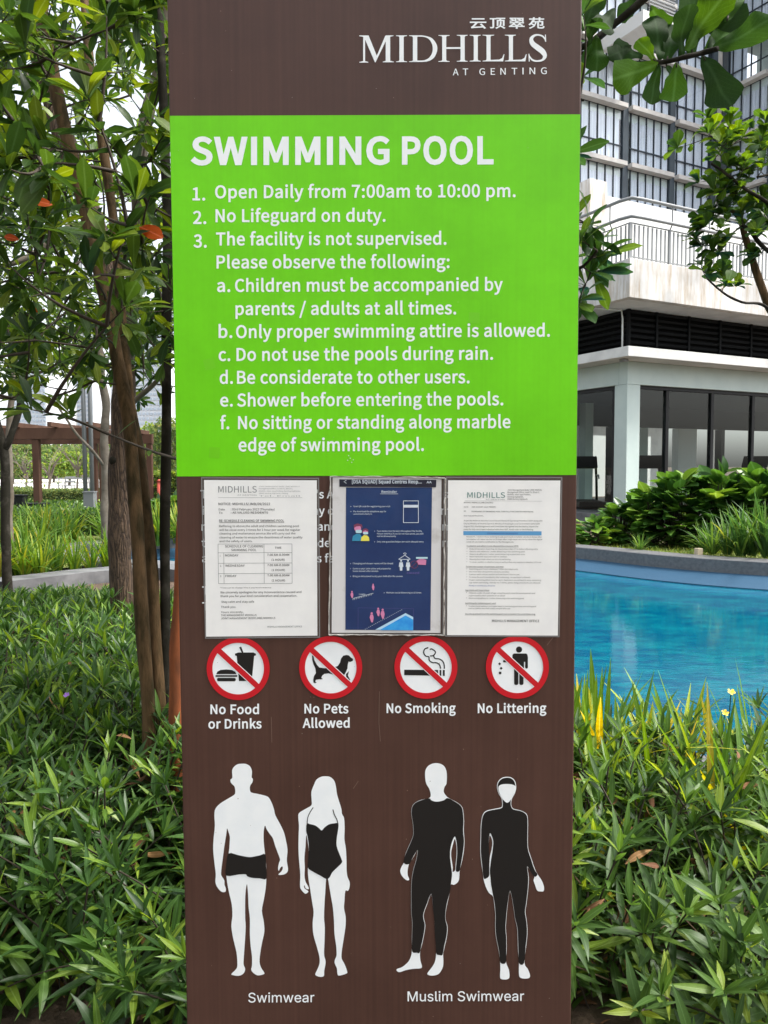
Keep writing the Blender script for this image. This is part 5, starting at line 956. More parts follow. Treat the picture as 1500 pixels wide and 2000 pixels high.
# squares of tape and a few scratches
TAPE = mat('old_green_tape', (.150, .590, .004), .3)
for x, y, r in ((926, 621, 2), (409, 711, -14), (419, 884, 4)):
    a = math.radians(r); q = [(x + 10.5 * (cx * math.cos(a) - cy * math.sin(a)), y + 10.5 * (cx * math.sin(a) + cy * math.cos(a))) for cx, cy in ((-1, -1), (1, -1), (1, 1), (-1, 1))]
    Print(SS, .0006).poly(q).build('tape_square', TAPE, sign)
SCR = mat('scratch', (.20, .13, .10), .5)
sc = Print(SS, .0006)
for pts in ([(741, 1350), (740, 1410), (743, 1448)], [(530, 1400), (531, 1450)], [(690, 1540), (700, 1525)], [(1068, 1260), (1080, 1245)]):
    sc.stroke(pts, .7)
for _ in range(26): sc.disc(random.uniform(380, 1100), random.uniform(1250, 1990), random.uniform(.5, 1.1), n=6)
for _ in range(6): sc.disc(random.uniform(340, 1120), random.uniform(10, 215), random.uniform(.5, 1.1), n=6)
sc.build('scratches', SCR, sign); 
gsc = Print(SS, .0007)
for x, y in ((681, 890), (684, 895), (687, 903), (690, 898), (679, 899)): gsc.disc(x, y, 1.2, n=6)
gsc.build('scratches', mat('pale_chip', (.6, .75, .55), .6), sign)

# ------------------------------------------------------------------ notices taped to the sign
PAPER = mat('paper', (.86, .87, .85), .55, col2=(.80, .81, .80), scale=20, coat=.35)
INK = mat('printer_ink', (.05, .05, .055), .6)
INK_G = mat('grey_ink', (.22, .24, .25), .6)
INK_T = mat('teal_ink', (.06, .20, .18), .6)
SLEEVE = clear_mat('plastic_sleeve', (.80, .80, .80), 1.5, .12, .10, (.45, .45, .45))
SLEEVE_EDGE = clear_mat('plastic_sleeve_edge', (.7, .7, .7), 2.5, .1, .42, (.42, .42, .42))
def quadmap(q):
    """bilinear map of 0..1 x 0..1 onto the pixel quad tl,tr,br,bl"""
    def f(u, v):
        x = (1 - v) * ((1 - u) * q[0][0] + u * q[1][0]) + v * ((1 - u) * q[3][0] + u * q[2][0])
        y = (1 - v) * ((1 - u) * q[0][1] + u * q[1][1]) + v * ((1 - u) * q[3][1] + u * q[2][1])
        return x, y
    return f
def notice(label, sleeve, paper, lift, warp=0.0, pmat=None):
    c = [sum(p[0] for p in sleeve) / 4, max(p[1] for p in sleeve)]
    b = P(c[0], c[1], SIGN_Y - lift)
    t = thing('notice', label, 'notice', (b.x, b.y, b.z))
    def NS(x, y):
        p = P(x, y, SIGN_Y); return (p.x - b.x, SIGN_Y - b.y, p.z - b.z)
    Print(NS, lift).poly(sleeve).build('sleeve', SLEEVE, t)
    def inset(q, d):
        cx = sum(p[0] for p in q) / 4; cy = sum(p[1] for p in q) / 4
        return [(p[0] + d * (1 if p[0] < cx else -1), p[1] + d * (1 if p[1] < cy else -1)) for p in q]
    e = Print(NS, lift + .0002); i2 = inset(sleeve, 2.2)
    e.tris(sleeve + i2, [t_ for k in range(4) for t_ in ((k, (k + 1) % 4, 4 + k), ((k + 1) % 4, 4 + (k + 1) % 4, 4 + k))]).build('sleeve_edge', SLEEVE_EDGE, t)
    Print(NS, lift + .0004).poly(paper).build('sheet', pmat or PAPER, t)
    return t, NS
def doc(t, NS, paper, rows, lift, W=1275, H=1765):
    """rows in crop pixels relative to the sheet; (text, x0, x1, baseline, cap, ink, bold)"""
    qm = quadmap(paper)
    f = lambda x, y: NS(*qm(x / W, y / H))
    inks = {}
    for r in rows:
        pr = inks.setdefault(r[5], Print(f, lift + .0007))
        pr.text(r[0], r[1], r[2], r[3], r[4], r[6])
    return inks, f
# left notice
pq = [(399, 937.5), (619, 938), (620, 1241), (403, 1243)]
t1, ns1 = notice('left white notice with pool cleaning timetable, in a clear sleeve', [(393, 932), (623.5, 933), (625.5, 1245), (401, 1247)], pq, .0016)
I, Gk, T_ = INK, INK_G, INK_T
rows = [('MIDHILLS', 160, 595, 140, 72, Gk, 0), ('AT GENTING', 375, 595, 176, 14, Gk, 0),
    ('JOINT MANAGEMENT BODY (JMB) MIDHILLS', 620, 1080, 76, 11, Gk, 0), ('Management Office, Level P1, Block C,', 620, 1005, 102, 13, Gk, 0), ('Midhills, Jalan Jaya Perdana, Genting Highlands,', 620, 1090, 130, 13, Gk, 0),
    ('69000 Genting Highlands, Pahang', 620, 950, 156, 13, Gk, 0), ('Tel. Email', 620, 1085, 184, 11, Gk, 0),
    ('NOTICE: MIDHILLS/JMB/09/2022', 160, 745, 282, 26, I, 14), ('Date', 162, 232, 342, 22, I, 6), (': 03rd February 2022 (Thursday)', 300, 795, 342, 24, I, 6), ('To', 162, 205, 380, 22, I, 6), (': All VALUED RESIDENTS', 300, 720, 378, 22, I, 14),
    ('RE: SCHEDULE CLEANING OF SWIMMING POOL', 166, 903, 472, 26, I, 14),
    ('Reffering to above,the adult and children swimming pool', 166, 1070, 530, 22, I, 8), ('will be close every 3 times for 1 hour per week for regular', 166, 1085, 573, 22, I, 8), ('cleaning and maitenance service.We will carry out the', 166, 1030, 614, 22, I, 8), ('cleaning of water to ensure the cleanliness of water quality', 166, 1110, 658, 22, I, 8), ('and the safety of users.', 166, 540, 700, 22, I, 8),
    ('SCHEDULE OF CLEANING', 230, 660, 760, 26, I, 6), ('SWIMMING POOL', 300, 585, 802, 26, I, 6), ('TIME', 795, 870, 776, 22, I, 12),
    ('1', 168, 176, 862, 20, I, 4), ('MONDAY', 230, 380, 862, 24, I, 8), ('7.00 AM-8.00AM', 708, 958, 856, 22, I, 12), ('(1 HOUR)', 758, 905, 912, 22, I, 12),
    ('2.', 168, 186, 978, 20, I, 4), ('WEDNESDAY', 230, 450, 978, 24, I, 8), ('7.00 AM-8.00AM', 708, 958, 972, 22, I, 12), ('(1 HOUR)', 758, 908, 1028, 22, I, 12),
    ('3.', 168, 186, 1094, 20, I, 4), ('FRIDAY', 230, 355, 1094, 24, I, 8), ('7.00 AM-8.00AM', 708, 958, 1088, 22, I, 12), ('(1 HOUR)', 758, 908, 1146, 22, I, 12),
    ('*Time can be change if he is any inconvenience', 168, 750, 1222, 13, I, 6), ('We sincerely apologies for any inconvenience caused and', 170, 1095, 1278, 22, I, 10), ('thank you for your kind consideration and cooperation.', 170, 1045, 1320, 22, I, 10), ('Stay calm and stay safe', 180, 555, 1384, 22, I, 10), ('Thank you.', 174, 348, 1442, 22, I, 10),
    ('Yours sincerely,', 174, 430, 1500, 20, I, 10), ('THE MANAGEMENT MIDHILLS', 174, 580, 1535, 20, I, 12), ('JOINT MANAGEMENT BODY(JMB) MIDHILLS', 174, 795, 1570, 20, I, 12), ('MIDHILLS MANAGEMENT OFFICE', 705, 1100, 1668, 18, Gk, 12)]
inks, f1 = doc(t1, ns1, pq, rows, .0016)
ln = inks[Gk]
ln.rect(158, 196, 1110, 199)
def line(pr, x0, y0, x1, y1, w=3): pr.stroke([(x0, y0), (x1, y1)], w)
line(inks[I], 166, 480, 903, 480, 4)
for y in (722, 820, 938, 1054, 1168): line(ln, 150, y, 990, y, 4)
for x in (150, 672, 990): line(ln, x, 722, x, 1168, 4)
line(ln, 214, 820, 214, 1168, 4)
for k, v in inks.items(): v.build('printed_text', k, t1)['kind'] = 'stuff'
# right notice
pq = [(875, 938), (1094, 938.5), (1089, 1241), (873, 1240)]
t3, ns3 = notice('right white notice with blue highlighted heading, in a clear sleeve', [(871, 931), (1098, 931.5), (1092.5, 1244), (869, 1243)], pq, .0016)
rows = [('MIDHILLS', 220, 648, 198, 62, T_, 0), ('AT GENTING', 430, 648, 224, 12, Gk, 0),
    ('Joint Management Body (JMB) Midhills', 676, 1065, 116, 16, I, 4), ('Management Office, Level P1, Block C,', 676, 1040, 142, 16, I, 4), ('Midhills, Jalan Jaya Perdana,', 676, 940, 168, 16, I, 4), ('Genting Highlands,', 676, 858, 194, 16, I, 4), ('69000 Genting Highlands', 676, 905, 220, 16, I, 4),
    ('NOTICE: MIDHILLS/JMB/218/2021', 182, 515, 260, 14, I, 10), ('DATE', 182, 232, 310, 13, I, 8), ('24th AUGUST 2021 (FRIDAY)', 270, 545, 310, 14, I, 8), ('RE', 182, 205, 358, 13, I, 8), ('REOPENING OF SWIMMING POOL FOR FULLY VACCINATED INDIVIDUAL', 270, 975, 362, 14, I, 14), ('Dear Valued Residents,', 182, 405, 410, 14, I, 3),
    ('As per the National Security Council issued Standard Operating Procedure (SOP) along with', 182, 1078, 466, 15, I, 2), ('City by Ministry of Youth & Sports & Ministry of Housing & Local Government dated 20th', 182, 1048, 500, 15, I, 2), ('August 2021 the Management and Committee has agreed and decided to reopen the', 182, 1030, 532, 15, I, 6), ('pools for fully vaccinated individual with strict SOP. Kindly refer to the following', 182, 975, 566, 15, I, 6)]
y = 650
for s, a, b_, yy, bd in (('Residents / visitors those wishing to use pool must complete vaccine 2 doses after', 215, 1075, 650, 2), ('inoculation of 2 dose vaccine or 28 days after single dose vaccine by show the digital', 215, 1078, 678, 4), ('Covid-19 vaccination certification to The Management.', 215, 755, 708, 8),
    ('To observe and adhere Covid-19 preventive measure (CPM)', 215, 808, 754, 12), ('Body temperature Scanning, to ensure lower than 37.5c before allowing entry', 250, 1030, 788, 2), ('Observe and adhere to 1 meter distancing in the swimming pool', 250, 880, 818, 2), ('Observe & adhere to 1 meter social distancing at pool deck area', 250, 880, 848, 2), ('Wash hand with soap and water or sanitizer', 250, 680, 876, 2), ('Wearing face mask when you are not swimming', 250, 720, 906, 2), ('To clean, sanitize or disinfect area or surface that may expose to infection of Covid-', 250, 1075, 938, 2),
    ('To limit the number of swimmers and time', 210, 640, 990, 12), ('Swimming pool hours is between 7.00am to 9.00pm only', 248, 805, 1018, 2), ('Not more than 20 swimmers at every one time', 248, 705, 1048, 2), ('1 person each unit per session and maximum 1 hour to use', 248, 822, 1078, 2), ('To leave the pool immediately after swimming - no spectator is allowed', 248, 945, 1110, 2), ('Proper swimming attire must be worn. Swimmers are advised to wear swimming', 248, 1072, 1142, 2), ('cap when swimming. Strictly no T-shirts, pants (long and short) are allowed.', 248, 1068, 1172, 2),
    ('Age Limit and Supervision', 206, 480, 1258, 12), ('Children under 12 years of age using the pools must be accompanied and', 246, 1005, 1290, 2), ('supervised by their parents or an adult', 246, 660, 1320, 2), ('Observe and adhere to 1 meter distancing in the swimming pool', 246, 878, 1350, 2),
    ('Sanitizing the swimming pool used', 206, 555, 1406, 12), ('To place hand sanitizer and paper towel in swimming pool area, swimming pool', 244, 1020, 1440, 2), ('user to sanitize the chair used/ sunspot after use', 244, 722, 1466, 2), ('Security guard will be at the swimming pool area to monitor the social distancing.', 206, 1015, 1528, 12)):
    rows.append((s, a, b_, yy, 14, I, bd))
rows.append(('MIDHILLS MANAGEMENT OFFICE', 515, 1060, 1612, 26, I, 12))
inks, f3 = doc(t3, ns3, pq, rows, .0016)
BLUEBAR = mat('blue_highlight', (.10, .32, .58), .5)
ln = inks[Gk]; line(ln, 190, 232, 1070, 236, 2)
for x0, x1, y in ((215, 808, 760), (210, 640, 996), (206, 480, 1264), (206, 555, 1412), (206, 1015, 1534)): line(inks[I], x0, y, x1, y, 2)
for yy in (784, 814, 844, 872, 902, 934, 1014, 1044, 1074, 1106, 1138, 1286, 1346, 1436): inks[I].rect(218, yy - 9, 224, yy - 3)
for k, v in inks.items(): v.build('printed_text', k, t3)['kind'] = 'stuff'
Print(f3, .0022).rect(178, 578, 1070, 625).build('blue_heading_bar', BLUEBAR, t3)
hb = Print(f3, .0025); hb.text('SOP/Guidelines at the Swimming Pool', 450, 800, 610, 14, 10); hb.text('Kindly to sanitize any distance', 248, 545, 1206, 13, 8); hb.build('printed_text', mat('blue_ink', (.05, .10, .32), .6), t3)['kind'] = 'stuff'
# middle poster
sq = [(645.5, 930.5), (868.5, 933.5), (866, 1240), (642.5, 1239)]
POSTERP = mat('worn_poster_paper', (.66, .66, .66), .5, col2=(.42, .40, .37), scale=14, lo=.55, hi=.75, coat=.5)
t2, ns2 = notice('weathered dark blue reminder poster between the two white notices', sq, [(650, 932), (862, 934), (860, 1235.5), (648, 1235)], .0028, pmat=POSTERP)
NAVY = mat('navy_print', (.006, .028, .115), .3, col2=(.014, .045, .15), scale=9, coat=.4)
HEADP = mat('dark_header_print', (.012, .014, .035), .3, coat=.4)
c4 = crop(5.769, 620, 920)
def PP(lift): return Print(lambda x, y: ns2(x / 5.769 + 620, y / 5.769 + 920), lift)
PP(.0036).poly([(323, 184), (1290, 184), (1272, 1792), (316, 1784)]).build('navy_print', NAVY, t2)
PP(.0040).poly([(248, 93), (1338, 98), (1334, 182), (250, 176)]).build('dark_header', HEADP, t2)
wt = PP(.0044)
wt.text('[DSA SQUAD] Squad Centres Reop...', 390, 1172, 138, 38, 24); wt.text('AA', 1228, 1285, 138, 26, 16)
wt.stroke([(328, 102), (300, 120), (328, 138)], 6)
for s, a, b_, y, bd in (('Scan QR code for registering your visit', 405, 820, 405, 3), ('Pre-download the telephone app for', 405, 775, 462, 3), ('convenient check-in', 405, 615, 490, 3), ('Face masks must be worn throughout the facility.', 672, 1180, 682, 3), ('Please note that if you do not have proof, you will', 672, 1192, 712, 3), ('not be allowed entry', 672, 885, 740, 3), ('Only one guardian/helper per swim allowed entry', 672, 1195, 802, 3),
    ('Changing and shower rooms will be closed', 400, 850, 1046, 3), ('Come in your swim attire and prepare for', 400, 828, 1104, 3), ('home shower after session', 400, 685, 1132, 3), ('Bring an extra towel to dry your child after the session', 400, 960, 1190, 3), ('Maintain social distancing at all times', 778, 1168, 1374, 3), ('1 metre', 468, 540, 1392, 8)):
    wt.text(s, a, b_, y, 17, bd)
for x, y in ((378, 398), (378, 455), (645, 675), (645, 795), (374, 1040), (374, 1096), (374, 1182), (752, 1368)): wt.disc(x, y, 4, n=8)
wt.text('Reminder', 722, 895, 245, 26, 14); line(wt, 706, 256, 908, 256, 4)
for q in ([(965, 332), (1139, 332), (1139, 338), (965, 338)], [(965, 576), (1139, 576), (1139, 582), (965, 582)], [(965, 332), (971, 332), (971, 582), (965, 582)], [(1133, 332), (1139, 332), (1139, 582), (1133, 582)], [(970, 380), (1135, 380), (1135, 410), (970, 410)]): wt.poly(q)
for cx, top in ((942, 1000), (1020, 1000)):
    wt.disc(cx, top + 8, 11, n=14); wt.poly([(cx - 26, top + 75), (cx - 18, top + 25), (cx + 18, top + 25), (cx + 26, top + 75), (cx + 16, top + 75), (cx + 13, top + 118), (cx - 13, top + 118), (cx - 16, top + 75)])
for q in ([(980, 935), (968, 925), (985, 918), (1000, 925), (984, 945), (915, 990)], [(984, 945), (1045, 990)], [(915, 992), (1045, 992)]): wt.stroke(q, 6)
for i in range(22): wt.disc(540 + i * 19.5, 1775 - i * 10.3, 4, n=6)
for i in range(12): wt.stroke([(405 + i * 19, 1430 - i * 5), (400 + i * 19, 1450 - i * 5)], 4)
line(wt, 400, 1430, 630, 1372, 4)
wt.build('printed_text', mat('pale_print', (.62, .70, .78), .4), t2)['kind'] = 'stuff'
pb = PP(.0044)
line(pb, 460, 1536, 1082, 1545, 2); line(pb, 460, 1536, 458, 1782, 2); line(pb, 1082, 1545, 1080, 1782, 2)
pb.text('closed', 1005, 1145, 1155, 24, 14)
PINK = mat('pink_print', (.62, .22, .40), .5)
pb.build('frame_lines', mat('dull_blue_print', (.12, .10, .32), .5), t2)
PP(.0044).poly([(650, 1782), (992, 1596), (1078, 1640), (1078, 1790)]).build('pool_drawing', mat('pale_blue_print', (.45, .68, .85), .4), t2)
PP(.0048).poly([(700, 1786), (992, 1622), (1078, 1668), (1078, 1790)]).build('pool_drawing', mat('bright_blue_print', (.02, .26, .72), .4, col2=(.05, .40, .80), scale=60), t2)
pk = PP(.0044)
for cx, cy, s in ((390, 1385, 1), (628, 1300, .9), (612, 1640, 1.4), (735, 1600, 1.4), (685, 1580, 1.2)):
    pk.disc(cx, cy - 30 * s, 9 * s, n=10); pk.poly([(cx - 17 * s, cy + 4 * s), (cx - 10 * s, cy - 20 * s), (cx + 10 * s, cy - 20 * s), (cx + 16 * s, cy + 4 * s), (cx + 9 * s, cy + 42 * s), (cx - 3 * s, cy + 42 * s)])
pk.disc(455, 645, 38, n=24); pk.disc(540, 685, 30, n=24); pk.poly([(1115, 1010), (1165, 975), (1225, 1000), (1220, 1055), (1130, 1050)])
pk.build('people_drawing', PINK, t2)['kind'] = 'stuff'
hr = PP(.0047); hr.poly([(412, 640), (410, 605), (450, 588), (500, 600), (512, 640), (480, 618), (440, 622)]); hr.poly([(508, 680), (510, 655), (545, 642), (572, 655), (575, 680), (540, 665)]); hr.disc(1090, 1050, 44, 38, n=30); hr.stroke([(1060, 1080), (1120, 1020)], 6)
hr.build('people_drawing', mat('plum_print', (.18, .04, .09), .5), t2)['kind'] = 'stuff'
PP(.0047).poly([(392, 785), (400, 730), (440, 705), (480, 705), (500, 735), (492, 785)]).build('people_drawing', mat('teal_print', (.03, .25, .42), .5), t2)
PP(.0049).poly([(490, 785), (496, 742), (525, 720), (560, 722), (582, 745), (586, 785)]).build('people_drawing', mat('yellow_print', (.80, .72, .10), .5), t2)
mk = PP(.0050); mk.poly(rounded(432, 660, 500, 696, 12)); mk.poly(rounded(516, 684, 572, 710, 10)); mk.poly([(1110, 965), (1240, 965), (1240, 985), (1110, 985)]); mk.build('people_drawing', mat('pale_aqua_print', (.45, .68, .75), .5), t2)
# creased plastic edge round the poster
cr_ = MB()
for side in range(4):
    a, b_ = sq[side], sq[(side + 1) % 4]
    n = 26; pts = []
    for i in range(n + 1):
        t = i / n; x = a[0] + (b_[0] - a[0]) * t + random.uniform(-.7, .7); y = a[1] + (b_[1] - a[1]) * t + random.uniform(-.7, .7)
        p = ns2(x, y); pts.append((p[0], p[1] - .0036 - random.uniform(0, .001), p[2]))
    cr_.tube(pts, [random.uniform(.0006, .0018) for _ in pts], 5)
cr_.build('crumpled_edge', mat('crumpled_film', (.50, .49, .46), .25, spec=.8, col2=(.2, .18, .16), scale=60), t2)

# ------------------------------------------------------------------ foliage machinery
def leaf_template(w, prof, fold=.15, droop=.12, seg=5, twist=0.0, wave=0.0):
    """leaf of length 1 along +Y, upper face +Z; prof: (t, relative half width)"""
    vs, uv = [], []
    for i in range(seg + 1):
        t = i / seg
        hw = np.interp(t, [p[0] for p in prof], [p[1] for p in prof]) * w / 2
        z = -droop * t * t + wave * math.sin(t * 9 + w * 7); y = t * (1 - .25 * droop * t); a = twist * t
        for s in (-1, 0, 1):
            vs.append((s * hw * math.cos(a) * (1 + wave * 3 * math.sin(t * 17 + s)), y, z + (fold * hw if s else 0) + (wave * 1.6 * math.sin(t * 13 + s * 2) if s else 0) + s * hw * math.sin(a))); uv.append((.5 + .5 * s * (hw / (w / 2) if w else 0), t))
    fs = []
    for i in range(seg):
        for s in (0, 1):
            a = i * 3 + s; fs.append((a, a + 1, a + 4, a + 3))
    return np.array(vs), np.array(fs), np.array(uv)
OBOV = [(0, .08), (.12, .16), (.4, .70), (.65, 1), (.85, .82), (1, .1)]
LANC = [(0, .12), (.15, .55), (.35, 1), (.6, .85), (.85, .35), (1, .03)]
STRAP = [(0, .9), (.3, 1), (.7, .75), (.9, .35), (1, .03)]
BROAD = [(0, .15), (.12, .65), (.35, 1), (.6, .92), (.85, .5), (1, .05)]
FIDDLE = [(0, .10), (.1, .28), (.3, .50), (.5, .72), (.7, 1), (.85, .96), (.95, .62), (1, .25)]
def xf(base, d, nrm, s):
    d = d / np.linalg.norm(d)
    nrm = nrm - d * nrm.dot(d); ln = np.linalg.norm(nrm)
    if ln < 1e-4: nrm = np.array((d[1], -d[0], .1)); nrm = nrm - d * nrm.dot(d); ln = np.linalg.norm(nrm)
    nrm = nrm / ln; x = np.cross(d, nrm)
    M = np.eye(4); M[:3, 0] = x * s; M[:3, 1] = d * s; M[:3, 2] = nrm * s; M[:3, 3] = base
    return M
def tmesh(name, tpl, mt):
    V, Fc, UV = tpl
    me = bpy.data.meshes.new(name); me.from_pydata(V.tolist(), [], Fc.tolist())
    ul = me.uv_layers.new(name='UVMap'); ul.data.foreach_set('uv', UV[Fc.ravel()].ravel().astype(np.float32))
    me.materials.append(mt); me.polygons.foreach_set('use_smooth', [True] * len(me.polygons)); me.update(); return me
def merged(name, sets, mt, parent=None, off=None):
    """sets: list of (template, [4x4...]) -> one mesh"""
    Vs, Fs, Us = [], [], []; n = 0
    for (V, Fc, UV), Ms in sets:
        if not len(Ms): continue
        Ms = np.array(Ms); Vh = np.c_[V, np.ones(len(V))]
        W = np.einsum('nij,vj->nvi', Ms, Vh)[..., :3]
        Fa = Fc[None] + (np.arange(len(Ms)) * len(V))[:, None, None] + n
        Vs.append(W.reshape(-1, 3)); Fs.append(Fa.reshape(-1, 4)); Us.append(np.tile(UV[Fc.ravel()], (len(Ms), 1))); n += len(Ms) * len(V)
    if not Vs: return None
    V = np.concatenate(Vs); Fc = np.concatenate(Fs); U = np.concatenate(Us)
    if off is not None: V = V - np.array(off)
    me = bpy.data.meshes.new(name)
    me.vertices.add(len(V)); me.vertices.foreach_set('co', V.astype(np.float32).ravel())
    me.loops.add(Fc.size); me.loops.foreach_set('vertex_index', Fc.astype(np.int32).ravel())
    me.polygons.add(len(Fc)); me.polygons.foreach_set('loop_start', (np.arange(len(Fc)) * 4).astype(np.int32))
    me.polygons.foreach_set('use_smooth', np.ones(len(Fc), bool))
    ul = me.uv_layers.new(name='UVMap'); ul.data.foreach_set('uv', U.astype(np.float32).ravel())
    me.materials.append(mt); me.update(calc_edges=True); me.validate()
    return link(name, me, parent)
def foliage(t, tpls, items, mt, top=0, name='leaf', rest='foliage'):
    """items: (template index, 4x4 world matrix). The `top` largest in the picture become leaf objects, the others one mass."""
    loc = t.location; rz = Matrix.Translation(-loc)
    sc = []
    for k, (ti, M) in enumerate(items):
        mid = M[:3, 3] + M[:3, 1] * .5; q = project(mid); s = np.linalg.norm(M[:3, 1])
        v = -1
        if q and -60 < q[0] < 1560 and -60 < q[1] < 2060 and not (350 < q[0] < 1118 and q[2] > SIGN_Y): v = s / q[2]
        sc.append((v, k))
    sc.sort(reverse=True)
    idx = [k for v, k in sc[:top] if v > 0]; pick = set(idx)
    if idx:
        mes = [tmesh(name, tp, mt) for tp in tpls]
        for k in idx:
            ti, M = items[k]; link(name, mes[ti], t, rz @ Matrix(M.tolist()))
    sets = [(tp, [M for k, (ti, M) in enumerate(items) if ti == j and k not in pick]) for j, tp in enumerate(tpls)]
    if any(len(s[1]) for s in sets):
        o = merged(rest, sets, mt, t, off=loc); o['kind'] = 'stuff'
def rnd_unit():
    v = RNG.normal(size=3); return v / np.linalg.norm(v)
def cone_dirs(axis, n, ang, jit=.25, phase=None):
    axis = axis / np.linalg.norm(axis); h = np.array((0, 0, 1.)) if abs(axis[2]) < .9 else np.array((1., 0, 0))
    a = np.cross(axis, h); a /= np.linalg.norm(a); b = np.cross(axis, a); p0 = RNG.uniform(0, 6.28) if phase is None else phase
    out = []
    for i in range(n):
        p = p0 + 2 * math.pi * i / n + RNG.normal() * jit; t = ang + RNG.normal() * jit * .6
        out.append(axis * math.cos(t) + (a * math.cos(p) + b * math.sin(p)) * math.sin(t))
    return out

BARK = mat('smooth_olive_bark', (.038, .028, .012), .85, spec=.15, col2=(.150, .090, .045), scale=26, stretch=(1, 1, .22), lo=.38, hi=.66, detail=10, bump=.012, bscale=60)
BARKR = mat('reddish_bark', (.13, .045, .020), .75, spec=.2, col2=(.30, .085, .030), scale=20, stretch=(1, 1, .25), bump=.005, bscale=26)
BARKD = mat('dark_bark', (.018, .016, .011), .85, spec=.15, col2=(.075, .066, .055), scale=11, lo=.5, hi=.8, bump=.006, bscale=40)
BARKG = mat('grey_pale_bark', (.10, .082, .062), .85, spec=.2, col2=(.18, .155, .125), scale=6, bump=.006, bscale=30)
def fissured():
    mt = mat('fissured_bark', (.075, .045, .030), .9)
    nt = mt.node_tree; b = nt.nodes['Principled BSDF']; L = nt.links
    tc = N(nt, 'ShaderNodeTexCoord'); mp = N(nt, 'ShaderNodeMapping', Scale=(1, 1, .13)); L.new(tc.outputs['Object'], mp.inputs[0])
    nz = N(nt, 'ShaderNodeTexNoise', Scale=14.0, Detail=5.0); L.new(mp.outputs[0], nz.inputs['Vector'])
    ad = N(nt, 'ShaderNodeMix', data_type='RGBA', blend_type='ADD'); ad.inputs['Factor'].default_value = .12; L.new(mp.outputs[0], ad.inputs['A']); L.new(nz.outputs['Color'], ad.inputs['B'])
    vo = N(nt, 'ShaderNodeTexVoronoi', Scale=46.0, feature='DISTANCE_TO_EDGE'); L.new(ad.outputs['Result'], vo.inputs['Vector'])
    cr = N(nt, 'ShaderNodeValToRGB'); cr.color_ramp.elements[0].position = 0; cr.color_ramp.elements[0].color = (.030, .018, .012, 1); cr.color_ramp.elements[1].position = .22; cr.color_ramp.elements[1].color = (.12, .074, .046, 1)
    L.new(vo.outputs['Distance'], cr.inputs[0]); L.new(cr.outputs[0], b.inputs['Base Color'])
    n2 = N(nt, 'ShaderNodeTexNoise', Scale=60.0, Detail=6.0); L.new(tc.outputs['Object'], n2.inputs['Vector'])
    ma = N(nt, 'ShaderNodeMath', operation='MULTIPLY_ADD'); ma.inputs[1].default_value = .35; L.new(n2.outputs['Fac'], ma.inputs[0]); L.new(vo.outputs['Distance'], ma.inputs[2])
    bp = N(nt, 'ShaderNodeBump', Strength=1.0, Distance=.02); L.new(ma.outputs[0], bp.inputs['Height']); L.new(bp.outputs[0], b.inputs['Normal'])
    return mt
FISS = fissured()
TWIG = mat('twig_bark', (.045, .032, .022), .8)

DG = (.020, .052, .013); MG = (.034, .090, .018); LG_ = (.060, .130, .020); YG = (.115, .170, .022); OG = (.24, .055, .012)
LM_TREE = leaf_mat('tree_leaf', [(0, (.015, .036, .008)), (.30, (.027, .062, .011)), (.58, (.048, .095, .014)), (.80, (.080, .138, .017)), (.95, (.15, .20, .02)), (1, YG)], rough=.42, trans=.38)
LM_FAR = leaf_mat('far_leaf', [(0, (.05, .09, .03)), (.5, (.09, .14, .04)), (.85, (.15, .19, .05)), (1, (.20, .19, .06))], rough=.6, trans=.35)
LM_FIG = leaf_mat('fig_leaf', [(0, (.014, .034, .009)), (.6, (.022, .055, .012)), (.85, (.045, .11, .014)), (1, (.08, .17, .016))], rough=.62, trans=.30, veins=.30, spec=.08)
LM_RUE = leaf_mat('narrow_leaf', [(0, (.020, .052, .012)), (.35, (.036, .088, .017)), (.7, (.062, .135, .022)), (.90, (.12, .210, .026)), (1, (.20, .29, .03))], rough=.40, trans=.32, spec=.38)
LM_RUER = leaf_mat('narrow_leaf_bright', [(0, (.024, .056, .014)), (.35, (.046, .098, .020)), (.7, (.070, .140, .024)), (.88, (.12, .205, .026)), (1, (.22, .29, .035))], rough=.45, trans=.34, spec=.35)
LM_STRAPG = leaf_mat('green_strap_leaf', [(0, (.03, .08, .018)), (.6, (.06, .135, .025)), (.95, (.11, .19, .03)), (1, (.30, .28, .04))], rough=.45, trans=.32)
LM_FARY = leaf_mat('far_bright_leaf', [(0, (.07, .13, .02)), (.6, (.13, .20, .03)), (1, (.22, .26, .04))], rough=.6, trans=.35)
LM_STRAP = leaf_mat('strap_leaf', [(0, (.045, .11, .018)), (.5, (.085, .175, .022)), (.85, (.15, .23, .024)), (.96, (.26, .27, .03)), (1, (.38, .31, .04))], rough=.45, trans=.32)
LM_BIG = leaf_mat('broad_leaf', [(0, (.022, .064, .012)), (.5, (.044, .118, .018)), (.85, (.09, .185, .026)), (1, (.16, .25, .035))], rough=.30, trans=.25, veins=.2)
LM_ORANGE = leaf_mat('orange_leaf', [(0, (.42, .07, .01)), (1, (.50, .10, .015))], rough=.5, trans=.4)
LM_YEL = leaf_mat('yellow_leaf', [(0, (.50, .36, .03)), (1, (.38, .34, .03))], rough=.5, trans=.3)
LM_LAWN = leaf_mat('lawn_blade', [(0, (.07, .13, .02)), (.6, (.14, .20, .03)), (1, (.26, .26, .06))], rough=.6, trans=.3)

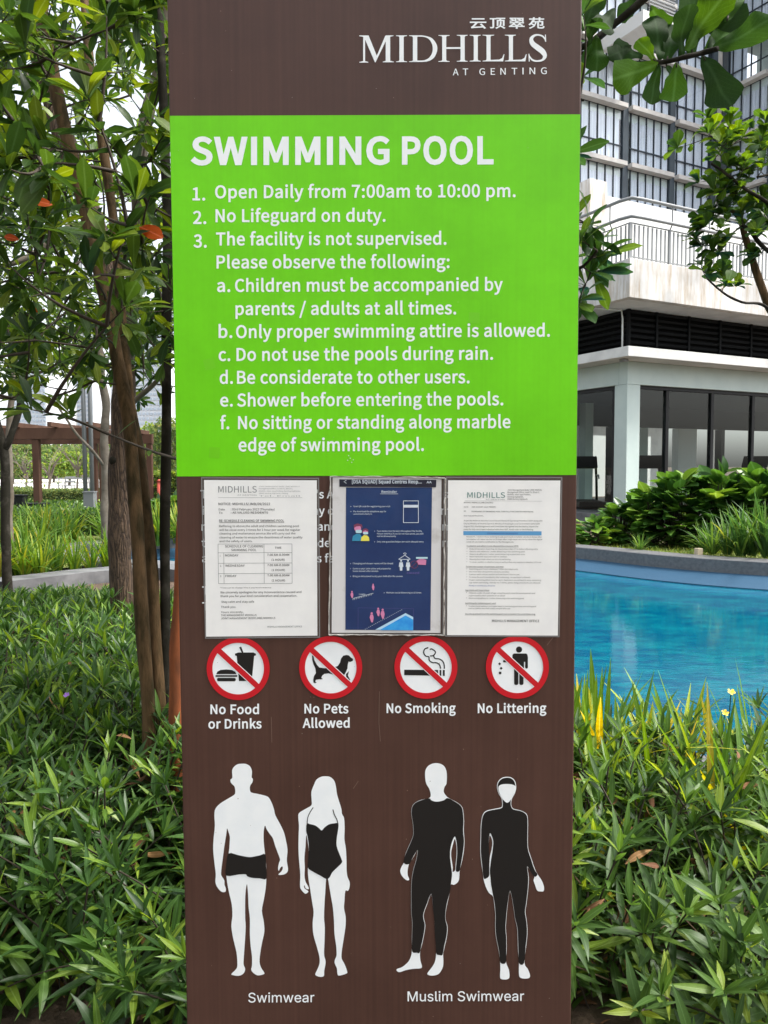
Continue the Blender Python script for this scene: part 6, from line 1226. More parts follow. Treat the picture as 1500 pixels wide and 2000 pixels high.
def resample(pts, step):
    pts = [Vector(p) for p in catmull([tuple(p) for p in pts], 6, False)]
    out = [pts[0]]
    for a, b in zip(pts[:-1], pts[1:]):
        n = max(1, int((b - a).length / step))
        for i in range(1, n + 1): out.append(a + (b - a) * i / n)
    return out
def wobble(pts, amp, sd):
    r = random.Random(sd); ph = [r.uniform(0, 6) for _ in range(4)]
    return [p + Vector((math.sin(i * .31 + ph[0]) + .5 * math.sin(i * .83 + ph[1]), math.sin(i * .27 + ph[2]) + .5 * math.sin(i * .71 + ph[3]), 0)) * amp for i, p in enumerate(pts)]
class Tree:
    def __init__(self, name, label, base, cat='tree', group=None):
        self.t = thing(name, label, cat, base, 0, group); self.base = Vector(base); self.nodes = []; self.tw = MB(); self.items = []
    def stem(self, pts, r0, r1, mt, name='trunk', grow=True, step=.06, n=12, sd=1, amp=.003, label=None):
        pp = wobble(resample(pts, step), amp, sd); m_ = len(pp); rr = random.Random(sd)
        rad = [(r0 + (r1 - r0) * (i / m_)) * (1 + .05 * math.sin(i * .9 + sd) + rr.uniform(-.02, .02)) for i in range(m_)]
        o = MB().tube([p - self.base for p in pp], rad, n).build(name, mt, self.t, True)
        if label: o['label'] = label
        if grow is not False: self.nodes += [(p, rad[i]) for i, p in enumerate(pp) if p.z > (grow if grow is not True else 1.2)]
        return pp
    def crown(self, tips, leaf_len, whorl=7, along=5, ang=.95, tpls=2, maxlen=9, up=.25, r_tw=.0045):
        """tips join the nearest wood with a thin sagging twig; a whorl of leaves at each tip and some behind it"""
        nd = np.array([tuple(p) for p, r in self.nodes]); tips = np.array(tips)
        d0 = np.array([np.min(np.sum((nd - t) ** 2, 1)) for t in tips]); tips = tips[np.argsort(d0)]
        for T in tips:
            k = np.argmin(np.sum((nd - T) ** 2, 1)); A = nd[k]; L_ = np.linalg.norm(T - A)
            if L_ > maxlen: continue
            mid = (A + T) / 2 + rnd_unit() * L_ * .14 + np.array((0, 0, -.06 * L_)); pts = [A + (mid - A) * 2 * t * (1 - t) + (T - A) * t * t for t in np.linspace(0, 1, 6)]
            self.tw.tube([Vector(p) - self.base for p in pts], [r_tw * (1 + L_ * .8) * (1 - .75 * t) for t in np.linspace(0, 1, 6)], 4, cap=False)
            nd = np.vstack([nd, pts[2], pts[4]])
            ax = pts[-1] - pts[-2]; ax = ax / (np.linalg.norm(ax) + 1e-9) + np.array((0, 0, up)); 
            for d in cone_dirs(ax, whorl, ang, .3):
                self.items.append((RNG.integers(tpls), xf(T + rnd_unit() * .005, d, np.array((0, 0, 1.)) + .55 * rnd_unit() + ax * .4, leaf_len * RNG.uniform(.6, 1.15))))
            for _ in range(along):
                q = RNG.uniform(.45, .97); p = A + (mid - A) * 2 * q * (1 - q) + (T - A) * q * q
                d = rnd_unit() + ax * .6 + np.array((0, 0, .1)); self.items.append((RNG.integers(tpls), xf(p, d, np.array((0, 0, 1.)) + .5 * rnd_unit(), leaf_len * RNG.uniform(.5, 1.0))))
    def finish(self, tpls, mt, top=300, twmat=None):
        if self.tw.v: self.tw.build('twigs', twmat or TWIG, self.t, True)['kind'] = 'stuff'
        if self.items: foliage(self.t, tpls, self.items, mt, top)
T_OB = [leaf_template(.34, OBOV, .18, .10), leaf_template(.30, OBOV, .25, .25), leaf_template(.38, OBOV, .12, -.05)]
def ell(n, c, r, zmin=None, cond=None):
    out = []
    while len(out) < n:
        v = rnd_unit() * RNG.uniform(.25, 1) ** (1 / 2.2); p = np.array(c) + v * np.array(r)
        if (zmin is None or p[2] > zmin) and (cond is None or cond(p)): out.append(p)
    return out
def pxpath(pts): return [P(*p) for p in pts]
def not_front(p):
    q = project(p)
    if q is None: return True
    if p[1] < SIGN_Y + .22 and 300 < q[0] < 1180: return False
    return True

# ------------------------------------------------------------------ slender multi-stemmed tree at the left of the sign
b0 = P(318, 1600, 2.8)
tA = Tree('slender_tree', 'multi-stemmed slender tree with olive, dark and reddish stems at the left edge of the sign', (b0.x, b0.y, 0))
tA.stem([Vector((P(300, 1600, 2.8).x, 2.8, -.05))] + pxpath([(292, 1500, 2.8), (284, 1300, 2.82), (270, 1050, 2.86), (254, 860, 2.92), (228, 700, 3.0), (203, 560, 3.05), (158, 370, 3.1), (108, 180, 3.15), (70, -60, 3.3), (40, -300, 3.4)]), .025, .027, BARK, sd=2, label='olive leaning stem')
tA.stem([Vector((P(318, 1600, 2.85).x, 2.86, -.05))] + pxpath([(318, 1500, 2.86), (309, 1300, 2.88), (292, 1080, 2.93), (272, 900, 3.0), (252, 760, 3.06), (236, 600, 3.15), (222, 440, 3.3), (195, 250, 3.4), (170, 60, 3.5), (150, -250, 3.7)]), .025, .018, BARK, sd=4)
tA.stem([Vector((P(322, 1600, 2.9).x, 2.92, -.05))] + pxpath([(322, 1400, 2.92), (321, 1150, 2.93), (325, 850, 2.95), (327, 560, 3.0), (322, 300, 3.05), (312, 60, 3.1), (306, -250, 3.2)]), .021, .017, BARKD, sd=6, label='dark spotted upright stem')
tA.stem([Vector((P(345, 1600, 2.75).x, 2.75, -.05))] + pxpath([(345, 1450, 2.75), (346, 1300, 2.76), (351, 1150, 2.78), (362, 900, 2.85), (375, 500, 3.0), (380, 0, 3.1)]), .028, .018, BARKR, sd=8, label='reddish stem half hidden by the sign')
cA = ell(520, (-1.15, 2.75, 2.60), (1.35, 1.05, 1.05), 1.86, not_front)
cA2 = ell(60, (-1.0, 1.95, 2.15), (.75, .35, .62), 1.74, lambda p: not_front(p) and p[0] / p[1] < -.29)
# a few deliberate near sprigs, as in the photo: dark twig with whorls
near = [P(*q) for q in ((45, 320, 1.75), (172, 402, 1.7), (178, 540, 1.8), (268, 390, 1.85), (208, 30, 1.8), (172, 190, 1.8), (52, 95, 1.7), (18, 330, 1.6), (245, 600, 1.95), (60, 800, 2.0), (138, 815, 2.1), (20, 520, 1.9))]
tA.crown(list(cA) + cA2, .098, 7, 6, .95)
tA.crown(ell(70, (-1.35, 2.7, 2.0), (.85, .9, .34), 1.70, lambda p: not_front(p) and p[0] / p[1] < -.36), .10, 6, 5, .95)
tA.crown([np.array(tuple(p)) for p in near], .118, 8, 2, .75, up=.5)
tA.finish(T_OB, LM_TREE, 300)
for px, py, Y, s in ((318, 465, 1.9, .072), (66, 392, 1.75, .040), (54, 600, 2.2, .045), (8, 462, 1.9, .035)):
    q = np.array(tuple(P(px, py, Y)))
    link('leaf', tmesh('leaf', leaf_template(.55, BROAD, .15, .1, 6), LM_ORANGE), tA.t, Matrix.Translation(-tA.base) @ Matrix(xf(q, np.array((-.7 if px > 200 else .7, .1, .4 if px > 200 else -.1)), np.array((.2, -1, .25)), s).tolist()))['label'] = 'withered orange leaf'

# ------------------------------------------------------------------ rough-barked tree
tB = Tree('rough_barked_tree', 'thick tree trunk with fissured brown bark and dark knot rising out of the hedge', (P(237, 1180, 5.5).x, 5.5, 0))
tB.stem([Vector((P(238, 1180, 5.5).x, 5.5, -.1))] + pxpath([(238, 1150, 5.5), (236, 1040, 5.5), (233, 930, 5.5), (238, 820, 5.5), (244, 720, 5.55), (225, 600, 5.6), (180, 430, 5.7), (120, 250, 5.8), (80, 100, 5.9), (50, -150, 6.0)]), .084, .07, FISS, step=.08, n=20, sd=3, amp=.006)
tB.stem([P(243, 740, 5.55), P(255, 640, 5.5), P(268, 480, 5.4), P(272, 330, 5.3), P(290, 220, 5.3), P(318, 100, 5.3), P(330, -80, 5.3)], .05, .04, BARKG, 'limb', sd=5)
tB.stem([P(236, 820, 5.5), P(262, 785, 5.3), P(300, 750, 5.1), (P(335, 715, 5.0))], .022, .012, BARKG, 'limb', sd=6)
tB.stem([P(200, 480, 5.65), P(150, 440, 5.5), P(60, 500, 5.3), P(0, 520, 5.2)], .03, .015, BARKG, 'limb', sd=7)
kn = MB(); c_ = P(226, 900, 5.46) - tB.base
kn.tube([c_ + Vector((0, .05, 0)), c_ + Vector((0, 0, 0)), c_ + Vector((0, -.035, -.002)), c_ + Vector((.0, -.045, -.004))], [.055, .050, .032, .010], 14).build('knot', BARKD, tB.t, True)
tB.crown(ell(700, (-2.4, 5.6, 3.4), (2.3, 1.5, 1.7), 2.02, lambda p: True), .14, 7, 5, .95, r_tw=.006)
tB.finish(T_OB, LM_TREE, 250)

# ------------------------------------------------------------------ trees further left
tC = Tree('leaning_tree', 'dark leaning trunk at the left frame edge beside the pergola beam', (P(8, 1010, 9).x, 9, 0))
tC.stem([Vector((P(10, 1010, 9).x, 9, -.1))] + pxpath([(10, 990, 9), (9, 900, 9), (-5, 830, 9), (-45, 700, 9), (-80, 500, 9.2)]), .055, .045, BARKD, n=14, sd=4)
tC.stem([P(8, 880, 9), P(22, 850, 9), P(40, 780, 9.1), P(60, 600, 9.2)], .04, .03, BARKD, 'limb', sd=5)
tC.crown(ell(300, (-4.9, 9.0, 4.2), (2.3, 1.6, 1.9), 2.25), .16, 7, 5, .95, r_tw=.007)
tC.finish(T_OB, LM_TREE, 60)
tD = Tree('pale_trunk_tree', 'thin pale trunk with a bare forking branch right of the pergola', (P(204, 985, 14).x, 14, 0))
tD.stem([Vector((P(206, 985, 14).x, 14, -.1))] + pxpath([(206, 960, 14), (204, 880, 14), (207, 800, 14), (196, 720, 14), (200, 560, 14)]), .085, .06, BARKG, n=12, sd=4, amp=.012)
tD.stem([P(204, 912, 14), P(180, 880, 13.7), P(152, 850, 13.5), P(132, 822, 13.4), P(110, 790, 13.3)], .032, .015, BARKG, 'limb', sd=8)
tD.crown(ell(300, (-5.6, 14, 5.0), (2.6, 2, 2.2), 3.0), .2, 7, 4, .95, r_tw=.008)
tD.finish(T_OB, LM_TREE, 0)
tE = Tree('grey_trunk_tree', 'slim grey trunk just right of the leaning trunk at the left edge', (P(19, 1000, 11).x, 11, 0))
tE.stem([Vector((P(19, 1000, 11).x, 11, -.1))] + pxpath([(18, 950, 11), (18, 880, 11), (22, 800, 11), (34, 600, 11)]), .05, .04, BARKG, sd=4, amp=.01)
tE.finish(T_OB, LM_TREE, 0)

# ------------------------------------------------------------------ narrow-leaved beds left and right of the sign
T_LA = [leaf_template(.20, LANC, .25, .25, 7, .1), leaf_template(.22, LANC, .2, .5, 7, -.15), leaf_template(.16, LANC, .3, .08, 6), leaf_template(.19, LANC, .2, -.12, 7, .2), leaf_template(.23, LANC, .2, .3, 3), leaf_template(.20, LANC, .2, .1, 3)]
def stems_bed(t, spots, mt, top, llen=.125):
    items = []; sm = MB()
    for (x, y, h_, lean) in spots:
        base = np.array((x, y, 0.0)); d = np.array((lean[0], lean[1], 1.0)); d /= np.linalg.norm(d); L_ = h_ * 1.05
        far = y > 3.9; nn = max(4, int(L_ / (.06 if far else .038))); pts = []
        for i in range(nn + 1):
            q = i / nn; pts.append(base + d * L_ * q + np.array((lean[0], lean[1], -.3)) * .18 * q * q)
        sm.tube([Vector(p) - t.location for p in pts[::2] + ([pts[-1]] if nn % 2 else [])], .0028, 4, cap=False)
        ph = RNG.uniform(0, 6.28)
        for i in range(1, nn + 1):
            q = i / nn
            if q < .18 and RNG.random() < .6: continue
            ph += 1.57 + RNG.normal() * .2
            ang = 1.62 - .95 * max(0, (q - .35) / .65) ** 2.2
            if i == nn:
                for dd in cone_dirs(d, 5, .62, .25): items.append((2, xf(pts[i], dd, -np.array(dd) * 0 + d + .2 * rnd_unit(), llen * RNG.uniform(.55, .95))))
            for s in (0, math.pi):
                if RNG.random() < .12: continue
                dd = cone_dirs(d, 1, ang + RNG.normal() * .16, .0, ph + s)[0]
                items.append((4 + int(RNG.integers(2)) if far else int(RNG.integers(4)), xf(pts[i], dd, d + .25 * rnd_unit(), llen * (1.2 if far else 1) * RNG.uniform(.5, 1.28) * (1 - .25 * q))))
    sm.build('stems', TWIG, t, True)['kind'] = 'stuff'
    foliage(t, T_LA, items, mt, top); return items
def bed_spots(n, inside, hfun):
    out = []
    while len(out) < n:
        x = RNG.uniform(-6.5, 3.6); y = RNG.uniform(1.62, 9.6)
        if not inside(x, y): continue
        h_ = hfun(x, y)
        lean = [RNG.normal() * .22, RNG.normal() * .22]
        if y < 2.45: lean[1] -= .35 * (2.45 - y) / .5
        out.append((x, y, h_ * RNG.uniform(.72, 1.12), lean))
    return out
def in_left(x, y): return y > 1.93 + .10 * math.sin(x * 5) and y < np.interp(x, [-7, -5.4, -4.5, -3.9, -3.1, -2.0, -1.0, -.1], [6.6, 7.2, 7.6, 8.0, 8.3, 7.6, 5.8, 4.6]) - .15 and x > -.56 * y - .35 and x < -.16 and (y < 3.6 or RNG.random() < .7)
def h_left(x, y): return np.interp(y, [2.0, 2.3, 3, 4, 5.6, 7, 9], [.36, .52, .60, .62, .54, .28, .2])
lb = thing('hedge', 'low dark green narrow-leaved planting filling the bed left of the sign', 'planting', (-1.4, 3.4, 0))
stems_bed(lb, bed_spots(2500, in_left, h_left), LM_RUE, 300, .135)
def in_right(x, y): return y > 1.98 + .10 * math.sin(x * 4 + 1) and y < 3.12 and x < .60 * y + .35 and x >= -.16
def h_right(x, y): return np.interp(y, [2.0, 2.3, 2.8, 3.4], [.36, .54, .50, .46])
rb = thing('hedge', 'tangled narrow-leaved planting with violet flowers between the sign and the pool', 'planting', (1.2, 2.7, 0))
stems_bed(rb, bed_spots(430, in_right, h_right), LM_RUER, 300, .14)
# thin dead stalks and litter in the near right bed
dead = MB()
for _ in range(46):
    x = RNG.uniform(.55, 1.6); y = RNG.uniform(2.05, 2.5); a = RNG.uniform(0, 6.28); L_ = RNG.uniform(.12, .4); z = RNG.uniform(.02, .3)
    dead.tube([Vector((x, y, z)) - rb.location, Vector((x + math.cos(a) * L_ * .5, y + math.sin(a) * L_ * .25, z + RNG.uniform(-.02, .1))) - rb.location, Vector((x + math.cos(a) * L_, y + math.sin(a) * L_ * .4, z + RNG.uniform(-.06, .12))) - rb.location], .0022, 4)
dead.build('dead_stalks', mat('dry_stalk', (.20, .13, .085), .8), rb)
lit = [(int(RNG.integers(3)), xf(np.array((RNG.uniform(-1.9, 1.9), RNG.uniform(1.3, 2.6), .012)), np.array((RNG.normal(), RNG.normal(), .05)), np.array((0, 0, 1.)) + .3 * rnd_unit(), RNG.uniform(.04, .1))) for _ in range(600)]
LM_DRY = leaf_mat('dry_leaf', [(0, (.12, .055, .03)), (.6, (.20, .10, .05)), (1, (.30, .17, .06))], rough=.8, trans=.05)
tag(merged('leaf_litter', [(T_LA[k], [M for ti, M in lit if ti == k]) for k in range(3)], LM_DRY), 'dry brown leaf litter on the soil in front of the planting', 'leaf litter', kind='stuff')
# withered leaves caught in the planting
for t_, fn, hf, n_ in ((lb, in_left, h_left, 420), (rb, in_right, h_right, 260)):
    Ms_ = []
    while len(Ms_) < n_:
        x = RNG.uniform(-3.5, 2.2); y = RNG.uniform(1.95, 5)
        if fn(x, y): Ms_.append(xf(np.array((x, y, hf(x, y) * RNG.uniform(.1, .95))), rnd_unit() + np.array((0, 0, -.5)), rnd_unit(), RNG.uniform(.04, .11)))
    o = merged('withered_leaves', [(T_LA[1], Ms_)], LM_DRY, t_, off=t_.location); o['kind'] = 'stuff'; o['label'] = 'withered brown leaves'
# small flowers
def petals(t, p, r, mt, n=5, name='flower'):
    tp = leaf_template(.7, [(0, .2), (.5, .8), (.8, 1), (1, .6)], .1, .1, 4)
    ax = np.array((0, -.6, .8)); Ms = [xf(np.array(p), d, ax, r) for d in cone_dirs(ax, n, 1.2, .08)]
    o = merged(name, [(tp, Ms)], mt, t, off=t.location); return o
YFL = mat('yellow_petal', (.75, .50, .02), .5); VFL = mat('violet_petal', (.22, .10, .38), .5); PFL = mat('pink_petal', (.45, .22, .38), .5)
for px, py, Y in ((1428, 1352, 3.2), (1416, 1393, 3.2), (1495, 1540, 2.9), (1188, 1752, 2.25)): petals(rb, tuple(P(px, py, Y)), .017, YFL)
for a, b in (((1428, 1352, 3.2), (1420, 1450, 3.2)), ((1416, 1393, 3.2), (1405, 1460, 3.2))):
    MB().tube([P(*a) - rb.location, P(*b) - rb.location], .0022, 5).build('flower_stalk', LM_RUE, rb)
for px, py, Y in ((1252, 1540, 2.6), (1497, 1832, 2.15), (1135, 1712, 2.3)): petals(rb, tuple(P(px, py, Y)), .013, VFL if px < 1400 else PFL)
petals(lb, tuple(P(130, 1358, 2.75)), .012, VFL)

# ------------------------------------------------------------------ long-leaved (strap) clumps
T_ST = [leaf_template(.045, STRAP, .3, .10, 7), leaf_template(.05, STRAP, .3, .45, 7), leaf_template(.04, STRAP, .3, .9, 8)]
def clump_items(x, y, z, h_, n, spread=.26, wob=.07):
    out = []
    for _ in range(n):
        a = RNG.uniform(0, 6.28); s = abs(RNG.normal()) * spread
        d = np.array((math.cos(a) * s, math.sin(a) * s, 1.0)); p = np.array((x + math.cos(a) * wob * RNG.random(), y + math.sin(a) * wob * RNG.random(), z))
        out.append((int(RNG.choice(3, p=(.45, .37, .18))), xf(p, d, np.array((math.cos(a), math.sin(a), .2)) * -1 + .3 * rnd_unit(), h_ * RNG.uniform(.6, 1.15))))
    return out
def strap_clump(loc, h_, n, label, group, spread=.24, cat='plant', mt=None):
    t = thing('long_leaved_plant', label, cat, loc, 0, group)
    it = clump_items(loc[0], loc[1], loc[2], h_, n, spread)
    foliage(t, T_ST, it, mt or LM_STRAP, 0, 'leaf', 'leaves')
    for ch_ in t.children: del ch_['kind']
    return t
g1 = 'front row of long-leaved clumps behind the grey kerb'
for i in range(26):
    x = -6.9 + i * .118 + RNG.normal() * .05; y = np.interp(x, [-7, -5.4, -4.5, -3.9], [8.7, 9.35, 10.0, 10.75]) + .25 + RNG.uniform(0, .5)
    strap_clump((x, y, .01), .62, 46, 'yellow-green long-leaved clump in the front row behind the grey kerb', g1)
g2 = 'rear row of long-leaved clumps beyond the pool tip'
for i in range(34):
    x = -7.9 + i * .12 + RNG.normal() * .06; y = RNG.uniform(14.6, 15.9) if x > -5.6 else RNG.uniform(12.4, 15.0)
    strap_clump((x, y, .01), .86, 44, 'yellow-green long-leaved clump in the rear row beyond the pool tip', g2)
g3 = 'long-leaved plants on the grass edge of the pool'
ORD = ('leftmost', 'second from the left', 'third from the left', 'fourth from the left', 'fifth from the left', 'sixth from the left', 'seventh from the left', 'eighth from the left', 'ninth from the left', 'last on the right')
P3 = sorted(((1392, .55, .62), (1420, .6, .72), (1446, .5, .85), (1470, .65, .95), (1496, .5, 1.0), (1530, .6, .95), (1375, .75, .5), (1250, .5, .32)))
for i, (px, d, h_) in enumerate(P3):
    t_ = 12.0 - (px - 1300) / 200 * .9 + d; q = P(px, 1090, t_)
    strap_clump((q.x, q.y, .10), h_, 42, 'long-leaved plant with drooping blades on the grass edge of the pool, ' + ORD[i], g3, .34, mt=LM_STRAPG)
# taller yellow-tipped blades at the back of the right bed
T_BL = [leaf_template(.075, STRAP, .25, .04, 7), leaf_template(.07, STRAP, .25, .22, 7)]
g4 = 'upright blades standing at the pool side of the right bed'
LM_BLADE = leaf_mat('blade_leaf', [(0, (.08, .17, .02)), (.55, (.15, .25, .02)), (.9, (.42, .39, .03)), (1, (.55, .40, .04))], rough=.45, trans=.3)
for bi, (px, py, Y, h_, k) in enumerate(sorted(((1160, 1310, 3.15, .42, 3), (1122, 1350, 3.0, .38, 3), (1212, 1395, 3.1, .34, 3), (1245, 1372, 3.2, .3, 2), (1297, 1378, 3.2, .36, 2), (1322, 1410, 3.15, .34, 2), (1372, 1402, 3.2, .36, 2), (1458, 1460, 3.1, .32, 2), (1492, 1430, 3.15, .34, 3), (1140, 1400, 2.9, .3, 4)))):
    Y = min(Y, 3.08); py -= 38; tip = P(px, py, Y); t = thing('bladed_plant', 'upright yellow-green blades above the right planting against the water, ' + (ORD + ('',))[bi], 'plant', (tip.x, Y, 0), 0, g4)
    it = []
    for j in range(k + 2):
        b = np.array((tip.x + RNG.normal() * .04, Y + RNG.normal() * .04, max(0, tip.z - h_)))
        e_ = np.array((tip.x + RNG.normal() * (.01 if j == 0 else .06), Y + RNG.normal() * .05, tip.z - (0 if j == 0 else RNG.uniform(.02, .14))))
        d = e_ - b; it.append((int(j > 1), xf(b, d, np.array((0, -1, .1)) + .4 * rnd_unit(), np.linalg.norm(d))))
    foliage(t, T_BL, it, LM_BLADE, 9, 'blade')
g5 = 'arching long-leaved plants inside the right planting'
for bi, (px, Y, h_, k) in enumerate(((1132, 2.95, .56, 24), (1172, 3.0, .60, 22), (1232, 3.02, .50, 16), (1318, 3.05, .50, 14), (1440, 3.05, .48, 14), (1492, 3.0, .56, 20), (1160, 2.6, .60, 14), (1300, 2.7, .60, 12), (1400, 2.6, .62, 14), (1478, 2.55, .60, 14))):
    q = P(px, 1500, Y); t = thing('long_leaved_plant', 'arching long-leaved plant inside the right planting before the pool, ' + ORD[bi], 'plant', (q.x, Y, .02), 0, g5)
    foliage(t, T_ST, clump_items(q.x, Y, .12, h_, k, .30, .07), LM_BLADE if bi % 2 else LM_STRAP, k, 'blade')
for (a, b) in (((1158, 1690, 2.3), (1228, 1590, 2.3)), ((1262, 1690, 2.35), (1222, 1640, 2.3))):
    A_, B_ = np.array(tuple(P(*a))), np.array(tuple(P(*b)))
    link('blade', tmesh('blade', T_BL[0], LM_YEL), rb, Matrix.Translation(-rb.location) @ Matrix(xf(A_, B_ - A_, np.array((0, -1, .2)), np.linalg.norm(B_ - A_)).tolist()))['label'] = 'faded yellow blade'

# ------------------------------------------------------------------ grass edge and broad-leaved shrubs across the pool
inner = offset_loop(POOL, SG * .43); outer = offset_loop(POOL, SG * 2.4)
T_GR = [leaf_template(.09, STRAP, .2, .3, 3)]
seg_pts = [(i, a, b) for i, (a, b) in enumerate(zip(inner, outer)) if (a[0] > 1 and a[1] > 7.5) or (a[1] > 11.5)]
Ms = []
for _ in range(15000):
    i, a, b = seg_pts[RNG.integers(len(seg_pts))]; j = (i + 1) % len(inner); u, v = RNG.random(), RNG.random() ** 1.4
    p = (1 - v) * ((1 - u) * np.array(inner[i]) + u * np.array(inner[j])) + v * ((1 - u) * np.array(outer[i]) + u * np.array(outer[j]))
    Ms.append(xf(np.array((p[0], p[1], .045)), np.array((RNG.normal() * .6, RNG.normal() * .6, 1)), np.array((RNG.normal(), RNG.normal(), .3)), RNG.uniform(.05, .13)))
tag(merged('grass', [(T_GR[0], Ms)], LM_LAWN), 'short yellow-green grass along the far pool edge', 'grass', kind='stuff')
GR = mat('turf', (.10, .13, .03), .9, col2=(.17, .18, .05), scale=12, bump=.01, bscale=60)
def ring_poly(name, z, mt):
    idx = [i for i, _, _ in seg_pts]; vs = []; fs = []
    for i in range(len(inner)): vs += [(*inner[i], z), (*outer[i], z)]
    for i in idx:
        j = (i + 1) % len(inner); f = (2 * i, 2 * j, 2 * j + 1, 2 * i + 1); a, b, c = (Vector(vs[k]) for k in f[:3])
        fs.append(f if (b - a).cross(c - a).z > 0 else f[::-1])
    me = bpy.data.meshes.new(name); me.from_pydata(vs, [], fs); me.update(); me.materials.append(mt); return tag(link(name, me), kind='structure')
ring_poly('lawn', .05, GR)
T_BR = [leaf_template(.62, BROAD, .22, .18, 6), leaf_template(.55, BROAD, .15, .38, 6), leaf_template(.66, BROAD, .3, .05, 6)]
def broad_shrub(px, Y, top_py, wpx, n, label, ll=.34, group=None):
    q = P(px, 1000, Y); h_ = P(px, top_py - 14, Y).z; w = wpx / FPX * Y / 2
    t = thing('broad_leaved_shrub', label, 'shrub', (q.x, q.y, .04), 0, group); items = []; sm = MB()
    for k in range(n):
        a = RNG.uniform(0, 6.28); r = RNG.random() ** .6; el = math.acos(RNG.random())
        p = np.array((q.x + math.cos(a) * math.sin(el) * w, q.y + math.sin(a) * math.sin(el) * w * .8, .1 + math.cos(el) * (h_ - .12) * RNG.uniform(.78, 1.0)))
        out = np.array((math.cos(a) * (math.sin(el) + .3), math.sin(a) * (math.sin(el) + .3), .30 + RNG.normal() * .25 + .4 * math.cos(el)))
        L_ = ll * RNG.uniform(.65, 1.3); s = p - out / np.linalg.norm(out) * L_ * .5
        items.append((int(RNG.integers(3)), xf(s, out, np.array((0, 0, 1.)) + np.array((math.cos(a), math.sin(a), 0)) * .5 + .35 * rnd_unit(), L_)))
        if k % 2 == 0: sm.tube([Vector((q.x + RNG.normal() * .08, q.y + RNG.normal() * .08, .03)) - t.location, (Vector((q.x, q.y, 0)) * .4 + Vector(s) * .6) - t.location + Vector((0, 0, -.02)), Vector(s) - t.location], .008, 5, cap=False)
    sm.build('stems', TWIG, t, True)['kind'] = 'stuff'; foliage(t, T_BR, items, LM_BIG, 60)
for a in ((1165, 13.9, 1022, 90, 90, 'lowest broad-leaved shrub, nearest to the sign, on the grass edge', .26), (1215, 14.1, 990, 110, 130, 'low glossy shrub beside the pale green column', .30),
          (1268, 13.9, 955, 130, 170, 'rising broad-leaved shrub right of the pale green column', .32), (1330, 13.7, 925, 150, 220, 'tall broad-leaved shrub below the small gym console', .36),
          (1405, 13.5, 918, 160, 240, 'dense broad-leaved shrub in front of the black treadmill', .38), (1482, 13.2, 930, 150, 220, 'large-leaved shrub at the right frame edge above the pool', .42), (1570, 13.0, 915, 170, 160, 'broad-leaved shrub beyond the right frame edge', .40)):
    broad_shrub(*a)
for a in ((272, 16.5, 1000, 60, 110, 'dark broad-leaved shrub seen between the leaning stems', .34), (305, 16.2, 985, 60, 110, 'dark broad-leaved shrub between the stems and the dark trunk', .34), (345, 16.5, 975, 70, 100, 'dark broad-leaved shrub beside the left edge of the sign', .34)):
    broad_shrub(*a)
for a in ((450, 17, 970, 150, 100, 'broad-leaved shrub behind the sign, left', .34), (650, 17, 960, 180, 100, 'broad-leaved shrub hidden behind the sign', .34), (900, 16, 970, 200, 110, 'broad-leaved shrub behind the sign, right', .34), (1060, 15, 1000, 150, 100, 'low broad-leaved shrub behind the right edge of the sign', .3)):
    broad_shrub(*a)
cb = P(1364, 1088, 12.0); o = thing('cut_wood_block', 'small pale block lying on the grass edge beside the long-leaved plants', 'block', (cb.x, cb.y, .1), .4)
bevelled(MB().box(-.055, .055, -.04, .04, 0, .11).build('block', mat('pale_wood', (.50, .42, .30), .7), o), .008)

# ------------------------------------------------------------------ mid and far planting on the left
T_SM = [leaf_template(.45, BROAD, .2, .2, 3)]
def leafy_box(name, label, cat, x0, x1, y0, y1, z0, z1, n, ll, mt, group=None, rough=.08):
    t = thing(name, label, cat, ((x0 + x1) / 2, (y0 + y1) / 2, 0), 0, group); items = []
    for _ in range(n):
        f = RNG.random(); p = np.array((RNG.uniform(x0, x1), RNG.uniform(y0, y1), RNG.uniform(z0, z1)))
        if f < .5: p[2] = z1 - abs(RNG.normal()) * rough
        elif f < .85: p[1] = y0 + abs(RNG.normal()) * rough
        items.append((0, xf(p, rnd_unit() + np.array((0, -.3, .5)), rnd_unit() + np.array((0, -.4, .7)), ll * RNG.uniform(.6, 1.2))))
    o = MB().box(x0 + .05 - t.location.x, x1 - .05 - t.location.x, y0 + .06 - t.location.y, y1 - .05 - t.location.y, z0, z1 - .08).build('hedge_core', mat('hedge_core', (.03, .05, .015), .9), t)
    foliage(t, T_SM, items, mt, 0); return t
xa = P(-60, 990, 19).x; xb = P(225, 990, 16.6).x
leafy_box('ground_cover', 'dark green low planting between the rear clumps and the poles', 'planting', xa, xb, 16.4, 21.5, 0, .60, 11000, .10, LM_RUE, rough=.12)
x0 = P(28, 970, 29).x
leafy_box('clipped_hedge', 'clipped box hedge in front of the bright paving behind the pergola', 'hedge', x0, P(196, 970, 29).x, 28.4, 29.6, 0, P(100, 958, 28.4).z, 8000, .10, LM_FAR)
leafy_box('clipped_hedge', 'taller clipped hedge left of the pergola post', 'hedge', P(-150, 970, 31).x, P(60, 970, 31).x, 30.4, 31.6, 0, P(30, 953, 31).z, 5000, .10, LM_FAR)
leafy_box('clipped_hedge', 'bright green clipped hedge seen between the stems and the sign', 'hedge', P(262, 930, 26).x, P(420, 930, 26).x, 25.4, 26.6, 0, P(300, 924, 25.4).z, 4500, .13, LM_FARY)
MB_far = leaf_mat
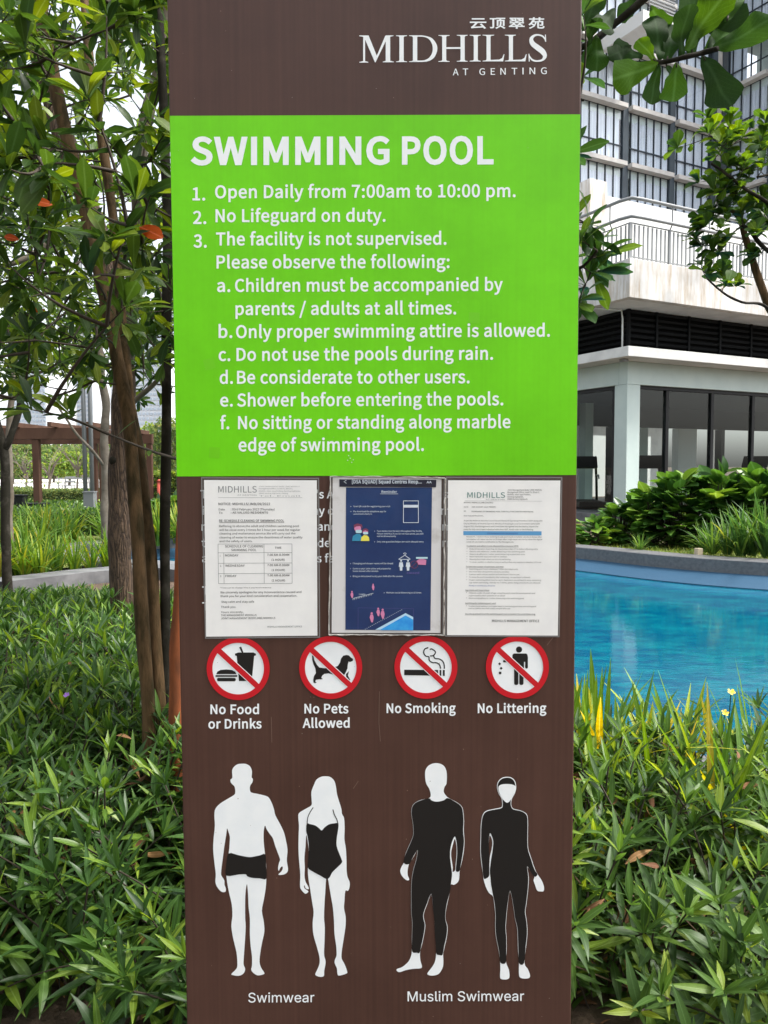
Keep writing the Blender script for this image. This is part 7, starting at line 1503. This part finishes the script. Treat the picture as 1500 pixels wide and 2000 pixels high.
def far_tree(px, Y, top, wpx, n, label, ll, mt, base=940, trunk=True, group=None):
    q = P(px, 940, Y); zt_ = P(px, top, Y).z; w = wpx / FPX * Y / 2
    t = Tree('tree', label, (q.x, Y, 0), group=group)
    pp = t.stem([Vector((q.x, Y, 0)), Vector((q.x + .1, Y, zt_ * .35)), Vector((q.x - .1, Y, zt_ * .7))], .12, .05, BARKG, step=.4, n=6, grow=.3)
    for k in range(7):
        a = RNG.uniform(0, 6.28); zz = zt_ * RNG.uniform(.25, .6); e_ = Vector((q.x + math.cos(a) * w * .7, Y + math.sin(a) * w * .7, zz + zt_ * .3))
        t.stem([Vector((q.x, Y, zz)), (Vector((q.x, Y, zz)) + e_) / 2 + Vector((0, 0, .2)), e_], .05, .015, BARKG, 'limb', step=.5, n=5, grow=.3)
    its = []
    cl = [np.array((q.x, Y, zt_ * .62)) + rnd_unit() * np.array((w * .75, w * .75, zt_ * .30)) for _ in range(26)]
    for _ in range(n):
        c = cl[RNG.integers(len(cl))]; p = c + rnd_unit() * RNG.random() ** .4 * np.array((w * .33, w * .33, zt_ * .13))
        its.append((0, xf(p, rnd_unit(), np.array((0, 0, 1.)) + rnd_unit(), ll * RNG.uniform(.6, 1.3))))
    t.items = its; t.finish(T_SM, mt, 0)
gft = 'pale green trees beyond the bright paving'
labs = ['pale green tree beyond the paving, left of the pergola post', 'light tree showing through the pergola opening, left half', 'yellow-green tree showing in the middle of the pergola opening', 'grey-green tree behind the two thin grey poles', 'light green tree between rough trunk and dark stem', 'pale yellow tree beside the left edge of the sign', 'tree hidden by the sign, left', 'tree hidden by the sign, right', 'far left tree beyond the frame edge']
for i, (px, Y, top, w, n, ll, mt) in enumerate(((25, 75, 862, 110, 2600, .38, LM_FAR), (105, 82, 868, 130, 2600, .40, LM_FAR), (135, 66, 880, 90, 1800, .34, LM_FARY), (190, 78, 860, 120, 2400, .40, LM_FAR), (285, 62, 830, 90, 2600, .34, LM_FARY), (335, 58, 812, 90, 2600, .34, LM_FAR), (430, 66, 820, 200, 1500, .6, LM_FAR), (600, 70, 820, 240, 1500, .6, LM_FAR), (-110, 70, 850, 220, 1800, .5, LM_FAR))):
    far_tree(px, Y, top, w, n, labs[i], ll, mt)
its = []
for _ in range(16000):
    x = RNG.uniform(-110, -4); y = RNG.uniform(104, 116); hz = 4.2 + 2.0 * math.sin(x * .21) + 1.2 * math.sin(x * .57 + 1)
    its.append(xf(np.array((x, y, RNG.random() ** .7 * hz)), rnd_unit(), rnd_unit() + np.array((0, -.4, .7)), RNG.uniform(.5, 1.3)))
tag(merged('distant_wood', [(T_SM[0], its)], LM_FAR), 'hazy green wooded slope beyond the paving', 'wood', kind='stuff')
def bare_tree(px, Y, top, label):
    q = P(px, 950, Y); t = Tree('bare_tree', label, (q.x, Y, 0)); zt_ = P(px, top, Y).z
    t.stem([Vector((q.x, Y, 0)), Vector((q.x + .1, Y, zt_ * .4))], .07, .05, BARKG, step=.3, n=6)
    for k in range(11):
        a = RNG.uniform(0, 6.28); e_ = Vector((q.x + math.cos(a) * zt_ * .4, Y + math.sin(a) * zt_ * .4, zt_ * RNG.uniform(.65, 1)))
        t.stem([Vector((q.x + .1, Y, zt_ * RNG.uniform(.25, .42))), Vector((q.x + math.cos(a) * zt_ * .15, Y, zt_ * .6)), e_], .035, .01, BARKG, 'limb', step=.4, n=5, sd=k)
    its = [(0, xf(np.array((q.x, Y, zt_ * .55)) + rnd_unit() * zt_ * .35, rnd_unit(), rnd_unit(), .16)) for _ in range(90)]
    t.items = its; t.finish(T_SM, LM_STRAP, 0)
bare_tree(94, 40, 868, 'small bare pale tree on the bright paving in the pergola opening')
bare_tree(150, 48, 850, 'spindly bare tree left of the two thin grey poles')
bare_tree(50, 46, 870, 'spindly bare tree left of the pergola post')

# ------------------------------------------------------------------ fig-like branches at the top right
T_FG = [leaf_template(.60, FIDDLE, .16, .12, 14, wave=.022), leaf_template(.54, FIDDLE, .28, .30, 14, .3, wave=.03), leaf_template(.64, FIDDLE, .10, -.12, 14, -.25, wave=.025)]
tF = Tree('fig_tree', 'large-leaved fig branch with dark knobbly twigs hanging across the top right corner', (.5, 3.3, 0))
tF.stem([Vector((.5, 3.3, -.1)), Vector((.52, 3.3, 1.2)), Vector((.5, 3.25, 2.4)), Vector((.45, 3.2, 3.8))], .06, .04, BARKD, n=12, sd=2)
tF.stem([Vector((.5, 3.25, 2.75)), P(1090, 125, 3.1), P(1150, 86, 3.0), P(1205, 42, 3.0), P(1255, 2, 2.95), P(1300, -40, 2.9)], .011, .016, BARKD, 'limb', step=.03, sd=4, amp=.002, n=8)
tF.stem([P(1120, 100, 3.05), P(1180, 112, 3.0), P(1235, 122, 3.0), P(1290, 122, 2.95), P(1340, 112, 2.9), P(1375, 102, 2.9), P(1400, 95, 2.85)], .007, .010, BARKD, 'limb', step=.03, sd=5, amp=.002, n=8)
FL = [  # base px,py, tip px,py, depth, width variant, underside?
    (1172, 66, 1150, 70, 0), ]
leaves = [(1200, 20, 1168, 62, 0), (1262, -8, 1205, 34, 2), (1232, 92, 1197, 106, 0), (1255, 112, 1195, 92, 0), (1280, 120, 1248, 72, 2), (1290, 118, 1282, 30, 0), (1302, 120, 1320, 40, 2), (1330, 112, 1330, 12, 0), (1352, 104, 1352, -14, 2), (1378, 102, 1462, 28, 2), (1388, 98, 1510, 48, 0), (1372, 106, 1418, 204, 2),
          (1284, 126, 1192, 158, 0), (1288, 126, 1264, 208, 0), (1322, 122, 1315, 200, 1), (1300, 124, 1322, 165, 1), (1340, 100, 1400, -10, 0), (1420, 40, 1440, -30, 2), (1395, 20, 1415, -60, 0), (1150, 92, 1160, 30, 0), (1140, 60, 1165, -10, 1), (1270, 12, 1300, 60, 0), (1385, 96, 1425, 30, 0), (1165, 70, 1168, 128, 0)]
for i, (bx, by, tx, ty, v) in enumerate(leaves):
    dz = RNG.uniform(-.05, .05); A_ = np.array(tuple(P(bx, by, 2.95))); B_ = np.array(tuple(P(tx, ty, 2.95 + dz + RNG.uniform(-.05, .05))))
    nr = np.array((RNG.normal() * .25, -1, RNG.normal() * .35)); 
    if v == 0: nr = -nr
    tF.items.append((i % 3, xf(A_, B_ - A_, nr, np.linalg.norm(B_ - A_) * 1.04)))
    tF.tw.tube([Vector(A_) - tF.base, Vector(A_ + (B_ - A_) * .12) - tF.base], .003, 5)
tF.finish(T_FG, LM_FIG, 40)
for q in ((1268, 14), (1285, 124), (1250, 122), (1335, 112), (1372, 102), (1240, 22)):
    pass
# narrow-leaved sprig beside the sign, right
tG = Tree('small_tree', 'small tree behind the sign with narrow glossy leaves reaching past its right edge', (.62, 3.6, 0))
tG.stem([Vector((.62, 3.6, -.1)), Vector((.6, 3.6, 1.0)), Vector((.62, 3.5, 2.0)), Vector((.6, 3.4, 2.9))], .035, .02, BARKD, n=10, sd=3)
tG.stem([Vector((.62, 3.5, 1.7)), P(1100, 560, 3.2), P(1140, 520, 3.1), P(1165, 490, 3.05)], .009, .005, BARKD, 'limb', step=.05, n=6)
tG.stem([Vector((.62, 3.45, 2.2)), P(1100, 440, 3.2), P(1150, 440, 3.1)], .009, .005, BARKD, 'limb', step=.05, n=6)
tG.stem([Vector((.62, 3.45, 2.2)), P(1110, 240, 3.0), P(1140, 195, 2.95)], .007, .004, BARKD, 'limb', step=.05, n=6)
tips = [P(*q) for q in ((1150, 440, 3.05), (1162, 470, 3.1), (1170, 500, 3.1), (1158, 535, 3.1), (1140, 560, 3.15), (1148, 500, 3.2), (1135, 470, 3.0), (1120, 430, 3.1), (1130, 590, 3.1), (1140, 30, 2.7), (1136, 150, 3.0), (1110, 300, 3.1), (1100, 520, 3.2))]
tG.crown([np.array(tuple(p)) for p in tips], .15, 7, 3, .8, up=.5)
tG.finish(T_OB, leaf_mat('glossy_leaf', [(0, (.022, .060, .014)), (.6, (.045, .105, .016)), (1, (.10, .17, .02))], rough=.33, trans=.3), 200)
# round-leaved tree at the right frame edge
tH = Tree('round_leaved_tree', 'bare-limbed tree with bright whorls of rounded leaves at the right frame edge', (P(1640, 1000, 4.6).x, 4.6, 0))
T_RD = [leaf_template(.66, FIDDLE, .2, .15, 6), leaf_template(.6, FIDDLE, .3, .3, 6)]
xx = P(1640, 1000, 4.6).x
tH.stem([Vector((xx, 4.6, -.1)), Vector((xx, 4.6, 1.2)), P(1600, 740, 4.6), P(1530, 640, 4.5), P(1498, 590, 4.5), P(1478, 530, 4.5), P(1458, 470, 4.5), P(1442, 425, 4.5), P(1428, 410, 4.5)], .045, .012, BARK, n=10, sd=3)
tH.stem([P(1620, 620, 4.6), P(1540, 520, 4.5), P(1495, 485, 4.4), P(1468, 455, 4.4), P(1448, 440, 4.4)], .016, .009, BARKD, 'limb', step=.05, n=7)
tH.stem([P(1620, 560, 4.6), P(1560, 440, 4.4), P(1500, 395, 4.3), P(1450, 365, 4.3), P(1410, 335, 4.3), P(1390, 320, 4.3)], .014, .006, BARKD, 'limb', step=.05, n=7)
tH.stem([P(1560, 690, 4.5), P(1500, 602, 4.4), P(1450, 590, 4.3), P(1410, 570, 4.3), P(1380, 545, 4.3)], .010, .004, BARKD, 'limb', step=.05, n=6)
tH.stem([P(1620, 460, 4.5), P(1540, 350, 4.4), P(1480, 345, 4.3)], .012, .006, BARKD, 'limb', step=.05, n=6)
tips = []
for px, py, Y, s, k in ((1390, 262, 4.3, 22, 5), (1432, 250, 4.3, 20, 6), (1412, 290, 4.3, 25, 5), (1470, 330, 4.3, 28, 6), (1405, 395, 4.4, 26, 7), (1440, 385, 4.4, 28, 7), (1478, 400, 4.4, 26, 6), (1425, 425, 4.4, 22, 6), (1385, 470, 4.3, 20, 5), (1396, 505, 4.3, 20, 4), (1385, 540, 4.3, 18, 4), (1470, 450, 4.4, 24, 5), (1500, 300, 4.4, 22, 5), (1500, 240, 4.4, 25, 5), (1430, 335, 4.3, 18, 3), (1420, 558, 4.3, 12, 1), (1372, 420, 4.4, 14, 3), (1470, 500, 4.4, 14, 2), (1550, 380, 4.5, 60, 16)):
    for _ in range(k): tips.append(np.array(tuple(P(px + RNG.normal() * s, py + RNG.normal() * s, Y + RNG.normal() * .08))))
tH.crown(tips, .088, 6, 3, .8, up=.9, tpls=2, r_tw=.003)
tH.finish(T_RD, leaf_mat('round_leaf', [(0, (.018, .044, .010)), (.45, (.034, .080, .012)), (.8, (.075, .145, .015)), (1, (.16, .25, .02))], rough=.4, trans=.30), 280)
# ------------------------------------------------------------------ planting behind the camera, seen only as reflections in glass and water
its = []
for _ in range(7000):
    x = RNG.uniform(-26, 30); hz = 8.5 + 1.8 * math.sin(x * .4) + 1.2 * math.sin(x * 1.1)
    its.append(xf(np.array((x, RNG.uniform(-17, -13), RNG.random() ** .8 * hz)), rnd_unit(), rnd_unit() + np.array((0, .5, .6)), RNG.uniform(.4, .9)))
tag(merged('garden_thicket', [(T_SM[0], its)], LM_FAR), 'green garden thicket behind the viewer, mirrored in the gym glass', 'thicket', kind='stuff')
# tall shade tree whose crown spreads above the frame, over the sign and the two beds
tS = Tree('shade_tree', 'broad shade tree beside the viewer with its crown high over the sign', (-2.6, -1.2, 0))
tS.stem([Vector((-2.6, -1.2, -.1)), Vector((-2.55, -1.1, 1.5)), Vector((-2.3, -.7, 3.0)), Vector((-1.6, .2, 4.3))], .12, .06, FISS, step=.15, n=14, sd=3)
for e_ in ((.4, 1.6, 4.9), (2.2, 2.2, 5.2), (-2.6, 2.2, 4.8), (1.6, 0, 5.0), (-.8, 2.8, 5.0)):
    tS.stem([Vector((-2.0, -.3, 3.6)), (Vector((-1.8, 0, 4.3)) + Vector(e_)) / 2 + Vector((0, 0, .15)), Vector(e_)], .05, .015, BARKG, 'limb', step=.2, n=7)
tS.crown(ell(110, (.3, 1.2, 5.1), (4.2, 2.3, .7), 4.5), .24, 6, 3, 1.1, r_tw=.006)
tS.finish(T_OB, LM_TREE, 0)
